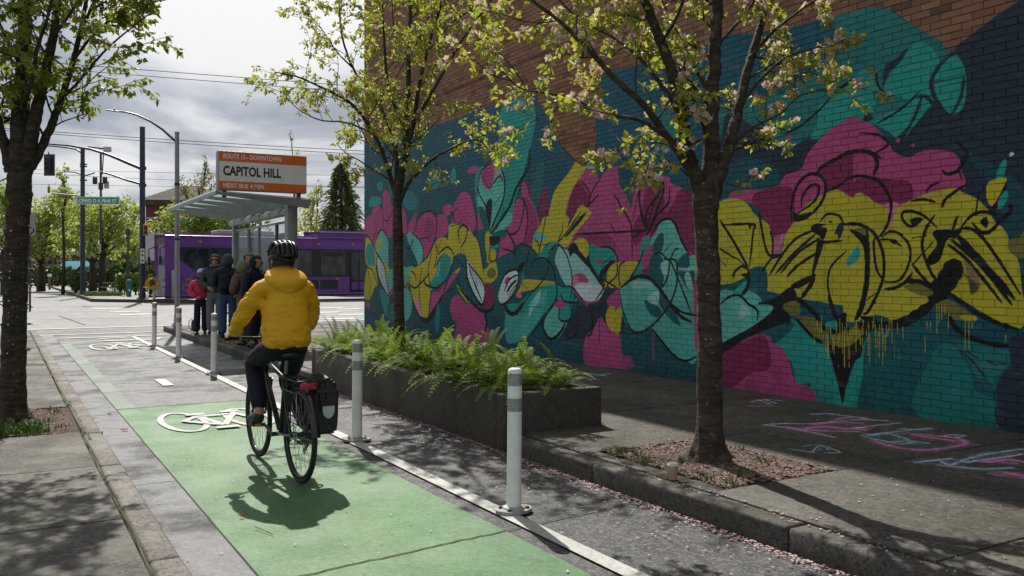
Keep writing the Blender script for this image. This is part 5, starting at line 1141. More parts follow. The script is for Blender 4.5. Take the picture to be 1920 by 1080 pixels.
# left tree at the frame edge
dL = 8.17; bL = ground(22, 785, LEFT_H)
tpL = [(bL.x, bL.y, LEFT_H - 0.05), at_depth(25, 700, dL), at_depth(29, 560, dL), at_depth(33, 430, dL), at_depth(36, 360, dL), at_depth(38, 300, dL)]
limL = [limb(dL, [(36, 320, 0), (38, 250, 0), (42, 170, .05), (46, 80, .1), (48, -10, .15), (50, -120, .2), (60, -260, .3)], .105, .03, .8),
        limb(dL, [(48, 310, 0), (62, 240, -.05), (76, 175, -.1), (92, 105, -.15), (104, 40, -.2), (112, -40, -.3), (125, -150, -.4)], .07, .02, .85),
        limb(dL, [(50, 325, 0), (78, 275, .05), (104, 215, .1), (128, 145, .15), (146, 80, .2), (160, 10, .3), (175, -80, .3)], .05, .014, .9),
        limb(dL, [(20, 320, 0), (8, 270, -.05), (-6, 215, -.1), (-25, 150, -.2), (-50, 60, -.3), (-80, -60, -.4)], .055, .016, 1.0),
        limb(dL, [(112, 190, .1), (150, 150, 0), (185, 108, -.1), (215, 78, -.2), (250, 50, -.2), (290, 18, -.3)], .016, .005, 1.2),
        limb(dL, [(140, 110, .15), (175, 65, .2), (210, 35, .2), (260, 5, .2), (300, -40, .2)], .016, .005, 1.2),
        limb(dL, [(104, 215, .1), (135, 195, .2), (165, 180, .2), (195, 168, .2)], .010, .004, 1.0),
        limb(dL, [(88, 250, .05), (110, 232, -.1), (135, 222, -.1), (165, 212, -.2)], .009, .004, 1.0),
        limb(dL, [(100, 70, -.2), (135, 20, -.3), (170, -30, -.4), (220, -60, -.5)], .018, .006, 1.0),
        limb(dL, [(44, 130, 0), (15, 80, -.3), (-10, 20, -.5), (-30, -60, -.6)], .025, .008, 1.0),
        limb(dL, [(-8, 210, -.1), (-40, 190, -.4), (-80, 160, -.6), (-130, 100, -.8)], .02, .006, 1.0),
        limb(dL, [(150, 60, .2), (190, -20, 0), (240, -100, -.2), (300, -160, -.4)], .018, .006, 1.0),
        limb(dL, [(48, -20, .15), (90, -120, .6), (120, -220, 1.0)], .03, .008, 1.0), limb(dL, [(40, 200, 0), (60, 150, -.6), (70, 90, -1.0), (90, 30, -1.4), (110, -60, -1.8)], .026, .008, 1.0),
        limb(dL, [(-20, 170, -.2), (-60, 80, -.9), (-110, -20, -1.6), (-160, -140, -2.2)], .024, .008, 1.1), limb(dL, [(52, -60, .2), (120, -130, .1), (200, -190, 0), (280, -230, 0)], .03, .01, 1.9), limb(dL, [(50, -100, .2), (-20, -180, 0), (-110, -230, -.2), (-190, -280, -.3)], .03, .01, 1.9), limb(dL, [(54, -140, .2), (90, -260, .3), (150, -350, .4)], .03, .01, 2.0), limb(dL, [(54, -160, .2), (20, -290, -.4), (-30, -380, -.8)], .03, .01, 2.0), limb(dL, [(112, -40, -.3), (170, -150, -.8), (230, -220, -1.2)], .025, .01, 1.9), limb(dL, [(48, -60, .15), (60, -190, 1.0), (80, -260, 1.6)], .03, .01, 1.9), limb(dL, [(-40, 20, -.3), (-120, -120, 0), (-220, -200, .2)], .03, .01, 1.8),  # after the first: unseen dense limbs added to cast shade on the left pavement
        limb(dL, [(28, 330, 0), (10, 335, -.15), (-8, 345, -.25)], .008, .004, .8)]
street_tree('street_tree', 'thick dark-barked tree wound with light string at the left edge', (bL.x, bL.y, LEFT_H - .02), tpL, [.135, .118, .112, .106, .12, .10], limL, M['leaf_green'], 0.058, 290, 5, STREET, .74, 0.0, droop=0.8, leafs_per=4)
rng = np.random.default_rng(21)

# string of fairy lights wound round the left trunk
fl = thing('fairy_light_string', 'dark cable of tiny unlit bulbs wound round the left trunk', 'light string', (bL.x, bL.y, LEFT_H))
pts = []; bulbs = []
zs = [0.75, 1.02, 1.2, 1.42, 1.52, 1.68, 1.86]
axis = lambda z: Vector(np.array([np.interp(z, [t[2] for t in tpL], [t[i] for t in tpL]) for i in range(3)]))
cb_ = MB()
for zc in zs:
    tilt = rng.uniform(-.08, .08); pts = []
    for i in range(33):
        a = 2 * math.pi * i / 32; z = zc + tilt * math.sin(a + zc * 3) + rng.normal(0, .006); c = axis(z)
        pts.append(Vector((c.x + .131 * math.cos(a), c.y + .131 * math.sin(a), z)) - Vector((bL.x, bL.y, LEFT_H)))
    cb_ = MB(); cb_.tube(pts, .006, 5, cap=False); cb_.build('cable', M['wire'], fl, True); bulbs += pts[::11]
bb = MB(); bb.ball((0, 0, 0), .007, 8, 6); bulb_me = bb.me('bulb', M['white_plastic'], True)
for p in bulbs:
    o = Vector((p.x, p.y, 0)).normalized() if False else (p - (axis(p.z + LEFT_H) - Vector((bL.x, bL.y, LEFT_H)))); o.z = 0
    link('bulb', bulb_me, fl, p + o.normalized() * .012)

# petals stuck on the two near trunks
b = MB()
def stick(tp_, rad, n, z0, z1, side):
    for i in range(n):
        z = rng.uniform(z0, z1); c = [np.interp(z, [t[2] for t in tp_], [t[k] for t in tp_]) for k in range(3)]
        a = side + rng.normal(0, .7); e = Vector((math.cos(a), math.sin(a), 0)); p = Vector((c[0], c[1], z)) + e * (rad + .006); t = Vector((-e.y, e.x, 0)); s_ = rng.uniform(.005, .010)
        u = Vector((0, 0, 1)); an = rng.uniform(0, 3); t2 = t * math.cos(an) + u * math.sin(an); u2 = u * math.cos(an) - t * math.sin(an)
        b.poly([p + t2 * s_, p + u2 * s_ * .7 + e * .003, p - t2 * s_, p - u2 * s_ * .7 + e * .003])
stick(tpR, .110, 20, .9, 2.2, -2.25); stick(tpL, .128, 16, .7, 2.3, -1.6)
tag(b.build('stuck_petals', M['petal']), 'pale petals stuck to the bark of the near trunks', None, None, 'stuff')

# ================================================================ planter with ferns
PLX0, PLX1, PLY0, PLY1, PLH = 3.64, 4.66, 6.36, 11.6, 0.48
pl = thing('planter', 'long low concrete planter box full of green ferns', 'planter', (PLX0, PLY0, 0))
w = .13
def wl(nm, x0, x1, y0, y1): MB().box(x0 - PLX0, x1 - PLX0, y0 - PLY0, y1 - PLY0, -.05, PLH, .018).build(nm, M['planter'], pl, True, ang=60)
wl('wall', PLX0, PLX0 + w, PLY0 + w, PLY1 - w); wl('wall', PLX1 - w, PLX1, PLY0 + w, PLY1 - w); wl('wall', PLX0, PLX1, PLY0, PLY0 + w - .001); wl('wall', PLX0, PLX1, PLY1 - w + .001, PLY1)
MB().box(w, PLX1 - PLX0 - w, w, PLY1 - PLY0 - w, 0, PLH - .06).build('soil', M['soil'], pl)

def frond_mesh(L, e0, e1, npair=26, seed=0):
    """one arching fern frond: starts at elevation e0 and droops to e1, pinnae on both sides"""
    r = np.random.default_rng(seed); b = MB(); pts = [Vector((0, 0, 0))]; sw = r.normal(0, .12)
    for i in range(npair):
        t = (i + .5) / npair; e = e0 + (e1 - e0) * t ** 1.3; pts.append(pts[-1] + Vector((sw * t, math.cos(e), math.sin(e))).normalized() * (L / npair))
    b.tube(pts, [.0038 * (1 - .8 * i / npair) for i in range(npair + 1)], 4, cap=False)
    for i in range(3, npair + 1):
        t = i / npair; tg = (pts[i] - pts[i - 1]).normalized(); side = tg.cross(Vector((0, 0, 1))).normalized(); up = side.cross(tg)
        pl_ = L * .165 * min(1, t * 3.2) * (1.12 - t) ** .75 + .004; wd = L / npair * .36
        for sg in (1, -1):
            o = pts[i]; d = (side * sg + tg * .42 + up * r.uniform(-.05, .22)).normalized(); e1_ = o + d * pl_ * .55; e2 = o + d * pl_ - up * pl_ * .12
            b0 = len(b.v); b.v += [tuple(o - tg * wd), tuple(o + tg * wd), tuple(e1_ + tg * wd * .75), tuple(e1_ - tg * wd * .6), tuple(e2)]
            b.face(b0, b0 + 1, b0 + 2, b0 + 3); b.face(b0 + 3, b0 + 2, b0 + 4)
    return b.me('frond', M['fern'])
fr_me = [frond_mesh(L_, R(a_), R(c_), 21, s_) for s_, (L_, a_, c_) in enumerate(((.54, 60, -40), (.62, 52, -55), (.46, 75, 5), (.68, 45, -60), (.56, 66, -30), (.50, 82, 30)))]
fern_spots = [(3.86 + .265 * c_ + rng.uniform(-.04, .04), 6.68 + .10 * (c_ % 2) + .655 * r_ + rng.uniform(-.06, .06)) for c_ in range(3) for r_ in range(8) if not (c_ == 1 and r_ == 4)]
FERN = 'ferns planted in the concrete planter'
NTH = ('first', 'second', 'third', 'fourth', 'fifth', 'sixth', 'seventh', 'eighth', 'ninth', 'tenth'); cnt = {0: 0, 1: 0, 2: 0}
for i, (fx, fy) in enumerate(fern_spots):
    row = 0 if fx < 4.0 else (1 if fx < 4.27 else 2)
    f = thing('fern', 'green fern in the %s row of the planter, %s from its near end' % (('kerb-side', 'middle', 'wall-side')[row], NTH[cnt[row]]), 'fern', (fx, fy, PLH - .07), 0, FERN); cnt[row] += 1
    nf = 22; ph = rng.uniform(0, 6)
    for k in range(nf):
        a = ph + 2.4 * k + rng.uniform(-.3, .3); up_ = k % 4 == 0
        s_ = rng.uniform(.85, 1.22) * (.8 if fy < 6.9 and math.cos(a) < 0 else 1); o = link('frond', fr_me[(5 if k % 8 == 0 else 2) if up_ else int(rng.choice([0, 1, 3, 4]))], f, (0.03 * math.cos(a), .03 * math.sin(a), 0))
        o.rotation_euler = (rng.uniform(-.12, .15), rng.uniform(-.2, .2), a); o.scale = (s_, s_, s_)

# ================================================================ bollards
def make_bollard():
    t = thing('bollard', '', 'bollard', (0, 0, 0.012), 0, 'white flexible bollards on the lane edge line')
    b = MB(); pts = [(.125 * math.cos(a) * 1.0, .092 * math.sin(a)) for a in np.linspace(0, 2 * math.pi, 33)[:-1]]
    b.prism(pts, 0, .018); b.lathe([(.075, .0181), (.066, .03), (.053, .034)], n=24); b.build('base_plate', M['base_plate'], t, True, ang=35)
    b = MB(); b.lathe([(.046, .03), (.045, .5), (.0445, .862), (.044, .872), (.040, .886), (.028, .893), (.0, .895)], n=28); b.build('post', M['white_plastic'], t, True, ang=50)
    for z0, z1 in ((.785, .862), (.625, .708)):
        b = MB(); b.lathe([(.0448, z0), (.0462, z0 + .001), (.0460, z1 - .001), (.0446, z1)], n=28); b.build('reflective_band', M['refl_band'], t, True, ang=50)
    for k in range(4):
        a = math.pi / 4 + k * math.pi / 2; b = MB(); x, y = .098 * math.cos(a), .066 * math.sin(a)
        b.lathe([(.013, .0182), (.013, .024), (.009, .032), (.0, .034)], (x, y, 0), 10); b.build('bolt', M['bolt'], t, True, ang=35)
    return t
bol = make_bollard()
for i, (x, y, rz, lab) in enumerate(((2.77, 4.71, .1, 'nearest white bollard with two grey bands, tallest in view by the kerb'), (2.74, 7.41, -.3, 'white bollard just right of the bicycle in front of the planter'),
        (2.73, 13.4, .2, 'white bollard standing before the man in jeans at the stop'), (2.70, 16.2, .5, 'white bollard in front of the grey lamp pole foot'), (2.70, 19.0, 0, 'farthest white bollard left of the lamp pole'))):
    o = bol if i == 0 else copy_tree(bol); o.location = (x, y, .013); o.rotation_euler = (rng.uniform(-.012, .012), rng.uniform(-.012, .012), rz); o['label'] = lab

# ================================================================ small things on the ground
def scatter(name, label, mat, spots, size, zf, lift=.004, curl=.4):
    b = MB()
    for (x, y) in spots:
        a = rng.uniform(0, 2 * math.pi); s_ = size * rng.uniform(.6, 1.3); c, s2 = math.cos(a), math.sin(a); z = zf(x, y) + lift + rng.uniform(0, .004); t = rng.uniform(-.3, .3)
        def q(u, v, h): return (x + (u * c - v * s2) * s_, y + (u * s2 + v * c) * s_, z + max(0, h) * s_)
        b.poly([q(-1, 0, .3 * curl), q(0, -.6, 0 + t * .1), q(1, 0, .5 * curl), q(0, .6, .1)])
    return tag(b.build(name, mat), label, None, None, 'stuff')
hz = lambda x, y: (KERB_H if x > 3.64 else (LEFT_H if x < .765 else .012))
sp_ = []
for i in range(2600):
    y = rng.uniform(.5, 12.5); sp_.append((3.625 - abs(rng.normal(0, .055)), y))
for i in range(500): sp_.append((3.6 - abs(rng.normal(0, .35)), rng.uniform(.5, 9)))
scatter('kerb_petals', 'fallen pink petals drifted along the foot of the right kerb', M['petal'], sp_, .012, lambda x, y: .006)
sp_ = [(rng.uniform(3.83, 7.2), rng.uniform(1, 9)) for i in range(420)] + [(3.72 + rng.normal(0, .2) ** 2 * 1.5, rng.uniform(.8, 6.2)) for i in range(200)]
sp_ = [s_ for s_ in sp_ if not (PX0 < s_[0] < PX1 and PY0 < s_[1] < PY1) and not (s_[0] < 4.7 and s_[1] > 6.3)]
scatter('pavement_petals', 'fallen petals scattered over the mural pavement', M['petal'], sp_, .011, hz)
sp_ = [(rng.uniform(.8, 3.5), rng.uniform(1, 13)) for i in range(170)]
scatter('lane_petals', 'few fallen petals scattered over the lane', M['petal'], sp_, .010, hz)
sp_ = [(rng.uniform(PX0, PX1), rng.uniform(PY0, PY1)) for i in range(2600)]
scatter('wood_chips', 'brown bark chips and petals in the right tree square', M['chip'], sp_, .020, lambda x, y: KERB_H, .006, .9)
sp_ = [(rng.uniform(-.7, .56), rng.uniform(8.5, 10.1)) for i in range(900)]
scatter('leaf_litter', 'brown leaf litter in the left tree pit', M['chip'], sp_, .016, lambda x, y: LEFT_H, .004, .9)
def blades(b, x, y, z, n, h, spread, wd):
    for i in range(n):
        a = rng.uniform(0, 6.28); r_ = abs(rng.normal(0, spread)); px, py = x + r_ * math.cos(a), y + r_ * math.sin(a); hh = h * rng.uniform(.5, 1.2); la = rng.uniform(0, 6.28); lean = rng.uniform(.1, .7) * hh; ww = wd * rng.uniform(.6, 1.3); ca, sa = math.cos(la), math.sin(la)
        m_ = (px + ca * lean * .4, py + sa * lean * .4, z + hh * .65); b0 = len(b.v)
        b.v += [(px - sa * ww, py + ca * ww, z), (px + sa * ww, py - ca * ww, z), (m_[0] + sa * ww, m_[1] - ca * ww, m_[2]), (m_[0] - sa * ww, m_[1] + ca * ww, m_[2]), (px + ca * lean, py + sa * lean, z + hh * .95)]
        b.face(b0, b0 + 1, b0 + 2, b0 + 3); b.face(b0 + 3, b0 + 2, b0 + 4)
b = MB()
for i in range(60): blades(b, rng.uniform(-.55, .3), rng.uniform(8.5, 9.1), LEFT_H, 22, .075, .06, .0075)
for i in range(12): blades(b, .66 + rng.normal(0, .03), 8.35 + rng.normal(0, .12), LEFT_H * .6, 10, .05, .03, .006)
for i in range(16): blades(b, rng.uniform(-.6, .5), rng.uniform(8.5, 10), LEFT_H, 14, .05, .05, .005)
tag(b.build('weeds', M['grass']), 'bright green weeds growing at the foot of the left tree', None, None, 'stuff')
b = MB()
for (x, y, n) in ((4.2, 4.78, 40), (4.62, 4.95, 26), (4.0, 5.25, 30), (4.05, 5.1, 24), (3.99, 4.3, 26), (4.05, 4.12, 26), (4.7, 4.5, 16), (4.35, 4.3, 14), (4.9, 4.9, 12), (3.97, 4.9, 18)): blades(b, x, y, KERB_H, n, .06, .045, .004)
tag(b.build('grass_tufts', M['grass']), 'small grass tufts in the right tree square', None, None, 'stuff')
# a few bigger fallen leaves
def dead_leaf(px, py, z, label, mat, s_=.05):
    p = ground(px, py, z); b = MB()
    for k in range(5):
        a = k * 1.25; b.poly([(0, 0, .004), (s_ * math.cos(a) * .6, s_ * math.sin(a) * .6, .02), (s_ * math.cos(a + .35), s_ * math.sin(a + .35), .006), (s_ * .55 * math.cos(a + .8), s_ * .55 * math.sin(a + .8), .012)])
    o = b.build('fallen_leaf', mat); o.location = (p.x, p.y, z + .004); tag(o, label, 'leaf')
dead_leaf(233, 808, .01, 'crumpled red leaf lying on the gutter slab by the left tree', M['cl_red'], .045)
dead_leaf(452, 970, .012, 'small pink leaf lying on the green lane left of the shadow', M['cl_mitten'], .022)
dead_leaf(205, 779, .01, 'tiny dark dead leaf on the gutter beside the lane start', M['soil'], .022)
b = MB(); p, q = ground(478, 990, .012), ground(512, 1003, .012); b.tube([(p.x, p.y, .02), ((p.x + q.x) / 2 + .005, (p.y + q.y) / 2, .016), (q.x, q.y, .015)], .0025, 5); tag(b.build('fallen_twig', M['chip'], None, True), 'short red-brown twig lying on the green lane', 'twig')

# takeaway cup
cp = ground(1261, 899, KERB_H); cup = thing('paper_cup', 'small tan takeaway cup with pale lid at the mulch edge', 'cup', (cp.x, cp.y, KERB_H + .002), .3)
b = MB(); b.lathe([(.027, 0), (.029, .002), (.038, .09), (.0385, .0905)], n=24); b.build('cup_body', M['cup'], cup, True, ang=40)
b = MB(); b.lathe([(.0385, .0906), (.0415, .092), (.0415, .099), (.037, .101), (.036, .108), (.033, .109), (.031, .104), (0, .104)], n=24); b.build('lid', M['cup_lid'], cup, True, ang=40)

# chalk drawing on the pavement
VZ = (1000, 640, 2.087)
ch = thing('chalk_drawing', 'pink and blue chalk drawing of loops on the shaded pavement', 'chalk drawing', (0, 0, KERB_H + .0085))
zc = [0.0]
def C(mat, w, *pts):
    P = [ground(VZ[0] + x / VZ[2], VZ[1] + y / VZ[2], KERB_H) for x, y in pts]
    P = catmull([(p.x, p.y) for p in P], False, 6) if len(P) > 2 else [(p.x, p.y) for p in P]
    b = MB(); zc[0] += .00012; b.ribbon([(p[0] + rng.normal(0, .004), p[1] + rng.normal(0, .004)) for p in P], [w * rng.uniform(.7, 1.25) for p in P], zc[0]); b.build('chalk_stroke', M['chalk_' + mat], ch)
    b = MB(); b.ribbon([(p[0] + rng.normal(0, .015), p[1] + rng.normal(0, .015)) for p in P], [w * rng.uniform(1.6, 4.0) for p in P], zc[0] - .0040); b.build('chalk_dust', M['smear_' + mat], ch)
C('white', .03, (905, 330), (1040, 350), (1180, 380)); C('white', .03, (905, 330), (1000, 325), (1100, 325), (1250, 310), (1390, 315)); C('pink', .07, (1060, 345), (1140, 338), (1220, 345), (1310, 350)); C('pink', .06, (1090, 330), (1180, 320), (1290, 325)); C('pink', .05, (980, 335), (1060, 350), (1150, 355), (1280, 358)); C('pink', .04, (1180, 310), (1260, 300), (1310, 310))
C('white', .03, (1210, 350), (1330, 335), (1440, 322)); C('blue', .04, (1090, 290), (1150, 287), (1220, 295), (1310, 305)); C('blue', .03, (1280, 372), (1400, 360), (1560, 342)); C('blue', .035, (1300, 380), (1370, 365), (1440, 380), (1480, 400), (1430, 405), (1360, 392), (1300, 380)); C('pink', .05, (1320, 390), (1400, 415), (1500, 430), (1600, 425), (1690, 405), (1660, 385), (1560, 372), (1480, 366)); C('pink', .05, (1480, 370), (1580, 385), (1650, 395)); C('white', .03, (1440, 345), (1500, 350), (1560, 345)); C('blue', .03, (1380, 400), (1480, 395), (1550, 405))
C('blue', .015, (1005, 425), (1060, 435), (1110, 440)); C('blue', .015, (1060, 415), (1120, 410), (1200, 440), (1140, 440)); C('blue', .015, (1090, 440), (1120, 415), (1160, 430)); C('white', .02, (1610, 375), (1640, 370), (1690, 372), (1660, 380))
C('blue', .04, (1490, 480), (1580, 470), (1640, 465)); C('blue', .035, (1590, 465), (1620, 490), (1680, 500), (1780, 505), (1880, 500)); C('blue', .035, (1640, 490), (1720, 460), (1820, 440), (1930, 425)); C('pink', .03, (1580, 490), (1660, 498)); C('pink', .06, (1760, 480), (1850, 470), (1930, 480)); C('pink', .07, (1840, 520), (1900, 530), (1940, 545)); C('white', .03, (1690, 480), (1800, 465), (1930, 445)); C('pink', .03, (1770, 470), (1830, 480), (1900, 485))
C('white', .02, (850, 240), (920, 232), (990, 238)); C('white', .02, (880, 232), (930, 250)); C('white', .02, (900, 230), (950, 248)); C('pink', .02, (820, 258), (880, 258), (940, 255))
C('white', .03, (140, 135), (220, 130), (290, 140)); C('blue', .03, (180, 125), (240, 135), (300, 128)); C('pink', .03, (210, 152), (260, 152)); C('pink', .02, (430, 150), (470, 154))
# ================================================================ people (skinned figures)
def skin_mesh(verts, edges, sub=2):
    """verts: (x, y, z, rx, ry); grows a smooth surface round the skeleton"""
    me = bpy.data.meshes.new('skel'); me.from_pydata([v[:3] for v in verts], edges, [])
    o = bpy.data.objects.new('skel', me); col.objects.link(o)
    md = o.modifiers.new('s', 'SKIN'); md.use_smooth_shade = True
    sv = me.skin_vertices[0].data
    seen = set(); adj = {i: [] for i in range(len(verts))}
    for a, b_ in edges: adj[a].append(b_); adj[b_].append(a)
    for i, v in enumerate(verts):
        sv[i].radius = (v[3], v[4]); sv[i].use_root = False
    for i in range(len(verts)):
        if i in seen: continue
        sv[i].use_root = True; st = [i]
        while st:
            k = st.pop()
            if k in seen: continue
            seen.add(k); st += adj[k]
    ms = o.modifiers.new('d', 'SUBSURF'); ms.levels = sub; ms.render_levels = sub
    dg = bpy.context.evaluated_depsgraph_get(); dg.update()
    ev = bpy.data.meshes.new_from_object(o.evaluated_get(dg))
    bpy.data.objects.remove(o); bpy.data.meshes.remove(me)
    return ev
def chain(*segs):
    V_, E_ = [], []
    for pts in segs:
        b0 = len(V_)
        for i, p in enumerate(pts):
            V_.append(tuple(p) if len(p) == 5 else (*p, p[3]) if len(p) == 4 else p)
            if i: E_.append((b0 + i - 1, b0 + i))
    return V_, E_
def skel_mb(mb, verts, edges, sub=2):
    me = skin_mesh(verts, edges, sub); mb.mesh(me); bpy.data.meshes.remove(me); return mb
def wrinkle(me, amp, scale, seed=0):
    for v in me.vertices:
        q = v.co; n = mnoise.noise(Vector((q.x * scale, q.y * scale, q.z * scale * 1.7 + seed))) + .5 * mnoise.noise(Vector((q.x * scale * 2.3 + 4, q.y * scale * 2.3, q.z * scale * 4 + seed)))
        v.co = q + v.normal * (n * amp)
def finish(mb, name, mats, parent, amp=0, scale=10, seed=0):
    me = mb.me(name, mats, True, 180)
    if amp: wrinkle(me, amp, scale, seed)
    return link(name, me, parent)

def head_mb(mb, c, r, yaw=0.0, pitch=0.0, roll=0.0):
    """head with jaw, nose, ears, lips and brow; faces +Y before turning; r is half the head height"""
    T = Matrix.Translation(Vector(c)) @ Matrix.Rotation(yaw, 4, 'Z') @ Matrix.Rotation(pitch, 4, 'X') @ Matrix.Rotation(roll, 4, 'Y')
    bm = bmesh.new(); bmesh.ops.create_uvsphere(bm, u_segments=24, v_segments=18, radius=1)
    for v in bm.verts:
        x, y, z = v.co; t = max(0, -z)
        w = .72 * (1 - .28 * t * t); dpt = .88 * (1 - .12 * t * t)
        nx, ny, nz = x * w, y * dpt + .10 * t * (1 if y > 0 else .2), z
        if y > .3:
            if abs(x) < .2 and -.25 < z < .12: ny += .16 * (1 - abs(x) / .2) * (1 - abs(z + .16) / .36)       # nose
            if abs(abs(x) - .33) < .16 and abs(z - .06) < .12: ny -= .07                                     # eye sockets
            if abs(x) < .26 and abs(z + .46) < .07: ny += .05                                               # lips
            if abs(x) < .3 and z < -.75: ny += .07                                                          # chin
        v.co = Vector((nx, ny, nz)) * r
    mb.bm(bm, T)
    for sx in (-1, 1): mb.ball(T @ Vector((sx * .73 * r, -.02 * r, .0)), (.07 * r, .17 * r, .26 * r), 8, 6, Matrix.Rotation(yaw, 4, 'Z'))
    return T
def eyes(T, r, parent):
    for sx in (-1, 1):
        b = MB(); b.ball(T @ Vector((sx * .32 * r, .80 * r, .06 * r)), (.11 * r, .07 * r, .07 * r), 8, 6); b.build('eye', M['hair'], parent, True, ang=180)
def hand_mb(mb, wrist, dirv, palm_n, size=.18, curl=.9):
    """five-fingered hand: palm, four unequal bent fingers, thumb from the side of the palm"""
    d = Vector(dirv).normalized(); n = Vector(palm_n); n = (n - d * n.dot(d)).normalized(); s = d.cross(n)
    w = Vector(wrist); pl_ = size * .52
    V_ = []; E_ = []
    a = w; m_ = w + d * pl_ * .5; e = w + d * pl_
    V_ += [(*a, size * .15, size * .12), (*m_, size * .22, size * .10), (*e, size * .22, size * .085)]; E_ += [(0, 1), (1, 2)]
    for k, (off, ln) in enumerate(((-.155, .40), (-.05, .46), (.055, .43), (.15, .34))):
        p = w + d * pl_ * .82 + s * (off * size); q = d; b0 = len(V_); V_.append((*p, size * .05, size * .05))
        for j in range(3):
            ang = curl * (.45 + .55 * j); q = (d * math.cos(ang) + n * math.sin(ang)).normalized(); p = p + q * (ln * size * (.42, .33, .25)[j]); rr = size * (.048, .044, .036)[j]
            V_.append((*p, rr, rr)); E_.append((b0 + j, b0 + j + 1))
    b0 = len(V_); p = w + d * pl_ * .2 - s * size * .14; V_.append((*p, size * .065, size * .06))
    p1 = p + (d * .6 - s * .7 + n * .35).normalized() * size * .20; p2 = p1 + (d * .75 - s * .1 + n * .65).normalized() * size * .17
    V_ += [(*p1, size * .055, size * .055), (*p2, size * .042, size * .042)]; E_ += [(b0, b0 + 1), (b0 + 1, b0 + 2)]
    skel_mb(mb, V_, E_, 1)
def shoe_mb(mb, heel, toe, h=.085, w=.048):
    h0, t = Vector(heel), Vector(toe); L_ = (t - h0).length
    skel_mb(mb, *chain([(*(h0 + Vector((0, 0, h * .5))), w * .85, h * .52), (*(h0.lerp(t, .4) + Vector((0, 0, h * .48))), w * .95, h * .46), (*(h0.lerp(t, .75) + Vector((0, 0, h * .34))), w, h * .34), (*(t + Vector((0, 0, h * .28))), w * .8, h * .24)]), 2)
    d = (t - h0).normalized(); s = Vector((-d.y, d.x, 0)); z = h0.z

# ================================================================ bicycle
BX, BY = 1.835, 6.12
bike = thing('bicycle', 'black city bicycle with rear rack being ridden along the green lane', 'bicycle', (BX, BY, .010), R(1.2))
WR = .345
def wheel(y, nm='wheel'):
    wt_ = MB(); wt_.lathe([(.018, -.035), (.022, -.033), (.022, -.03), (.015, -.028), (.015, .028), (.022, .03), (.022, .033), (.018, .035)], (0, y, WR), 14, 'x'); hub = wt_.build(nm, M['black_metal'], bike, True)
    b = MB(); b.ring((0, y, WR), WR - .019, .0185, 64, 10); b.build('tyre', M['black_rubber'], hub, True, ang=180)
    b = MB(); b.ring((0, y, WR), WR - .047, .0105, 64, 8, flat=1.2); b.build('rim', M['black_metal'], hub, True, ang=180)
    b = MB(); b.ring((0, y, WR), WR - .030, .019, 64, 4, flat=.95); 
    b = MB()
    for k in range(28):
        a = 2 * math.pi * k / 28; sd = 1 if k % 2 else -1; a2 = a + (.55 if (k // 2) % 2 else -.55)
        b.tube([(sd * .03, y + .022 * math.cos(a2), WR + .022 * math.sin(a2)), (0, y + (WR - .05) * math.cos(a), WR + (WR - .05) * math.sin(a))], .0014, 4, cap=False)
    tag(b.build('spokes', M['chrome'], hub, True), None, None, None, 'stuff')
    b = MB(); b.ring((-.045, y, WR), .07, .006, 30, 4, flat=.25)
    for k in range(5):
        a = 2 * math.pi * k / 5; b.tube([(-.045, y + .02 * math.cos(a), WR + .02 * math.sin(a)), (-.045, y + .068 * math.cos(a + .5), WR + .068 * math.sin(a + .5))], .004, 4)
    b.build('brake_disc', M['chrome'], hub, True)
    return hub
wheel(0); wheel(1.06)
BB = (0, .45, .285)
b = MB(); b.tube([BB, (0, .325, .745)], .0175, 12); b.tube([BB, (0, .855, .70)], .021, 12); b.tube([(0, .335, .70), (0, .84, .80)], .0175, 12); b.tube([(0, .862, .665), (0, .825, .845)], .022, 12)
for sx in (-1, 1):
    b.tube([(sx * .03, .45, .285), (sx * .05, .2, .315), (sx * .062, 0, WR)], .010, 8); b.tube([(sx * .018, .33, .70), (sx * .05, .15, .50), (sx * .062, 0, WR)], .008, 8)
b.build('frame', M['black_metal'], bike, True)
b = MB()
for sx in (-1, 1): b.tube([(sx * .05, .868, .655), (sx * .054, .92, .53), (sx * .052, 1.06, WR)], [.015, .013, .009], 8)
b.tube([(-.05, .868, .655), (.05, .868, .655)], .016, 8); b.build('fork', M['black_metal'], bike, True)
b = MB(); b.tube([(0, .325, .74), (0, .297, .862)], .0135, 10); b.build('seat_post', M['chrome'], bike, True)
b = MB(); skel_mb(b, *chain([(0, .175, .888, .072, .024), (0, .24, .893, .072, .022), (0, .31, .888, .045, .018), (0, .40, .884, .022, .015), (0, .435, .880, .014, .012)]), 2); b.build('saddle', M['grey_plastic'], bike, True, ang=180)
b = MB(); b.tube([(0, .825, .84), (0, .812, .925), (0, .86, .975)], .0155, 10); b.build('stem', M['black_metal'], bike, True)
b = MB(); b.tube([(-.33, .765, .985), (-.22, .80, .99), (-.10, .855, .98), (.10, .855, .98), (.22, .80, .99), (.33, .765, .985)], .0115, 10); hb = b.build('handlebar', M['black_metal'], bike, True)
for sx in (-1, 1):
    b = MB(); b.tube([(sx * .335, .763, .985), (sx * .215, .802, .99)], .0165, 10); b.build('grip', M['black_rubber'], hb, True)
    b = MB(); b.tube([(sx * .20, .83, .985), (sx * .25, .845, .97), (sx * .31, .82, .955)], .005, 6); b.build('brake_lever', M['chrome'], hb, True)
    b = MB(); b.tube([(sx * .19, .83, .985), (sx * .12, .92, .96), (sx * .04, .92, .86), (sx * .03, .88, .72)], .003, 5); b.build('cable', M['wire'], hb, True)
b = MB(); b.box(-.035, .035, .84, .875, 1.0, 1.02, .004); b.build('display', M['grey_plastic'], hb, True)
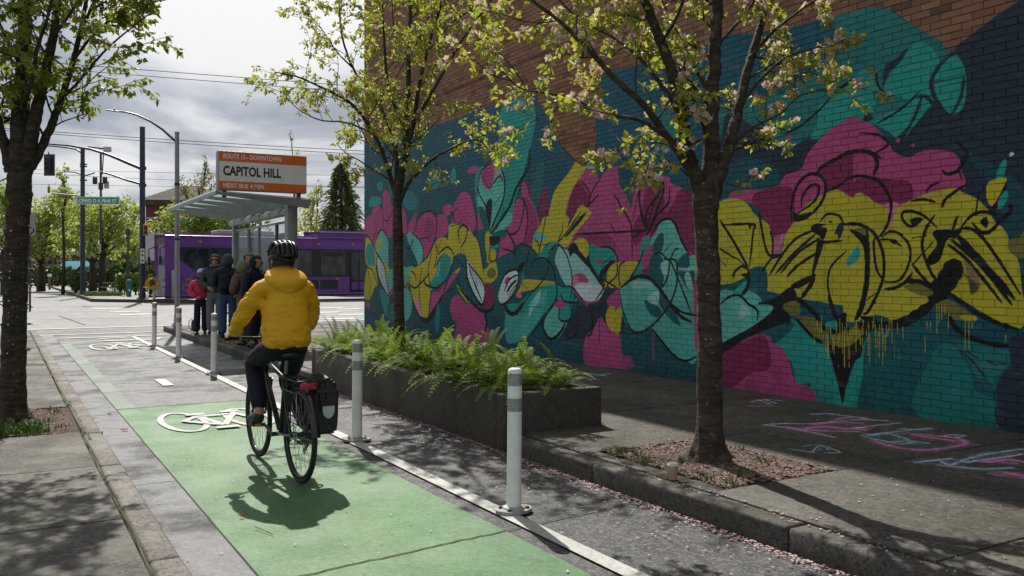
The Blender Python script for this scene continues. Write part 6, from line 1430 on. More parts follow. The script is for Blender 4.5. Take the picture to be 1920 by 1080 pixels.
# mudguard, rack, tail light
b = MB()
for i in range(29):
    a = math.radians(15 + 150 * i / 28) ; rr = WR + .022; y, z = -rr * math.cos(math.pi - a) if False else rr * math.cos(a), WR + rr * math.sin(a)
    a2 = math.radians(175 - 125 * i / 28); y, z = rr * math.cos(a2), WR + rr * math.sin(a2); ny, nz = math.cos(a2), math.sin(a2)
    for (x, dz) in ((-.032, -.012), (-.018, .002), (0, .006), (.018, .002), (.032, -.012)): b.v.append((x, y + ny * dz, z + nz * dz))
for i in range(28):
    for k in range(4): b.face(i * 5 + k, i * 5 + k + 1, (i + 1) * 5 + k + 1, (i + 1) * 5 + k)
b.build('mudguard', M['black_metal'], bike, True, ang=180)
b = MB(); zR = .735
for sx in (-1, 1):
    b.tube([(sx * .02, .31, .70), (sx * .065, .24, zR), (sx * .07, -.14, zR), (sx * .05, -.17, zR)], .0055, 7); b.tube([(sx * .068, .10, zR), (sx * .078, .02, .5), (sx * .066, 0, .37)], .005, 6); b.tube([(sx * .068, -.1, zR), (sx * .085, -.06, .55), (sx * .068, 0, .38)], .005, 6); b.tube([(sx * .085, .16, .66), (sx * .085, -.13, .66)], .005, 6)
for y in (-.17, -.06, .06, .18): b.tube([(-.066, y, zR + .001), (.066, y, zR + .001)], .005, 6)
b.tube([(0, .24, zR + .002), (0, -.17, zR + .002)], .005, 6); b.build('rear_rack', M['black_metal'], bike, True)
b = MB(); b.box(-.055, .055, -.208, -.178, .685, .728, .006); b.build('tail_light', M['red_lens'], bike, True)
b = MB(); b.lathe([(.09, -.003), (.095, 0), (.09, .003)], (.052, .45, .285), 28, 'x'); b.lathe([(.02, -.075), (.02, .075)], BB, 12, 'x'); b.build('chainring', M['grey_plastic'], bike, True)
CA = R(20)     # crank angle: left pedal forward and a little up
ped = {}
for sx in (-1, 1):
    a = CA if sx < 0 else CA + math.pi; p = Vector((sx * .085, .45 + .17 * math.cos(a), .285 + .17 * math.sin(a))); ped[sx] = p
    b = MB(); b.tube([(sx * .06, .45, .285), p], [.014, .010], 8); cr = b.build('crank', M['black_metal'], bike, True)
    b = MB(); b.box(p.x + min(0, sx * .10), p.x + max(0, sx * .10), p.y - .045, p.y + .045, p.z - .011, p.z + .011, .004); pd = b.build('pedal', M['grey_plastic'], cr, True)
    b = MB(); b.box(p.x + sx * .03, p.x + sx * .08, p.y - .052, p.y - .046, p.z - .008, p.z + .008); b.build('pedal_reflector', M['amber'], pd)
b = MB(); b.tube([(.052, .45, .376), (.05, .2, .375), (.048, .0, .378)], .005, 4); b.tube([(.052, .45, .194), (.05, .2, .24), (.048, .03, .275)], .005, 4); b.build('chain', M['grey_plastic'], bike, True)
b = MB(); b.lathe([(.045, -.008), (.02, .012)], (.045, 0, WR), 20, 'x'); b.tube([(.06, 0, .335), (.065, .01, .27), (.055, .045, .22)], .011, 6); b.ring((.05, .012, .265), .02, .004, 12, 4); b.ring((.05, .045, .215), .02, .004, 12, 4); b.build('derailleur', M['grey_plastic'], bike, True)

pn = thing('pannier_bag', 'black roll-top pannier with pale half-round reflector hung on the bicycle rack', 'pannier', (BX + .155, BY, .36), R(1.2))
bm = bmesh.new(); bmesh.ops.create_cube(bm, size=1); bmesh.ops.subdivide_edges(bm, edges=list(bm.edges), cuts=7, use_grid_fill=True)
for v in bm.verts:
    x, y, z = v.co; t = z + .5; wv = .145 * (1.0 + .18 * math.sin(math.pi * min(1, t * 1.2)) - .25 * max(0, t - .8) * 3); dp = .27 * (1.0 - .12 * (1 - t))
    v.co = Vector((x * wv, -.01 + y * dp, t * .385)); v.co += Vector((mnoise.noise(v.co * 11) * .008, mnoise.noise(v.co * 12 + Vector((3, 1, 2))) * .008, 0))
bmesh.ops.bevel(bm, geom=[e for e in bm.edges if e.calc_face_angle(0) > 1.2], offset=.018, segments=2, affect='EDGES')
b = MB(); b.bm(bm); b.build('bag_body', M['pannier'], pn, True, ang=60)
b = MB(); b.tube([(0, -.145, .378), (0, 0, .395), (0, .13, .378)], [.026, .03, .026], 10, flat=1.0); b.build('roll_top', M['pannier'], pn, True)
b = MB(); b.box(-.076, .076, -.152, -.148, .30, .325); b.tube([(.0, -.15, .385), (.0, -.158, .30), (.0, -.156, .24)], .008, 4, flat=.3); b.build('strap', M['grey_plastic'], pn)
b = MB(); pts = [(-.042, .205), (.042, .205), (.043, .175), (.036, .145), (.02, .125), (0, .118), (-.02, .125), (-.036, .145), (-.043, .175)]
n_ = len(pts); b.v = [(p[0], -.166, p[1]) for p in pts] + [(p[0], -.156, p[1]) for p in pts]; b.face(*range(n_)); b.m = [0]
for i in range(n_): b.face(i, i + n_, (i + 1) % n_ + n_, (i + 1) % n_)
b.build('reflector', M['reflector'], pn)

# ================================================================ cyclist
cy = thing('person', 'cyclist in mustard yellow hooded jacket and black helmet riding away', 'person', (BX, BY, .010), R(1.2))
hl, hr = Vector((-.265, .785, 1.0)), Vector((.265, .785, 1.0))
wl_, wr_ = Vector((-.285, .70, 1.03)), Vector((.275, .70, 1.035))
fl_ = ped[-1] + Vector((-.055, .0, .012)); fr_ = ped[1] + Vector((.055, .0, .012))
kl, kr = Vector((-.125, .745, .80)), Vector((.12, .70, .66))
al, ar = fl_ + Vector((.005, -.07, .10)), fr_ + Vector((-.005, -.07, .10))
HC = Vector((.035, .525, 1.585))
b = MB()
skel_mb(b, *chain([(0, .33, .98, .09, .07), (0, .40, 1.15, .07, .05), (.01, .45, 1.34, .07, .045), (.02, .48, 1.45, .05, .05), (.03, .51, 1.54, .052, .052)]))
for sh, el, wr2 in (((-.15, .44, 1.355), (-.266, .515, 1.155), wl_), ((.18, .44, 1.355), (.256, .515, 1.155), wr_)): skel_mb(b, *chain([(*sh, .026, .026), (*el, .022, .022), (*wr2, .026, .025)]))
for hp, kn, an in (((-.09, .30, .95), kl, al), ((.09, .30, .95), kr, ar)): skel_mb(b, *chain([(*hp, .08, .08), (*kn, .055, .055), (*an, .038, .038), (*(an + Vector((0, -.005, -.05))), .036, .036)]))
hand_mb(b, wl_ + Vector((-.002, .0, 0)), hl + Vector((0, .03, 0)) - wl_, (0, .1, -1), .19, 1.0); hand_mb(b, wr_, hr + Vector((0, .03, 0)) - wr_, (0, .1, -1), .19, 1.0)
TH_ = head_mb(b, HC, .112, .03, -.08)
finish(b, 'body', M['skin'], cy)
# trousers, close at the waist, loose over the shin
b = MB()
skel_mb(b, [(0, .27, 1.02, .165, .13), (0, .285, .955, .178, .145), (-.095, .36, .935, .105, .10), (*kl, .076, .078), (*(al * .55 + kl * .45 + Vector((0, -.012, 0))), .071, .076), (*(al + Vector((0, 0, .0))), .058, .064), (.095, .36, .925, .105, .10), (*kr, .076, .078), (*(ar * .55 + kr * .45), .070, .074), (*(ar + Vector((0, 0, .0))), .058, .062)],
        [(0, 1), (1, 2), (2, 3), (3, 4), (4, 5), (1, 6), (6, 7), (7, 8), (8, 9)])
finish(b, 'trousers', M['trousers'], cy, .006, 14)
# jacket
b = MB()
skel_mb(b, [(0.005, .285, .880, .212, .165), (.005, .318, 1.05, .198, .152), (.01, .37, 1.20, .196, .142), (.015, .415, 1.32, .196, .130), (.015, .44, 1.40, .150, .105), (.02, .468, 1.462, .085, .08),
            (-.160, .43, 1.365, .080, .080), (-.222, .455, 1.27, .079, .08), (-.272, .50, 1.165, .072, .074), (-.290, .60, 1.095, .062, .064), (*(wl_ + Vector((0, -.02, 0))), .052, .054), (*(wl_ + Vector((0, .012, -.004))), .044, .044),
            (.190, .43, 1.365, .080, .080), (.235, .455, 1.27, .077, .08), (.262, .50, 1.165, .070, .072), (.272, .60, 1.095, .060, .062), (*(wr_ + Vector((0, -.02, 0))), .050, .052), (*(wr_ + Vector((0, .012, -.004))), .042, .042)],
        [(0, 1), (1, 2), (2, 3), (3, 4), (4, 5), (4, 6), (6, 7), (7, 8), (8, 9), (9, 10), (10, 11), (4, 12), (12, 13), (13, 14), (14, 15), (15, 16), (16, 17)], 3)
jk = finish(b, 'jacket', M['jacket'], cy)
bm = bmesh.new(); bm.from_mesh(jk.data); bmesh.ops.holes_fill(bm, edges=[e for e in bm.edges if e.is_boundary], sides=0); bmesh.ops.recalc_face_normals(bm, faces=list(bm.faces)); bm.to_mesh(jk.data); bm.free()
rm = jk.modifiers.new('r', 'REMESH'); rm.mode = 'VOXEL'; rm.voxel_size = .0115; dg = bpy.context.evaluated_depsgraph_get(); dg.update()
me_ = bpy.data.meshes.new_from_object(jk.evaluated_get(dg)); jk.modifiers.clear(); me_.name = 'jacket'; jk.data = me_
if not me_.materials: me_.materials.append(M['jacket'])
me_.polygons.foreach_set('use_smooth', [True] * len(me_.polygons))
bm = bmesh.new(); bm.from_mesh(jk.data)
for q in range(34): bmesh.ops.smooth_vert(bm, verts=list(bm.verts), factor=.5, use_axis_x=True, use_axis_y=True, use_axis_z=True)
bm.normal_update()
for v in bm.verts: v.co += v.normal * .004
bm.to_mesh(jk.data); bm.free(); jk.data.update()
for v in jk.data.vertices:            # drag folds towards the armpits, soft creases in the sleeves and lower back
    q = v.co; n1 = mnoise.noise(Vector((q.x * 7, q.y * 7, q.z * 17))); n2 = mnoise.noise(Vector((q.x * 7 + q.z * 5, q.y * 7, q.z * 17 + 5))); n3 = mnoise.noise(Vector((q.x * 30, q.y * 30, q.z * 46)))
    sl = 1.5 if abs(q.x) > .22 else 1.0; lo = 1.4 if q.z < 1.08 else 1.0
    v.co = q + v.normal * (sl * lo * (n1 * .006 - max(0, .16 - abs(n2)) * .028 + n3 * .0006 - max(0, .12 - abs(mnoise.noise(Vector((q.x * 5 + q.z * 7, q.y * 6, q.z * 11 + 9))))) * .045))
# hood lying on the shoulders
bm = bmesh.new(); bmesh.ops.create_uvsphere(bm, u_segments=40, v_segments=26, radius=1)
for v in bm.verts:                    # pouch of cloth hanging down behind the neck
    x, y, z = v.co; w_ = 1.0 + .16 * z if z > 0 else 1.0 - .22 * z * z
    fold = .10 * math.exp(-((z + .50 + .30 * x * x) / .10) ** 2) + .07 * math.exp(-((z + .02 + .22 * x * x) / .09) ** 2)
    n_ = mnoise.noise(Vector((x * 2.6, y * 2, z * 4))) * .10
    v.co = Vector((.02 + x * .158 * w_, .366 + y * (.082 - .012 * z) * (1 - fold + n_) + (.085 * z if z > 0 else .01 * z), 1.436 + z * (.098 + .025 * (1 - x * x) * (z < 0)) + .02 * n_))
hd = MB(); hd.bm(bm)
ring_ = []
for i in range(33):
    a = 2 * math.pi * i / 32; ring_.append((.024 + .088 * math.cos(a), .485 + .082 * math.sin(a), 1.487 + .014 * math.sin(a + .6) + .006 * math.sin(5 * a)))
hd.tube(ring_, .034, 10, cap=False)
hd.build('hood', M['jacket'], jk, True, ang=180)
b = MB(); pts = [Vector((.02 + .155 * math.cos(a) * 1.22, .462 - .15 * math.sin(a), 1.405)) for a in np.linspace(-.1, math.pi + .1, 20)]
for an, ft, sd in ((al, fl_, -1), (ar, fr_, 1)):
    b = MB(); shoe_mb(b, ft + Vector((0, -.11, 0.004)), ft + Vector((0, .15, -.015)), .095, .05); sh_ = finish(b, 'shoe', M['shoe'], cy)
b = MB()
# cap of hair below the helmet
bm = bmesh.new(); bmesh.ops.create_uvsphere(bm, u_segments=20, v_segments=14, radius=1)
bmesh.ops.delete(bm, geom=[v for v in bm.verts if v.co.z < -.52 or (v.co.y > .35 and v.co.z < .2)], context='VERTS')
b.bm(bm, TH_ @ Matrix.Diagonal((.112 * .76, .112 * .94, .112 * .98, 1)) ); b.build('hair', M['hair'], cy, True, ang=180)
# helmet: ribbed shell with open vents over dark foam
hm = MB(); T = Matrix.Translation(HC + Vector((0, -.01, .035))) @ Matrix.Rotation(.03, 4, 'Z') @ Matrix.Rotation(-.12, 4, 'X')
bm = bmesh.new(); bmesh.ops.create_uvsphere(bm, u_segments=26, v_segments=16, radius=1); bmesh.ops.delete(bm, geom=[v for v in bm.verts if v.co.z < -.18], context='VERTS')
hm.bm(bm, T @ Matrix.Diagonal((.097, .126, .108, 1))); fo = hm.build('helmet', M['helmet_foam'], cy, True, ang=180)
hs = MB()
for k, off in enumerate((-.82, -.42, 0.0, .42, .82)):
    pts = []; rad = []
    for i in range(17):
        a = math.radians(-12 + 204 * i / 16); yy = -math.cos(a); zz_ = math.sin(a); w_ = off * (.45 + .55 * max(0, zz_)); w_ = off * .92
        xx = math.sin(w_) ; cc_ = math.cos(w_); pts.append(T @ Vector((xx * .100 * (1.0), yy * .130 * (.55 + .45 * cc_), zz_ * .114 * (.62 + .38 * cc_) + (1 - cc_) * .0))); rad.append(.0135 if 0 < i < 16 else .010)
    hs.tube(pts, rad, 8, flat=.8)
for zz_, rr_ in ((-.005, 1.04), ):
    pts = [T @ Vector((math.cos(a) * .099, math.sin(a) * .128, zz_ - .008)) for a in np.linspace(0, 2 * math.pi, 33)]; hs.tube(pts, .0135, 8, cap=False)
for yy in (-.085, .02, .09):
    pts = [T @ Vector((math.sin(w_) * .100, yy, math.sqrt(max(0, 1 - (yy / .133) ** 2)) * .113 * math.cos(w_ * .95))) for w_ in np.linspace(-1.1, 1.1, 11)]; hs.tube(pts, .0085, 7)
hs.build('shell', M['helmet'], fo, True, ang=180)
b = MB(); b.tube([T @ Vector((.1, .02, -.02)), T @ Vector((.085, .04, -.11)), T @ Vector((.0, .07, -.155)), T @ Vector((-.085, .04, -.11)), T @ Vector((-.1, .02, -.02))], .006, 5); b.tube([T @ Vector((.09, -.07, -.02)), T @ Vector((.0, -.125, -.05)), T @ Vector((-.09, -.07, -.02))], .008, 5); b.build('strap', M['grey_plastic'], fo, True)
# ================================================================ people waiting at the stop
def bystander(label, x, y, z, H, face, coat, trous, skin='skin', hood=None, hood_mat=None, hat=None, sunglasses=False, coat_len=.50, arms='down', bulk=1.0, lean=0.0, scarf=None, stance=.055, mittens=None, seed=0):
    t = thing('person', label, 'person', (x, y, z), face)
    h = H; bk = bulk; ln = lean
    def J(px, py, pz): return Vector((px * h, py * h + ln * max(0, pz - .5) * h, pz * h))
    hipL, hipR = J(-.052, 0, .50), J(.052, 0, .50); kL, kR = J(-.056, .012, .28), J(.056, .018, .28); aL, aR = J(-stance, -.01, .05), J(stance, -.01, .05)
    sL, sR = J(-.108 * bk, 0, .80), J(.108 * bk, 0, .80)
    if arms == 'down': eL, eR, wL, wR = J(-.145 * bk, -.01, .645), J(.145 * bk, -.01, .645), J(-.14 * bk, .04, .50), J(.14 * bk, .04, .50)
    elif arms == 'hold': eL, eR, wL, wR = J(-.145 * bk, .01, .645), J(.145 * bk, .01, .645), J(-.05, .13, .62), J(.05, .13, .60)
    else: eL, eR, wL, wR = J(-.145 * bk, -.01, .645), J(.15 * bk, 0, .645), J(-.14 * bk, .04, .50), J(.06, .12, .58)
    neck, HCn = J(0, .005, .855), J(0, .02, .925); hr_ = .068 * h * (1.12 if H < 1.5 else 1.0)
    b = MB()
    skel_mb(b, *chain([(*J(0, 0, .52), .085 * h, .065 * h), (*J(0, 0, .63), .075 * h, .055 * h), (*J(0, 0, .76), .085 * h, .058 * h), (*J(0, 0, .82), .04 * h, .04 * h), (*neck, .032 * h, .032 * h)]), 1)
    for s_, e_, w_ in ((sL, eL, wL), (sR, eR, wR)): skel_mb(b, *chain([(*s_, .03 * h, .03 * h), (*e_, .024 * h, .024 * h), (*w_, .017 * h, .017 * h)]), 1)
    for a_, k_, c_ in ((hipL, kL, aL), (hipR, kR, aR)): skel_mb(b, *chain([(*a_, .045 * h, .045 * h), (*k_, .032 * h, .032 * h), (*c_, .022 * h, .022 * h)]), 1)
    for w_, e_ in ((wL, eL), (wR, eR)): hand_mb(b, w_, (w_ - e_), J(0, 1, 0) if arms == 'down' else (0, 0, -1), .105 * h, .5)
    T = head_mb(b, HCn, hr_, 0, 0)
    finish(b, 'body', M[skin], t); eyes(T, hr_, t)
    b = MB(); skel_mb(b, [(*J(0, 0, .555), .088 * h * bk, .068 * h * bk), (*J(0, 0, .50), .092 * h * bk, .072 * h * bk), (*(hipL + Vector((0, 0, -.03 * h))), .055 * h, .058 * h), (*kL, .052 * h, .054 * h), (*(aL + Vector((0, 0, -.012 * h))), .046 * h, .048 * h), (*(hipR + Vector((0, 0, -.03 * h))), .055 * h, .058 * h), (*kR, .052 * h, .054 * h), (*(aR + Vector((0, 0, -.012 * h))), .046 * h, .048 * h)],
            [(0, 1), (1, 2), (2, 3), (3, 4), (1, 5), (5, 6), (6, 7)], 2)
    finish(b, 'trousers', M[trous], t, .006, 16, seed)
    b = MB(); cl = coat_len
    skel_mb(b, [(*J(0, 0, cl), .108 * h * bk, .086 * h * bk), (*J(0, 0, (cl + .68) / 2), .102 * h * bk, .08 * h * bk), (*J(0, 0, .70), .104 * h * bk, .078 * h * bk), (*J(0, 0, .785), .098 * h * bk, .07 * h * bk), (*J(0, 0, .83), .055 * h, .05 * h), (*J(0, 0, .862), .045 * h, .045 * h),
                (*(sL + Vector((.012 * h, 0, -.012 * h))), .046 * h * bk, .046 * h * bk), (*eL, .042 * h * bk, .042 * h * bk), (*(wL * .92 + eL * .08), .033 * h * bk, .033 * h * bk), (*(sR + Vector((-.012 * h, 0, -.012 * h))), .046 * h * bk, .046 * h * bk), (*eR, .042 * h * bk, .042 * h * bk), (*(wR * .92 + eR * .08), .033 * h * bk, .033 * h * bk)],
            [(0, 1), (1, 2), (2, 3), (3, 4), (4, 5), (3, 6), (6, 7), (7, 8), (3, 9), (9, 10), (10, 11)], 2)
    ck = finish(b, 'coat', M[coat], t, .020, 14, seed + 3)
    for a_ in (aL, aR):
        b = MB(); shoe_mb(b, Vector((a_.x, a_.y - .045 * h, .0)), Vector((a_.x * 1.12, a_.y + .10 * h, 0)), .055 * h, .028 * h); finish(b, 'shoe', M['shoe'], t)
    if mittens:
        for w_, e_ in ((wL, eL), (wR, eR)):
            b = MB(); d = (w_ - e_).normalized(); skel_mb(b, *chain([(*w_, .022 * h, .022 * h), (*(w_ + d * .035 * h), .03 * h, .024 * h), (*(w_ + d * .075 * h), .026 * h, .02 * h)]), 2); finish(b, 'mitten', M[mittens], t)
    def cap(name, mat, sc_, cut_z, cut_face, off=(0, 0, 0)):
        bm = bmesh.new(); bmesh.ops.create_uvsphere(bm, u_segments=22, v_segments=16, radius=1)
        bmesh.ops.delete(bm, geom=[v for v in bm.verts if v.co.z < cut_z or (cut_face and v.co.y > .42 and abs(v.co.x) < .72 and -2 < v.co.z < .55)], context='VERTS')
        bmesh.ops.solidify(bm, geom=list(bm.faces), thickness=.06)
        mb = MB(); mb.bm(bm, Matrix.Translation(HCn + Vector(off)) @ Matrix.Diagonal((hr_ * sc_[0], hr_ * sc_[1], hr_ * sc_[2], 1)))
        return finish(mb, name, M[mat], t, .006, 22, seed)
    if hood: cap('hood', hood, (.98, 1.16, 1.22), -.92, True, (0, -.004 * h, -.004 * h))
    if hat: cap('beanie', hat, (.86, 1.05, 1.08), .10, False, (0, 0, .010 * h))
    else: cap('hair', 'hair', (.79, .98, 1.03), -.35, True, (0, -.004 * h, .002 * h))
    if scarf:
        b = MB(); b.ring(tuple(J(0, .012, .862)), .046 * h, .020 * h, 24, 8, 'z', flat=1.1); finish(b, 'scarf', M[scarf], t, .006, 30, seed)
    if sunglasses:
        b = MB()
        for sx in (-1, 1): b.ball(T @ Vector((sx * .33 * hr_, .86 * hr_, .07 * hr_)), (.24 * hr_, .07 * hr_, .17 * hr_), 10, 6); b.tube([T @ Vector((sx * .55 * hr_, .8 * hr_, .1 * hr_)), T @ Vector((sx * .76 * hr_, .1 * hr_, .08 * hr_))], .05 * hr_, 5)
        b.tube([T @ Vector((-.15 * hr_, .92 * hr_, .1 * hr_)), T @ Vector((.15 * hr_, .92 * hr_, .1 * hr_))], .05 * hr_, 5); b.build('sunglasses', M['black_flat'], t, True)
    return t, J
def backpack(label, loc, face, mat, s=1.0, strapm='cl_dark'):
    t = thing('backpack', label, 'backpack', loc, face)
    b = MB(); skel_mb(b, [(0, 0, .03 * s, .13 * s, .085 * s), (0, 0, .16 * s, .145 * s, .095 * s), (0, .005, .32 * s, .13 * s, .085 * s), (0, .015, .42 * s, .085 * s, .055 * s)], [(0, 1), (1, 2), (2, 3)], 2); finish(b, 'bag_body', M[mat], t, .01, 16)
    b = MB(); skel_mb(b, [(0, -.085 * s, .08 * s, .09 * s, .04 * s), (0, -.095 * s, .2 * s, .085 * s, .04 * s)], [(0, 1)], 2); finish(b, 'pocket', M[mat], t, .006, 20)
    for sx in (-1, 1):
        b = MB(); b.tube([(sx * .08 * s, .07 * s, .06 * s), (sx * .11 * s, .15 * s, .18 * s), (sx * .10 * s, .16 * s, .34 * s), (sx * .07 * s, .06 * s, .41 * s)], .016 * s, 6, flat=.5); b.build('strap', M[strapm], t, True)
    return t
KZ = KERB_H + .002
PI = math.pi
CAMF = lambda x, y: math.atan2(x, -y) + 0.0        # turn towards the camera (figures face +Y before turning)
bystander('child in pink padded jacket and blue white beanie at the kerb', 3.86, 20.3, KZ, 1.44, PI - .15, 'cl_pink', 'cl_navy', 'skin_brown', hat='cl_bluewhite', arms='one', bulk=1.12, scarf='cl_navy', mittens='cl_mitten', coat_len=.53, seed=1)
bystander('adult in sunglasses and brown hood standing behind the child', 4.12, 20.1, KZ, 1.78, PI - .25, 'cl_char', 'cl_grey', hood='cl_brown', sunglasses=True, arms='one', bulk=1.1, scarf='cl_grey', mittens='cl_khaki', coat_len=.50, seed=2)
bystander('man in blue jeans and dark hooded jacket seen from behind', 4.13, 18.9, KZ, 1.76, -.35, 'cl_dark', 'cl_denim', hood='cl_char', arms='hold', bulk=1.12, coat_len=.49, seed=3)
bystander('hunched person in olive green hood and long brown coat', 4.0, 16.75, KZ, 1.60, .55, 'cl_brown', 'cl_tan', hood='cl_olive', arms='hold', bulk=1.22, lean=.10, coat_len=.36, seed=4)
bystander('tall person in grey knitted hood at the back of the queue', 4.22, 17.4, KZ, 1.76, PI * .9, 'cl_char', 'cl_dark', hood='cl_grey', arms='hold', bulk=1.1, coat_len=.46, seed=5)
bystander('person in black navy hood standing nearest the shelter post', 4.0, 16.1, KZ, 1.68, PI * 1.2, 'cl_navy', 'cl_dark', hood='cl_navy', arms='down', bulk=1.1, coat_len=.44, seed=6)
backpack('black backpack worn by the man in jeans', (4.02, 18.66, KZ + .93), -.35, 'cl_dark', .95)
backpack('dark backpack standing on the kerb beside the child', (3.80, 20.62, KZ), .4, 'cl_char', .8)
backpack('small pale grey backpack hanging on the hunched person', (4.08, 16.55, KZ + .80), .6, 'cl_grey', .75, 'cl_tan')
rb = thing('tote_bag', 'dark red bag slumped on the ground behind the handlebar', 'bag', (4.02, 15.55, KZ), .3)
b = MB(); skel_mb(b, [(-.10, 0, .09, .13, .10), (.10, 0, .10, .14, .11), (.02, 0, .20, .09, .07)], [(0, 2), (2, 1)], 2); finish(b, 'bag_body', M['cl_red'], rb, .025, 12)
b = MB(); b.tube([(-.12, .0, .2), (-.06, 0, .34), (.06, .02, .34), (.12, 0, .2)], .012, 6); b.build('handle', M['cl_grey'], rb, True)
sg = thing('shopping_bag', 'crumpled grey bag lying next to the dark red bag', 'bag', (3.86, 15.75, KZ), 0)
b = MB(); skel_mb(b, [(0, 0, .07, .11, .09), (.02, 0, .17, .06, .05)], [(0, 1)], 2); finish(b, 'bag_body', M['cl_tan'], sg, .03, 14)
b = MB(); b.tube([(-.05, 0, .17), (0, 0, .27), (.06, 0, .17)], .008, 5); b.build('handle', M['cl_dark'], sg, True)

# ================================================================ bus shelter
SX, SY0, SY1 = 4.84, 16.7, 21.3
sh = thing('bus_shelter', 'grey steel bus shelter with ribbed glass roof and cloudy glass back', 'bus shelter', (SX, SY0, KERB_H))
lz = lambda z: z - KERB_H
b = MB(); b.box(-.10, .10, -.10, .10, 0, lz(2.92), .012); b.box(-.15, .15, -.15, .15, 0, .03, .005); b.build('post', M['steel'], sh, True, ang=50)
b = MB(); b.box(-.07, .07, SY1 - SY0 - .07, SY1 - SY0 + .07, 0, lz(2.78), .01); b.build('post', M['steel'], sh, True, ang=50)
b = MB(); b.tube([(-.02, .05, lz(2.68)), (-.02, SY1 - SY0 + .35, lz(2.68))], .07, 14); b.build('back_beam', M['steel'], sh, True, ang=50)
for k in range(6):
    y = .5 + k * .78; b = MB(); b.tube([(-.02, y, lz(2.70)), (-.02, y + .38, lz(2.70))], .085, 14); b.build('beam_sleeve', M['white_box' if k % 2 else 'steel'], sh, True, ang=50)
# glass back: framed panes
ys_ = [.16, .98, 1.02, 2.38, 2.42, 3.30, 3.34, SY1 - SY0 - .09]
for k in range(0, 8, 2):
    y0, y1 = ys_[k], ys_[k + 1]; x0 = 0.0
    b = MB(); b.box(-.006, .006, y0 + .03, y1 - .03, .22, lz(2.48)); pane = b.build('glass_pane', M['shelter_glass'], sh)
    b = MB(); b.box(-.025, .025, y0, y0 + .03, .18, lz(2.52)); b.box(-.025, .025, y1 - .03, y1, .18, lz(2.52)); b.box(-.024, .024, y0 + .031, y1 - .031, .18, .219); b.box(-.024, .024, y0 + .031, y1 - .031, lz(2.481), lz(2.52)); b.build('pane_frame', M['steel_dark' if k == 0 else 'steel'], sh)
b = MB(); b.box(.03, .045, .20, .95, .9, lz(2.30)); b.build('timetable_board', M['steel_dark'], sh)
b = MB(); b.box(-.02, -.01, .26, .88, 1.35, lz(2.1)); b.build('notice', M['sign_white'], sh)
# end glass across the pavement (near end)
b = MB(); b.box(-.95, -.13, .02, .032, .25, lz(2.45))
# roof: ribs across, glass sheets between
RX0, RX1 = 3.40 - SX, 5.10 - SX; ry0, ry1 = -.30, SY1 - SY0 + .3
zr = lambda x: lz(2.98) - .075 * (x - RX0) / (RX1 - RX0)
ribs = np.linspace(ry0, ry1, 6)
for y in ribs:
    b = MB(); n = 6
    for i in range(n): pass
    x0, x1 = RX0, RX1
    b.v = [(x0, y - .012, zr(x0)), (x0, y + .012, zr(x0)), (x1, y + .012, zr(x1)), (x1, y - .012, zr(x1)), (x0, y - .012, zr(x0) - .05), (x0, y + .012, zr(x0) - .05), (x1, y + .012, zr(x1) - .17), (x1, y - .012, zr(x1) - .17)]
    for f in ((0, 3, 2, 1), (4, 5, 6, 7), (0, 1, 5, 4), (1, 2, 6, 5), (2, 3, 7, 6), (3, 0, 4, 7)): b.face(*f)
    b.build('roof_rib', M['steel'], sh)
for y0, y1 in zip(ribs[:-1], ribs[1:]):
    b = MB(); b.v = [(RX0 - .08, y0 + .012, zr(RX0) + .014), (RX1 + .05, y0 + .012, zr(RX1) + .014), (RX1 + .05, y1 - .012, zr(RX1) + .014), (RX0 - .08, y1 - .012, zr(RX0) + .014)]
    b.v += [(v[0], v[1], v[2] + .012) for v in b.v]
    for f in ((3, 2, 1, 0), (4, 5, 6, 7), (0, 1, 5, 4), (1, 2, 6, 5), (2, 3, 7, 6), (3, 0, 4, 7)): b.face(*f)
    b.build('roof_pane', M['roof_glass'], sh)
b = MB(); b.box(RX0 - .03, RX0 + .01, ry0 - .03, ry1 + .03, zr(RX0) - .055, zr(RX0) + .01); b.build('roof_edge', M['steel'], sh)
b = MB(); b.box(RX1 - .01, RX1 + .03, ry0 - .03, ry1 + .03, zr(RX1) - .10, zr(RX1) + .01); b.build('roof_edge', M['steel'], sh)
b = MB(); b.box(-.42, -.08, .8, 3.6, .44, .48, .008); [b.tube([(-.25, y, 0), (-.25, y, .44)], .03, 8) for y in (1.0, 2.2, 3.4)]; b.build('bench', M['steel_dark'], sh, True)
bx = thing('litter_box', 'scuffed white metal box standing under the bus shelter', 'box', (4.55, 15.9, KERB_H + .002), .1)
b = MB(); b.box(-.27, .27, -.2, .2, .04, .80, .02); b.build('casing', M['white_box'], bx, True, ang=50)
b = MB(); b.box(-.28, .28, -.21, .21, .801, .84, .01); b.build('lid', M['steel'], bx, True, ang=50); b = MB(); b.box(-.24, .24, -.17, .17, 0, .04); b.build('plinth', M['steel_dark'], bx)

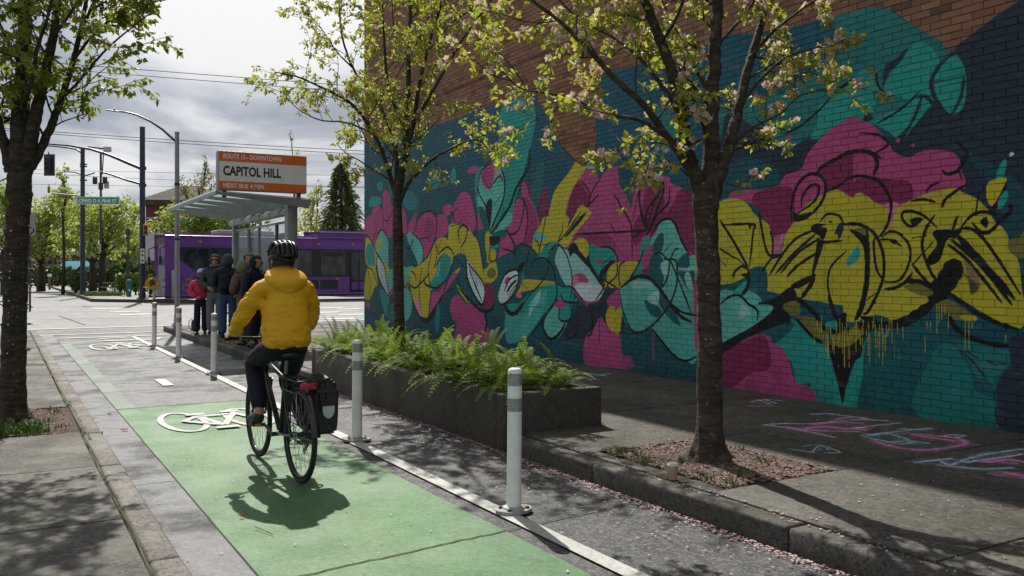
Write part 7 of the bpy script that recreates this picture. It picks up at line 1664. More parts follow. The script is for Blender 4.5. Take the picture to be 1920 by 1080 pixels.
# route sign on the shelter roof
def text_part(body, size, mat, parent, loc, rot, extr=.004, align='LEFT', width=None, name='lettering', bold=.03):
    cu = bpy.data.curves.new('t', 'FONT'); cu.body = body; cu.size = size; cu.extrude = extr; cu.align_x = align; cu.resolution_u = 3; cu.offset = size * bold
    o = bpy.data.objects.new('t', cu); col.objects.link(o); dg = bpy.context.evaluated_depsgraph_get(); dg.update()
    me = bpy.data.meshes.new_from_object(o.evaluated_get(dg)); bpy.data.objects.remove(o); bpy.data.curves.remove(cu)
    if width:
        xs = [v.co.x for v in me.vertices]; k = width / (max(xs) - min(xs))
        for v in me.vertices: v.co.x *= k
    me.materials.clear(); me.materials.append(mat)
    return link(name, me, parent, loc, rot)
SGX0, SGX1, SGY, SGZ0, SGZ1 = 3.42, 5.06, 16.42, 3.02, 3.73
W_ = SGX1 - SGX0; Hs = SGZ1 - SGZ0
rs = thing('route_sign', 'orange and white bus route sign reading CAPITOL HILL on the shelter roof', 'sign', (SGX0, SGY, SGZ0))
b = MB(); b.box(0, W_, .0, .20, 0, Hs, .008); b.build('casing', M['steel'], rs, True, ang=50)
for nm, z0, z1, mt in (('panel', .525, Hs - .01, 'sign_orange'), ('panel', .162, .523, 'sign_white'), ('panel', .01, .160, 'sign_orange')):
    b = MB(); b.box(.02, W_ - .012, -.008, -.001, z0, z1); b.build(nm, M[mt], rs)
RT = (R(90), 0, 0)
text_part('ROUTE 15 - DOWNTOWN', .118, M['sign_letter'], rs, (.085, -.0085, .578), RT, .002, width=1.06)
text_part('CAPITOL HILL', .235, M['sign_black'], rs, (.085, -.0085, .272), RT, .002, width=1.06)
text_part('NEXT BUS 4 MIN', .112, M['sign_letter'], rs, (.085, -.0085, .045), RT, .002, width=.73)
for x in (.10, W_ - .16): b = MB(); b.box(x, x + .06, .05, .15, -.13, -.002); b.build('bracket', M['steel_dark'], rs)

# ================================================================ street furniture round the junction
def pole(name, label, cat, px, py, d_, top_py, r0, r1, mat, base=True, zb=None):
    p = ground(px, py) if d_ is None else at_depth(px, py, d_); z0 = p.z if zb is None else zb
    t = thing(name, label, cat, (p.x, p.y, z0)); d = depth_of(p.x, p.y); top = at_depth(px, top_py, d).z - z0
    b = MB(); b.tube([(0, 0, 0), (0, 0, top)], [r0, r1], 14); b.lathe([(r1 * 1.08, top), (r1 * 1.05, top + .05), (0, top + .06)], n=14)
    b.build('post', M[mat], t, True, ang=50)
    if base: b = MB(); b.lathe([(r0 * 1.9, 0), (r0 * 1.9, .04), (r0 * 1.25, .10), (r0 * 1.1, .3), (r0 * 1.02, .302)], n=14); b.build('foot', M[mat], t, True, ang=40)
    return t, d, lambda x, y, o=0.0: at_depth(x, y, d + o) - Vector((p.x, p.y, z0)), top
# grey lamp pole on the island
lp2, dl, Q, top = pole('street_lamp', 'grey lamp pole with a long curved arm rising beside the shelter', 'street lamp', 332, 610, 22.4, 251, .065, .055, 'steel', True, KERB_H)
b = MB(); b.tube([Q(333, 268), Q(326, 262), Q(305, 243), Q(283, 228), Q(258, 216), Q(235, 210), Q(212, 208)], [.034, .033, .030, .028, .025, .023, .022], 8); b.build('arm', M['steel_dark'], lp2, True)
b = MB(); a_, c_ = Q(226, 210), Q(198, 206); b.tube([a_, a_.lerp(c_, .3), c_], [.03, .055, .04], 10, flat=.4); b.lathe([(.02, 0), (.02, .05), (0, .06)], tuple(a_.lerp(c_, .4) + Vector((0, 0, .02))), 8); b.build('lamp_head', M['steel'], lp2, True)
for zz_ in (2.2, 3.6): b = MB(); b.lathe([(.062, zz_), (.072, zz_ + .005), (.072, zz_ + .06), (.06, zz_ + .065)], n=14); b.build('band', M['steel_dark'], lp2, True)

# navy poles with mast arms
n1, d1, Q1, top1 = pole('traffic_pole', 'tall navy traffic pole carrying two mast arms, a sticker strip at its middle', 'pole', 267, 563, 45.5, 240, .155, .13, 'pole_navy', True, .15)
b = MB(); b.tube([Q1(267, 317), Q1(240, 306), Q1(205, 291), Q1(170, 280), Q1(130, 273), Q1(92, 270), Q1(60, 270)], [.085, .08, .07, .06, .05, .04, .035], 8); b.build('mast_arm', M['pole_navy'], n1, True)
b = MB(); b.tube([Q1(267, 346), Q1(235, 337), Q1(210, 328), Q1(188, 322)], [.06, .055, .05, .045], 8); b.build('mast_arm', M['pole_navy'], n1, True)
for y in (314, 317, 346, 349): b = MB(); b.tube([Q1(261, y), Q1(274, y)], .05, 6); b.build('clamp', M['steel_dark'], n1, True)
b = MB(); c0_ = Q1(267, 480, -.17); b.box(c0_.x - .10, c0_.x + .10, c0_.y - .03, c0_.y - .01, c0_.z - .38, c0_.z + .38); b.build('sticker_strip', M['sign_white'], n1)
for py_ in (488, 478, 470, 463): b = MB(); c0_ = Q1(267, py_, -.215); b.box(c0_.x - .05, c0_.x + .05, c0_.y - .012, c0_.y - .006, c0_.z - .06, c0_.z + .03); b.build('print', M['steel_dark'], n1)
n2, d2, Q2, top2 = pole('traffic_pole', 'dark navy traffic pole behind the green street name sign', 'pole', 155, 548, 55, 277, .15, .125, 'pole_navy', True, .15)
b = MB(); b.tube([Q2(155, 288), Q2(143, 280), Q2(128, 277), Q2(100, 274), Q2(70, 272)], [.06, .055, .05, .045, .04], 8); b.build('mast_arm', M['pole_navy'], n2, True)
b = MB(); b.tube([Q2(155, 330), Q2(148, 326), Q2(140, 323), Q2(120, 322)], .035, 6); b.build('mast_arm', M['pole_navy'], n2, True)
b = MB(); b.tube([Q2(155, 331), Q2(168, 327), Q2(178, 324)], .04, 6); b.build('mast_arm', M['pole_navy'], n2, True)
b = MB(); b.tube([Q2(157, 368), Q2(97, 363)], .055, 8); b.build('mast_arm', M['steel'], n2, True)
for y in (308, 312, 338): b = MB(); b.tube([Q2(150, y), Q2(163, y)], .05, 6); b.build('clamp', M['steel_dark'], n2, True)
# street name sign
sn = at_depth(184, 376, 54.0); ss = thing('street_name_sign', 'green street name sign with white letters on the navy pole', 'sign', sn, -R(YAW) + .06)
kx = 54.0 / FPX; wS, hS = 79 * kx, 14.5 * kx
b = MB(); b.box(-wS / 2, wS / 2, 0, .05, -hS / 2, hS / 2); b.build('border', M['sign_letter'], ss); b = MB(); b.box(-wS / 2 + .05, wS / 2 - .05, -.012, -.001, -hS / 2 + .04, hS / 2 - .04); b.build('panel', M['sign_green'], ss)
text_part('CEWD D A PINE ST', .30, M['sign_letter'], ss, (-wS / 2 + .12, -.013, -.12), RT, .003, width=wS - .30)

def signal(label, p, s_, lit=None, back=True, mat='black_flat', face=-R(YAW)):
    t = thing('traffic_signal', label, 'traffic light', p, face); hgt = 1.05 * s_
    if back: b = MB(); b.box(-.36 * s_, .36 * s_, .05, .08, -.75 * s_, .75 * s_); b.build('backplate', M['black_flat'], t); b = MB(); b.box(-.40 * s_, .40 * s_, .085, .10, -.79 * s_, .79 * s_); b.build('border', M['steel'], t)
    b = MB(); b.box(-.17 * s_, .17 * s_, -.16 * s_, .045, -.54 * s_, .54 * s_, .02); b.build('housing', M[mat], t, True, ang=50)
    for k in (-1, 0, 1):
        b = MB(); b.lathe([(.13 * s_, 0), (.13 * s_, -.02), (0, -.03)], (0, -.165 * s_, k * .34 * s_), 16, 'y'); ln_ = b.build('lens', M['grey_plastic'], t, True)
        b = MB()
        for i in range(11):
            a = math.pi * i / 10; b.v += [(.145 * s_ * math.cos(a), -.165 * s_, k * .34 * s_ + .145 * s_ * math.sin(a)), (.145 * s_ * math.cos(a), -.36 * s_, k * .34 * s_ + .145 * s_ * math.sin(a))]
        for i in range(10): b.face(2 * i, 2 * i + 1, 2 * i + 3, 2 * i + 2)
        b.build('visor', M[mat], ln_, True)
    b = MB(); b.tube([(0, .0, .54 * s_), (0, .0, .95 * s_)], .03, 6); b.build('hanger', M['steel_dark'], t)
    return t
signal('black traffic signal with square backplate hanging beside the left tree', at_depth(91, 309, 45.6), .72)
signal('orange-lensed small signal head hanging below the black traffic signal', at_depth(92, 356, 53), .36, mat='amber', back=False)
sw = thing('signal_bracket', 'bunch of dark signal fittings on a thin mast left of the navy pole', 'signal fitting', at_depth(189, 345, 58))
b = MB(); b.tube([(0, 0, -4), (0, 0, 2.0)], .07, 8); b.build('mast', M['steel_dark'], sw, True)
for dx, dz in ((-.35, .25), (.25, .3), (0, -.1), (.35, 0)): b = MB(); b.box(dx - .14, dx + .14, -.12, .12, dz - .28, dz + .2, .03); b.build('housing', M['steel_dark' if dx < 0.3 else 'house_trim'], sw, True)
cmr = thing('traffic_camera', 'pale boxy traffic camera on top of the mast arm', 'camera', at_depth(196, 281, 45.4), -R(YAW))
b = MB(); b.box(-.02, .32, -.12, .12, -.10, .17, .03); b.build('housing', M['white_box'], cmr, True); b = MB(); b.tube([(-.02, 0, .05), (-.85, 0, .16)], [.05, .03], 6); b.build('boom', M['steel_dark'], cmr, True); b = MB(); b.tube([(-.05, 0, -.1), (-.12, 0, -1.3)], .03, 6); b.build('bracket', M['steel_dark'], cmr, True)
pedsg = thing('pedestrian_signal', 'amber-yellow pedestrian signal box mounted on the tall navy pole', 'traffic light', at_depth(273.5, 431, 45.2), -R(YAW) + .3)
b = MB(); b.box(-.11, .11, -.12, .12, -.30, .30, .02); b.build('housing', M['amber'], pedsg, True); b = MB(); b.box(-.08, .08, -.14, -.121, -.02, .2); b.build('screen', M['black_flat'], pedsg); b = MB(); b.box(-.08, .08, -.14, -.121, -.24, -.06); b.build('screen', M['black_flat'], pedsg)
ws_ = at_depth(289, 463, 52); wb = thing('panel_sign', 'large blank white panel sign on a thin dark post left of the bus', 'sign', (ws_.x, ws_.y, .15), -R(YAW))
b = MB(); b.box(-.62, .06, 0, .05, 2.1, 3.75); b.build('panel', M['white_box'], wb); b = MB(); b.box(.10, .55, 0, .05, 2.1, 3.75); b.build('panel', M['white_box'], wb); b = MB(); b.tube([(.08, .1, 0), (.08, .1, 4.0)], .06, 8); b.build('post', M['steel_dark'], wb, True)
gs = at_depth(57, 418, 34); gg = thing('back_sign', 'grey back of a road sign peeking out right of the left tree', 'sign', (gs.x, gs.y, 0), -R(YAW))
b = MB(); b.box(-.33, .18, 0, .03, 2.95, 3.85, .01); b.build('panel', M['steel'], gg); b = MB(); b.tube([(-.05, .06, 0), (-.05, .06, 4.0)], .04, 8); b.build('post', M['steel_dark'], gg, True)
# red kiosk, post, bins
kp = ground(73, 546); kk = thing('parking_kiosk', 'green parking post with a red and white notice at its head', 'parking meter', (kp.x, kp.y, 0), -R(YAW))
s_ = depth_of(kp.x, kp.y) / FPX
b = MB(); b.box(-3.6 * s_, 3.6 * s_, -.15, .15, 0, 41 * s_, .03); b.build('post', M['kiosk_green'], kk, True, ang=50); b = MB(); b.box(-4.4 * s_, 4.4 * s_, -.2, .2, 41 * s_ + .002, 64 * s_, .04); b.build('notice_box', M['kiosk_red'], kk, True, ang=50)
b = MB(); b.box(-3.4 * s_, 3.4 * s_, -.23, -.205, 46 * s_, 57 * s_); b.build('notice', M['sign_white'], kk); b = MB(); b.box(-2.4 * s_, 2.4 * s_, -.24, -.232, 48 * s_, 51 * s_); b.build('print', M['black_flat'], kk); b = MB(); b.box(-1.8 * s_, 2.4 * s_, -.241, -.233, 52.5 * s_, 54 * s_); b.build('print', M['black_flat'], kk)
wp = ground(93, 543); pw = thing('timber_post', 'short timber post with a white cap by the park entrance', 'post', (wp.x, wp.y, 0), .2); s_ = depth_of(wp.x, wp.y) / FPX
b = MB(); b.box(-1.8 * s_, 1.8 * s_, -.1, .1, 0, 26 * s_, .02); b.build('post', M['wood'], pw, True); b = MB(); b.box(-3 * s_, 3 * s_, -.16, .16, 24 * s_, 29 * s_, .02); b.build('cap', M['sign_white'], pw, True)
dbx = ground(116, 536); db = thing('utility_box', 'dark grey utility cabinet at the park edge behind the timber post', 'utility box', (dbx.x, dbx.y, .15), -R(YAW)); s_ = depth_of(dbx.x, dbx.y) / FPX
b = MB(); b.box(-17 * s_, 17 * s_, 0, 1.5, 0, 20 * s_, .05); b.build('casing', M['dark_box'], db, True, ang=50); b = MB(); b.box(-18 * s_, 18 * s_, -.05, 1.55, 20 * s_ + .002, 21.5 * s_); b.build('lid', M['steel_dark'], db)
for x in (-6, 6): b = MB(); b.box((x - .3) * s_, (x + .3) * s_, -.03, -.002, 1 * s_, 19 * s_); b.build('door_edge', M['steel'], db)
tb_ = at_depth(242, 553, 50); tbn = thing('litter_bin', 'teal green litter bin standing by the hedge', 'bin', (tb_.x, tb_.y, .15), 0); s_ = 50 / FPX
b = MB(); b.lathe([(4.0 * s_, 0), (4.6 * s_, 20 * s_), (4.9 * s_, 26 * s_), (4.2 * s_, 26.2 * s_)], n=18); b.build('bin_body', M['teal_bin'], tbn, True, ang=50); b = MB(); b.lathe([(5.6 * s_, 26.4 * s_), (5.8 * s_, 28 * s_), (4.6 * s_, 31.5 * s_), (0, 32 * s_)], n=18); b.build('lid', M['teal_bin'], tbn, True, ang=50); b = MB(); b.box(-.04, .04, -4.75 * s_, -4.4 * s_, 11 * s_, 13.5 * s_); b.build('label_plate', M['sign_white'], tbn)
lpst, d_, Q_, t_ = pole('lamp_post', 'thin black park lamp post rising behind the teal bin', 'lamp post', 240, 545, 53, 445, .07, .05, 'steel_dark', True, .15)
b = MB(); b.lathe([(.10, t_ + .06), (.16, t_ + .3), (.10, t_ + .5), (0, t_ + .6)], n=12); b.build('lantern', M['steel_dark'], lpst, True)
# hydrant-like yellow thing right of the pole foot
hp_ = at_depth(289, 559, 44.3); hy = thing('bollard_marker', 'small yellow-topped marker post at the far kerb by the bus nose', 'marker post', (hp_.x, hp_.y, .15)); b = MB(); b.lathe([(.07, 0), (.06, .5)], n=12); b.build('post', M['white_box'], hy, True); b = MB(); b.box(-.11, .11, -.03, .03, .5, .72, .01); b.build('marker', M['bus_yellow'], hy)
nm_ = at_depth(325, 565, 43.6); ps_ = thing('stop_flag', 'narrow grey bus stop flag post behind the lamp pole', 'sign', (nm_.x, nm_.y, .15), -R(YAW)); b = MB(); b.box(-.07, .07, -.05, .05, 0, 1.5, .01); b.build('post', M['steel'], ps_, True)

# overhead wires
def wire(label, a, b_, sag, r=.013):
    a, b_ = Vector(a), Vector(b_); pts = [a.lerp(b_, i / 20) - Vector((0, 0, sag * 4 * (i / 20) * (1 - i / 20))) for i in range(21)]
    m_ = MB(); m_.tube(pts, r, 5); tag(m_.build('overhead_wire', M['wire'], None, True), label, 'wire', 'overhead trolley wires')
for (a, b_, d_a, d_b, sg_, lab) in (((-200, 95), (1100, 195), 34, 40, .0, 'topmost overhead wire crossing the sky left of the middle tree'), ((-200, 105), (1100, 208), 36, 42, .0, 'second overhead wire close below the topmost one'),
        ((-200, 224), (1000, 298), 40, 40, .15, 'upper of the close wire pair above the route sign'), ((-200, 226), (1000, 304), 42, 40, .2, 'lower of the close wire pair above the route sign'),
        ((60, 318), (1000, 331), 62, 60, .1, 'thin wire crossing behind the navy pole above the street sign'), ((60, 325), (1000, 362), 60, 58, .1, 'thin wire running from the pole to behind the route sign'), ((40, 345), (700, 350), 70, 70, .1, 'lowest thin wire just above the park trees')):
    wire(lab, at_depth(*a, d_a), at_depth(*b_, d_b), sg_, .014 if d_a < 50 else .013)
# ================================================================ purple bus
rng = np.random.default_rng(33)
HB = R(33)                      # the bus stands across the view, its nose turned a little to the camera
fc_ = at_depth(303, 512, 44.8); fwd_cam = (-math.cos(HB), -math.sin(HB))          # (right, depth)
bd = Vector((CY * fwd_cam[0] + SY * fwd_cam[1], -SY * fwd_cam[0] + CY * fwd_cam[1], 0))    # heading in the world
ang = math.atan2(bd.y, bd.x)
LB, WB, HBUS = 17.5, 2.6, 3.45
bus = thing('bus', 'long purple articulated trolley bus crossing the junction behind the shelter', 'bus', (fc_.x, fc_.y, 0.005), ang)
# local frame: +x is the nose at x = 0, body runs to -LB; the side we see is y = +WB/2 or -WB/2
v_side = Vector((-bd.y, bd.x, 0)); SD = 1 if v_side.dot(Vector((0, 0, 0)) - Vector((fc_.x, fc_.y, 0))) > 0 else -1
ys = SD * WB / 2
def sbox(x0, x1, y0, y1, z0, z1, bev=0): 
    b = MB(); b.box(x0, x1, min(y0, y1), max(y0, y1), z0, z1, bev); return b
LB = 13.0
sbox(-.02, -LB, -WB / 2, WB / 2, .34, HBUS - .06, .12).build('body', M['bus_purple'], bus, True, ang=50)
sbox(-8.0, -LB + .2, -WB / 2 + .25, WB / 2 - .05, HBUS - .055, HBUS + .30, .10).build('roof_fairing', M['bus_purple_light'], bus, True, ang=50)
sbox(-5.6, -2.6, -.6, .8, HBUS - .055, HBUS + .30, .06).build('roof_unit', M['house_trim'], bus, True, ang=50)
sbox(-LB, -.1, ys - .03 * SD, ys + .02 * SD, .30, .36).build('skirt', M['bus_grey'], bus)
# side windows: dark panes with black pillars
wz0, wz1 = 1.38, 2.72
wins = [(-.75, -2.1), (-2.2, -3.0), (-3.1, -4.6), (-4.7, -6.1), (-6.2, -7.5), (-8.0, -9.45), (-11.2, -12.7)]
sbox(-12.8, -.6, ys, ys + .012 * SD, wz0 - .09, wz1 + .09).build('window_band', M['bus_black'], bus)
for (a, c) in wins: sbox(c, a, ys + .013 * SD, ys + .03 * SD, wz0, wz1, .006).build('window', M['bus_glass'], bus)
# slanted purple panel below the first windows
b = MB(); yy = ys + .016 * SD; b.v = [(-.5, yy + .02 * SD, wz0 - .12), (-2.05, yy + .02 * SD, wz0 - .12), (-1.25, yy + .02 * SD, wz0 + .30), (-.5, yy + .02 * SD, wz0 + .85)]; b.v += [(v[0], v[1] + .016 * SD, v[2]) for v in b.v]
for f in ((0, 1, 2, 3), (7, 6, 5, 4), (0, 4, 5, 1), (1, 5, 6, 2), (2, 6, 7, 3), (3, 7, 4, 0)): b.face(*f)
b.build('side_panel', M['bus_purple'], bus)
# destination display and doors
sbox(-9.3, -8.1, ys + .031 * SD, ys + .04 * SD, 2.42, 2.66).build('display', M['bus_black'], bus)
for (x0, x1) in ((-10.75, -9.72),):
    d_ = sbox(x0, x1, ys + .013 * SD, ys + .045 * SD, .45, 2.75, .01).build('door', M['bus_black'], bus, True); 
    for (a, c) in ((x0 + .08, (x0 + x1) / 2 - .04), ((x0 + x1) / 2 + .04, x1 - .08)): sbox(a, c, ys + .046 * SD, ys + .055 * SD, 1.1, 2.65, .004).build('pane', M['bus_glass'], d_); sbox(a, c, ys + .046 * SD, ys + .055 * SD, .55, 1.0, .004).build('panel', M['bus_purple'], d_)
    sbox(x0 - .10, x0 - .06, ys + .01 * SD, ys + .06 * SD, .45, 2.8).build('pillar', M['steel'], bus)
for (x0, x1, z0, z1) in ((-7.9, -7.1, .62, 1.12), (-9.0, -8.0, .62, 1.12)): sbox(x0, x1, ys + .002 * SD, ys + .02 * SD, z0, z1, .004).build('vent_panel', M['bus_black'], bus)
for x, z in ((-1.6, 3.1), (-3.4, 3.1), (-7.9, 3.1), (-9.9, 3.1), (-9.0, 1.18)): sbox(x - .09, x + .09, ys + .002 * SD, ys + .03 * SD, z - .035, z + .035, .008).build('marker_light', M['amber'], bus)
sbox(-12.8, -.7, ys + .002 * SD, ys + .014 * SD, 1.21, 1.25).build('trim_strip', M['bus_purple_light'], bus)
for x in (-2.9, -11.9):
    b = MB(); b.lathe([(.48, -.12), (.50, -.08), (.50, .12), (.46, .16), (.30, .165)], (x, ys - .1 * SD, .49), 26, 'y'); wh = b.build('wheel', M['black_rubber'], bus, True, ang=40); b = MB(); b.lathe([(.29, .0), (.29, .05 * SD), (.1, .07 * SD), (0, .07 * SD)], (x, ys + .03 * SD, .49), 20, 'y'); b.build('rim', M['steel'], wh, True)
    b = MB(); b.ring((x, ys + .004 * SD, .49), .58, .05, 24, 6, 'y', 0, math.pi); b.build('wheel_arch', M['bus_black'], bus, True)
for x in (-1.4, -2.3, -3.6, -4.8, -6.0, -7.1, -8.2, -9.3): sbox(x - .008, x + .008, ys + .001 * SD, ys + .006 * SD, .4, 1.2).build('panel_joint', M['bus_black'], bus)
sbox(-12.8, -.6, ys + .001 * SD, ys + .007 * SD, 2.90, 2.915).build('panel_joint', M['bus_black'], bus)
# nose: windscreen, mirrors, bumper, bike rack
b = MB(); b.v = [(.02, -WB / 2 + .10, 1.15), (.02, WB / 2 - .10, 1.15), (-.06, WB / 2 - .16, 2.95), (-.06, -WB / 2 + .16, 2.95)]; b.v = [(v[0] + .012, v[1], v[2]) for v in b.v] + [(v[0] - .02, v[1], v[2]) for v in b.v]
for f in ((0, 1, 2, 3), (7, 6, 5, 4), (0, 4, 5, 1), (1, 5, 6, 2), (2, 6, 7, 3), (3, 7, 4, 0)): b.face(*f)
b.build('windscreen', M['shelter_glass'], bus)
sbox(-.0, .03, -WB / 2 + .2, WB / 2 - .2, 2.97, 3.25, .01).build('display', M['bus_black'], bus); sbox(-.1, .14, -WB / 2 + .02, WB / 2 - .02, .30, .74, .05).build('bumper', M['bus_grey'], bus, True)
for sy in (-1, 1): 
    b = MB(); b.tube([(-.05, sy * (WB / 2 - .1), 2.9), (.35, sy * (WB / 2 + .12), 2.75), (.35, sy * (WB / 2 + .12), 2.3)], .03, 6); mr = b.build('mirror_arm', M['bus_black'], bus, True); sbox(.28, .42, sy * (WB / 2 + .02), sy * (WB / 2 + .22), 1.9, 2.35, .03).build('mirror', M['bus_black'], mr, True)
    sbox(.0, .05, sy * .85 - .16, sy * .85 + .16, .82, 1.02, .02).build('headlight', M['reflector'], bus, True)
b = MB()
for y in (-.5, -.2, .1, .4): b.ring((.42, y, .95), .28, .02, 16, 5, 'y')
b.tube([(.1, -.7, .75), (.75, -.7, .78), (.75, .7, .78), (.1, .7, .75)], .025, 6); b.build('bike_rack', M['bus_yellow'], bus, True)
b = MB()
for k, (x, z) in enumerate(((-.9, .75), (-1.1, 1.05), (-1.25, .85), (-1.0, 1.3), (-1.3, 1.2))): b.ring((x, ys + .03 * SD, z), .16 + .03 * (k % 3), .014, 16, 4, 'y')
b.build('decal', M['bus_yellow'], bus)

# ================================================================ far park: trees, hedges, houses
def far_tree(name, label, px, d, base_py, crown, leafm, n_leaf, leaf, trunk_r, fork_py, seed, group='green trees in the park across the junction', z0=.1, clump=.55, barky='bark_far'):
    """crown: list of (px, py, rx, ry) blobs in the picture, given real depth"""
    r = np.random.default_rng(seed); p = at_depth(px, 512, d); root = thing(name, label, 'tree', (p.x, p.y, z0), 0, group); B = Vector((p.x, p.y, z0)); k = d / FPX
    fk = at_depth(px, fork_py, d) - B
    b = MB(); b.tube([(0, 0, -.1), Vector((r.normal(0, .05), r.normal(0, .05), fk.z * .5)), fk], [trunk_r * 1.25, trunk_r, trunk_r * .85], 9); b.build('trunk', M[barky], root, True, ang=180)
    br = MB(); lv = MB(); Rg = Vector((CY, -SY, 0)); Fw = Vector((SY, CY, 0))
    for (cx_, cy_, rx, ry) in crown:
        c = at_depth(cx_, cy_, d + r.uniform(-.3, .3) * rx * k) - B; rx_, ry_ = rx * k, ry * k
        e = fk.lerp(c, .55) + Vector(r.normal(0, .15, 3)); br.tube([fk - Vector((0, 0, .2)), e, c], [trunk_r * .5, trunk_r * .32, trunk_r * .12], 6, cap=False)
        for q in range(7):
            u = Vector(r.normal(0, 1, 3)).normalized(); t_ = c + Rg * u.x * rx_ * .9 + Fw * u.y * rx_ * .9 + Vector((0, 0, u.z * ry_ * .9)); br.tube([e.lerp(c, r.uniform(0, 1)), (c + t_) / 2 + Vector(r.normal(0, .1, 3)), t_], [trunk_r * .14, trunk_r * .09, .012], 4, cap=False)
        nn = int(n_leaf * 1.25 * rx * ry / 900); ncl = max(6, nn // 7); cl_c = []
        for q in range(ncl):
            u = Vector(r.normal(0, 1, 3)).normalized() * r.uniform(.3, 1.18) ; cl_c.append(c + Rg * u.x * rx_ + Fw * u.y * rx_ + Vector((0, 0, u.z * ry_)))
        for q in range(nn):
            cc_ = cl_c[int(r.integers(0, ncl))] + Vector(r.normal(0, 1, 3)) * clump * min(rx_, ry_) * .36
            a = Vector(r.normal(0, 1, 3)).normalized(); o = a.orthogonal().normalized(); o2 = a.cross(o); s_ = leaf * .8 * r.uniform(.5, 1.3)
            lv.poly([cc_ + o * s_, cc_ + o2 * s_ * .55 + a * s_ * .15, cc_ - o * s_, cc_ - o2 * s_ * .55 + a * s_ * .1])
    b = br.build('branch', M[barky], root, True, ang=180); tag(b, None, None, None, 'stuff')
    tag(lv.build('foliage', M[leafm], root), None, None, None, 'stuff'); return root
T_ = far_tree
T_('park_tree', 'park tree with open limbs whose trunk stands right of the street sign pole', 193, 62, 545, [(190, 440, 34, 26), (215, 420, 32, 28), (160, 425, 32, 28), (190, 395, 36, 22), (235, 450, 26, 24), (175, 470, 26, 14), (225, 385, 22, 18)], 'leaf_park', 560, .17, .24, 478, 41)
T_('park_tree', 'park tree leaning left just behind the navy pole of the street sign', 174, 66, 540, [(150, 440, 38, 26), (175, 410, 34, 30), (128, 455, 30, 20), (205, 470, 24, 16), (150, 395, 30, 26)], 'leaf_park', 560, .18, .26, 490, 42)
T_('park_tree', 'dense light green tree right of the left trunk above the red parking notice', 78, 72, 540, [(85, 440, 42, 36), (120, 450, 36, 30), (62, 420, 34, 30), (95, 395, 36, 26), (130, 415, 30, 30), (70, 470, 36, 18), (112, 375, 22, 20), (40, 440, 34, 34)], 'leaf_park', 620, .2, .26, 492, 43)
T_('park_tree', 'slim young tree top standing out against the sky left of the street sign', 118, 60, 545, [(118, 330, 10, 24), (112, 360, 14, 18), (128, 365, 14, 16), (120, 390, 18, 18)], 'leaf_park', 560, .14, .10, 400, 44)
T_('park_tree', 'light green tree in the gap between the two navy poles', 240, 76, 545, [(238, 420, 24, 24), (255, 450, 24, 24), (228, 470, 26, 20), (252, 400, 16, 18), (262, 480, 20, 16)], 'leaf_park', 560, .2, .2, 490, 45)
T_('park_tree', 'pale blossoming bare tree standing left of the route sign', 372, 66, 545, [(372, 350, 22, 34), (350, 370, 18, 22), (398, 345, 16, 32), (385, 315, 10, 24), (340, 345, 12, 18), (365, 400, 30, 14)], 'leaf_pale', 260, .15, .16, 430, 46)
T_('park_tree', 'bare twiggy tree top rising right above the route sign', 552, 70, 545, [(552, 290, 10, 26), (545, 255, 4, 14), (566, 320, 12, 20), (535, 310, 10, 18)], 'leaf_park', 170, .13, .10, 350, 47)
T_('park_tree', 'yellow-green tree behind the red house roof and the lamp pole', 322, 70, 545, [(318, 405, 20, 20), (345, 420, 24, 18), (300, 425, 20, 16), (335, 390, 16, 14)], 'leaf_park', 480, .18, .18, 460, 48)
T_('park_tree', 'dark bushy tree right behind the shelter roof above the bus', 400, 64, 545, [(385, 415, 36, 18), (430, 418, 34, 18), (360, 425, 26, 16), (470, 415, 34, 20), (410, 440, 50, 14)], 'leaf_hedge', 560, .18, .22, 470, 49)
T_('park_tree', 'bronze leaved tree between the route sign and the conifer', 588, 72, 545, [(590, 375, 16, 22), (580, 400, 20, 20), (598, 350, 10, 14), (575, 430, 26, 18), (600, 425, 22, 16)], 'leaf', 400, .17, .16, 470, 50)
T_('park_tree', 'green tree far behind the left tree at the frame edge', 8, 60, 545, [(10, 400, 26, 34), (-20, 420, 36, 40), (12, 450, 20, 26), (-10, 360, 30, 30)], 'leaf_park', 420, .18, .2, 490, 52)
# conifer
p = at_depth(640, 512, 62); cf = thing('conifer_tree', 'tall dark conifer with drooping sprays between the shelter and the mural wall', 'tree', (p.x, p.y, 0)); k = 62 / FPX; b = MB(); b.tube([(0, 0, 0), (0, 0, 246 * k)], [.3, .04], 8); b.build('trunk', M['bark_far'], cf, True)
lv = MB(); Rg = Vector((CY, -SY, 0)); r = np.random.default_rng(60)
for i in range(13500):
    t = r.uniform(0, 1) ** .8; z = (1 - t) * 0 + t * 1.0; zz_ = 246 * k * (1 - t) + 1.2 * t * 0
    rad = (4 + 58 * t ** .7) * k * (1 + .22 * math.sin(zz_ * 5.1 + i % 5)); a = r.uniform(0, 2 * PI); rr = rad * r.uniform(.45, 1.0) * (1 + .25 * math.sin(a * 7 + zz_ * 2))
    c = Vector((rr * math.cos(a), rr * math.sin(a), zz_ - .25 * rr)); o = Vector((math.cos(a), math.sin(a), -.55 + r.normal(0, .35))).normalized(); s2 = o.cross(Vector(r.normal(0, 1, 3))).normalized(); L_ = .24 * r.uniform(.6, 1.3)
    lv.poly([c - o * L_ * .4, c + s2 * L_ * .22, c + o * L_, c - s2 * L_ * .22])
tag(lv.build('foliage', M['leaf_conifer'], cf), None, None, None, 'stuff')

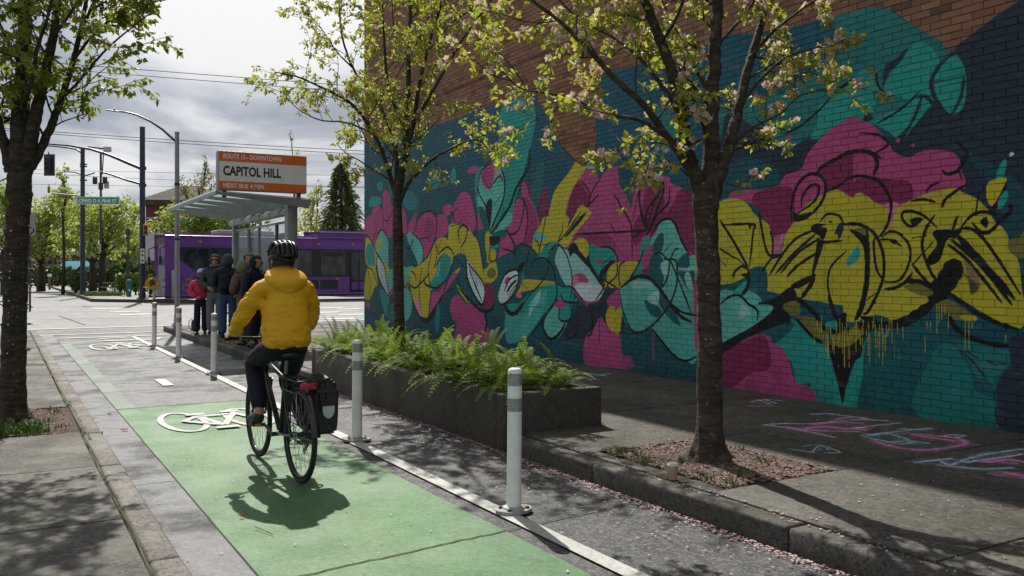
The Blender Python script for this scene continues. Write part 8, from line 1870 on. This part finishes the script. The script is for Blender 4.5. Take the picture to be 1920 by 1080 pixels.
def hedge(name, label, cat, pts, d, mat, dens, leaf, seed, group=None):
    """pts: (px, py_top, py_base, half width px)"""
    r = np.random.default_rng(seed); c0 = at_depth(pts[0][0], 512, d); root = thing(name, label, cat, (c0.x, c0.y, .1), 0, group); B = Vector((c0.x, c0.y, .1)); lv = MB(); k = d / FPX; Rg = Vector((CY, -SY, 0)); Fw = Vector((SY, CY, 0)); st = MB()
    for (px, pt, pb, hw) in pts:
        c = at_depth(px, (pt + pb) / 2, d) - B; rz_ = (pb - pt) / 2 * k; rx = hw * k
        for q in range(5): st.tube([Vector((c.x, c.y, 0)) + Rg * r.normal(0, rx * .3), c + Rg * r.normal(0, rx * .5) + Vector((0, 0, rz_ * .4))], [.03, .01], 4)
        for q in range(int(dens * hw * (pb - pt) / 40)):
            u = Vector(r.normal(0, 1, 3)).normalized() * r.uniform(.6, 1.06); u = Vector((u.x, u.y, max(-.95, min(.95, u.z * 1.15)))); p_ = c + Rg * u.x * rx + Fw * u.y * rx * .8 + Vector((0, 0, u.z * rz_)); a = Vector(r.normal(0, 1, 3)).normalized(); o = a.orthogonal().normalized(); o2 = a.cross(o); s_ = leaf * r.uniform(.6, 1.3)
            lv.poly([p_ + o * s_, p_ + o2 * s_ * .6, p_ - o * s_, p_ - o2 * s_ * .6])
    st.build('stem', M['bark_far'], root); tag(lv.build('foliage', M[mat], root), None, None, None, 'stuff'); return root
hedge('hedge', 'clipped bright green hedge behind the teal litter bin', 'hedge', [(225, 512, 545, 9), (240, 511, 545, 12), (258, 512, 546, 12)], 54, 'leaf_hedge', 30, .11, 70)
hedge('shrub', 'dark rounded shrub behind the foot of the street sign pole', 'shrub', [(142, 505, 546, 11), (152, 500, 546, 10)], 60, 'leaf_dark', 22, .13, 71)
hedge('shrubbery', 'dark shrubs filling the park behind the two park trunks', 'shrub', [(165, 500, 540, 16), (190, 496, 540, 18), (215, 494, 540, 18), (240, 490, 530, 16), (262, 494, 540, 14), (282, 498, 548, 12), (300, 505, 550, 12)], 68, 'leaf_dark', 20, .16, 72)
hedge('shrubbery', 'dark undergrowth at the back of the park left of the sign pole', 'shrub', [(40, 495, 535, 18), (70, 495, 535, 18), (100, 497, 536, 18), (128, 500, 538, 16)], 90, 'leaf_dark', 22, .2, 73)
hedge('shrub', 'leafy bush between the tall navy pole and the nose of the bus', 'shrub', [(282, 515, 556, 8), (292, 520, 556, 6)], 49, 'leaf_hedge', 20, .1, 74)
b = MB(); 
for i in range(900):
    c = at_depth(rng.uniform(160, 228), 540, rng.uniform(51, 56)); blades(b, c.x, c.y, .155, 2, .22, .1, .02)
tag(b.build('park_grass', M['grass']), 'bright grass under the park trees', None, None, 'stuff')
bn = at_depth(213, 533, 57); bnch = thing('park_bench', 'low park bench in the shade under the park trees', 'bench', (bn.x, bn.y, .1), -R(YAW)); 
for z, y in ((.45, 0), (.45, .18), (.75, .34)): b = MB(); b.box(-.9, .9, y, y + .13, z, z + .05); b.build('slat', M['house_trim'], bnch)
for x in (-.8, .8): b = MB(); b.tube([(x, .05, 0), (x, .1, .45), (x, .4, .85)], .03, 6); b.build('leg', M['steel_dark'], bnch, True)

# red house with a shingle roof
hq = at_depth(302, 512, 95); hs_ = thing('house', 'red house with wide eaves and shingle roof above the bus nose', 'house', (hq.x, hq.y, 0), -R(YAW) + .12); k = 95 / FPX
z_e, z_t = (512 - 385) * k + 1.5, (512 - 352) * k + 1.5; w2 = 2.6
MB().box(-1.6, 6.0, 0, 8, 0, z_e).build('wall', M['house_red'], hs_)
b = MB(); b.box(-2.1, 6.5, -.5, 8.5, z_e + .002, z_e + .55, .03); b.build('eaves', M['house_roof'], hs_)
b = MB(); x0, x1, y0, y1, zz_ = -2.2, 6.6, -.6, 8.6, z_e + .552; b.v = [(x0, y0, zz_), (x1, y0, zz_), (x1, y1, zz_), (x0, y1, zz_), (1.2, 3.2, zz_ + 1.9), (3.4, 3.2, zz_ + 1.9), (3.4, 4.8, zz_ + 1.9), (1.2, 4.8, zz_ + 1.9)]
for f in ((0, 1, 5, 4), (1, 2, 6, 5), (2, 3, 7, 6), (3, 0, 4, 7), (4, 5, 6, 7), (3, 2, 1, 0)): b.face(*f)
b.build('roof', M['house_roof'], hs_)
b = MB(); b.box(-1.66, 6.06, -.06, 8.06, z_e - 1.5, z_e - 1.3); b.build('trim', M['house_trim'], hs_)
for x in (-.6, 1.4, 3.4):
    b = MB(); b.box(x - .55, x + .55, -.08, -.001, z_e - 3.6, z_e - 1.9); wf = b.build('window', M['house_trim'], hs_); b = MB(); b.box(x - .45, x + .45, -.1, -.082, z_e - 3.5, z_e - 2.0); b.build('pane', M['bus_glass'], wf)
    for q in range(4): b = MB(); b.box(x - .44, x + .44, -.115, -.101, z_e - 3.4 + q * .36, z_e - 3.3 + q * .36); b.build('slat', M['house_trim'], wf)
# buildings glimpsed beyond the park
hq = at_depth(150, 512, 130); tq = thing('awning', 'long turquoise awning glimpsed under the park trees', 'awning', (hq.x, hq.y, 0), -R(YAW)); k = 130 / FPX
b = MB(); b.v = [(-40 * k, -1, 1.5), (22 * k, -1, 1.5), (22 * k, 1.2, 3.2), (-40 * k, 1.2, 3.2)]; b.v += [(v[0], v[1], v[2] + .1) for v in b.v]
for f in ((3, 2, 1, 0), (4, 5, 6, 7), (0, 1, 5, 4), (1, 2, 6, 5), (2, 3, 7, 6), (3, 0, 4, 7)): b.face(*f)
b.build('canopy', M['turquoise'], tq)
for x in (-38, -10, 20): b = MB(); b.tube([(x * k, -.8, 0), (x * k, -.8, 1.6)], .08, 6); b.build('post', M['steel_dark'], tq)
def block(label, px0, px1, py_top, d, mat, wmat, nx, nz, seed):
    p = at_depth(px0, 512, d); k = d / FPX; t = thing('far_building', label, 'building', (p.x, p.y, 0), -R(YAW)); w_, h = (px1 - px0) * k, (512 - py_top) * k + 1.5
    MB().box(0, w_, 0, 12, 0, h).build('wall', M[mat], t); MB().box(-.3, w_ + .3, -.3, 12.3, h, h + .5).build('cornice', M['house_trim'], t)
    for i in range(nx):
        for j in range(nz):
            x = w_ * (i + .5) / nx; z = 1.2 + (h - 1.6) * (j + .5) / nz; ww, hh = w_ / nx * .3, (h - 1.6) / nz * .32
            f = MB(); f.box(x - ww, x + ww, -.1, -.001, z - hh, z + hh); fo = f.build('window', M['house_trim'], t); g_ = MB(); g_.box(x - ww * .85, x + ww * .85, -.13, -.101, z - hh * .88, z + hh * .88); g_.build('pane', M['bus_glass'], fo)
block('long low dark building behind the park trees', -40, 290, 478, 150, 'house_roof', None, 16, 2, 1)
block('pale blue grey building glimpsed right of the park trees', 246, 300, 458, 140, 'turquoise', None, 4, 3, 2)
block('dark red brick building behind the shelter and the bus', 330, 700, 452, 120, 'house_red', None, 14, 2, 3)
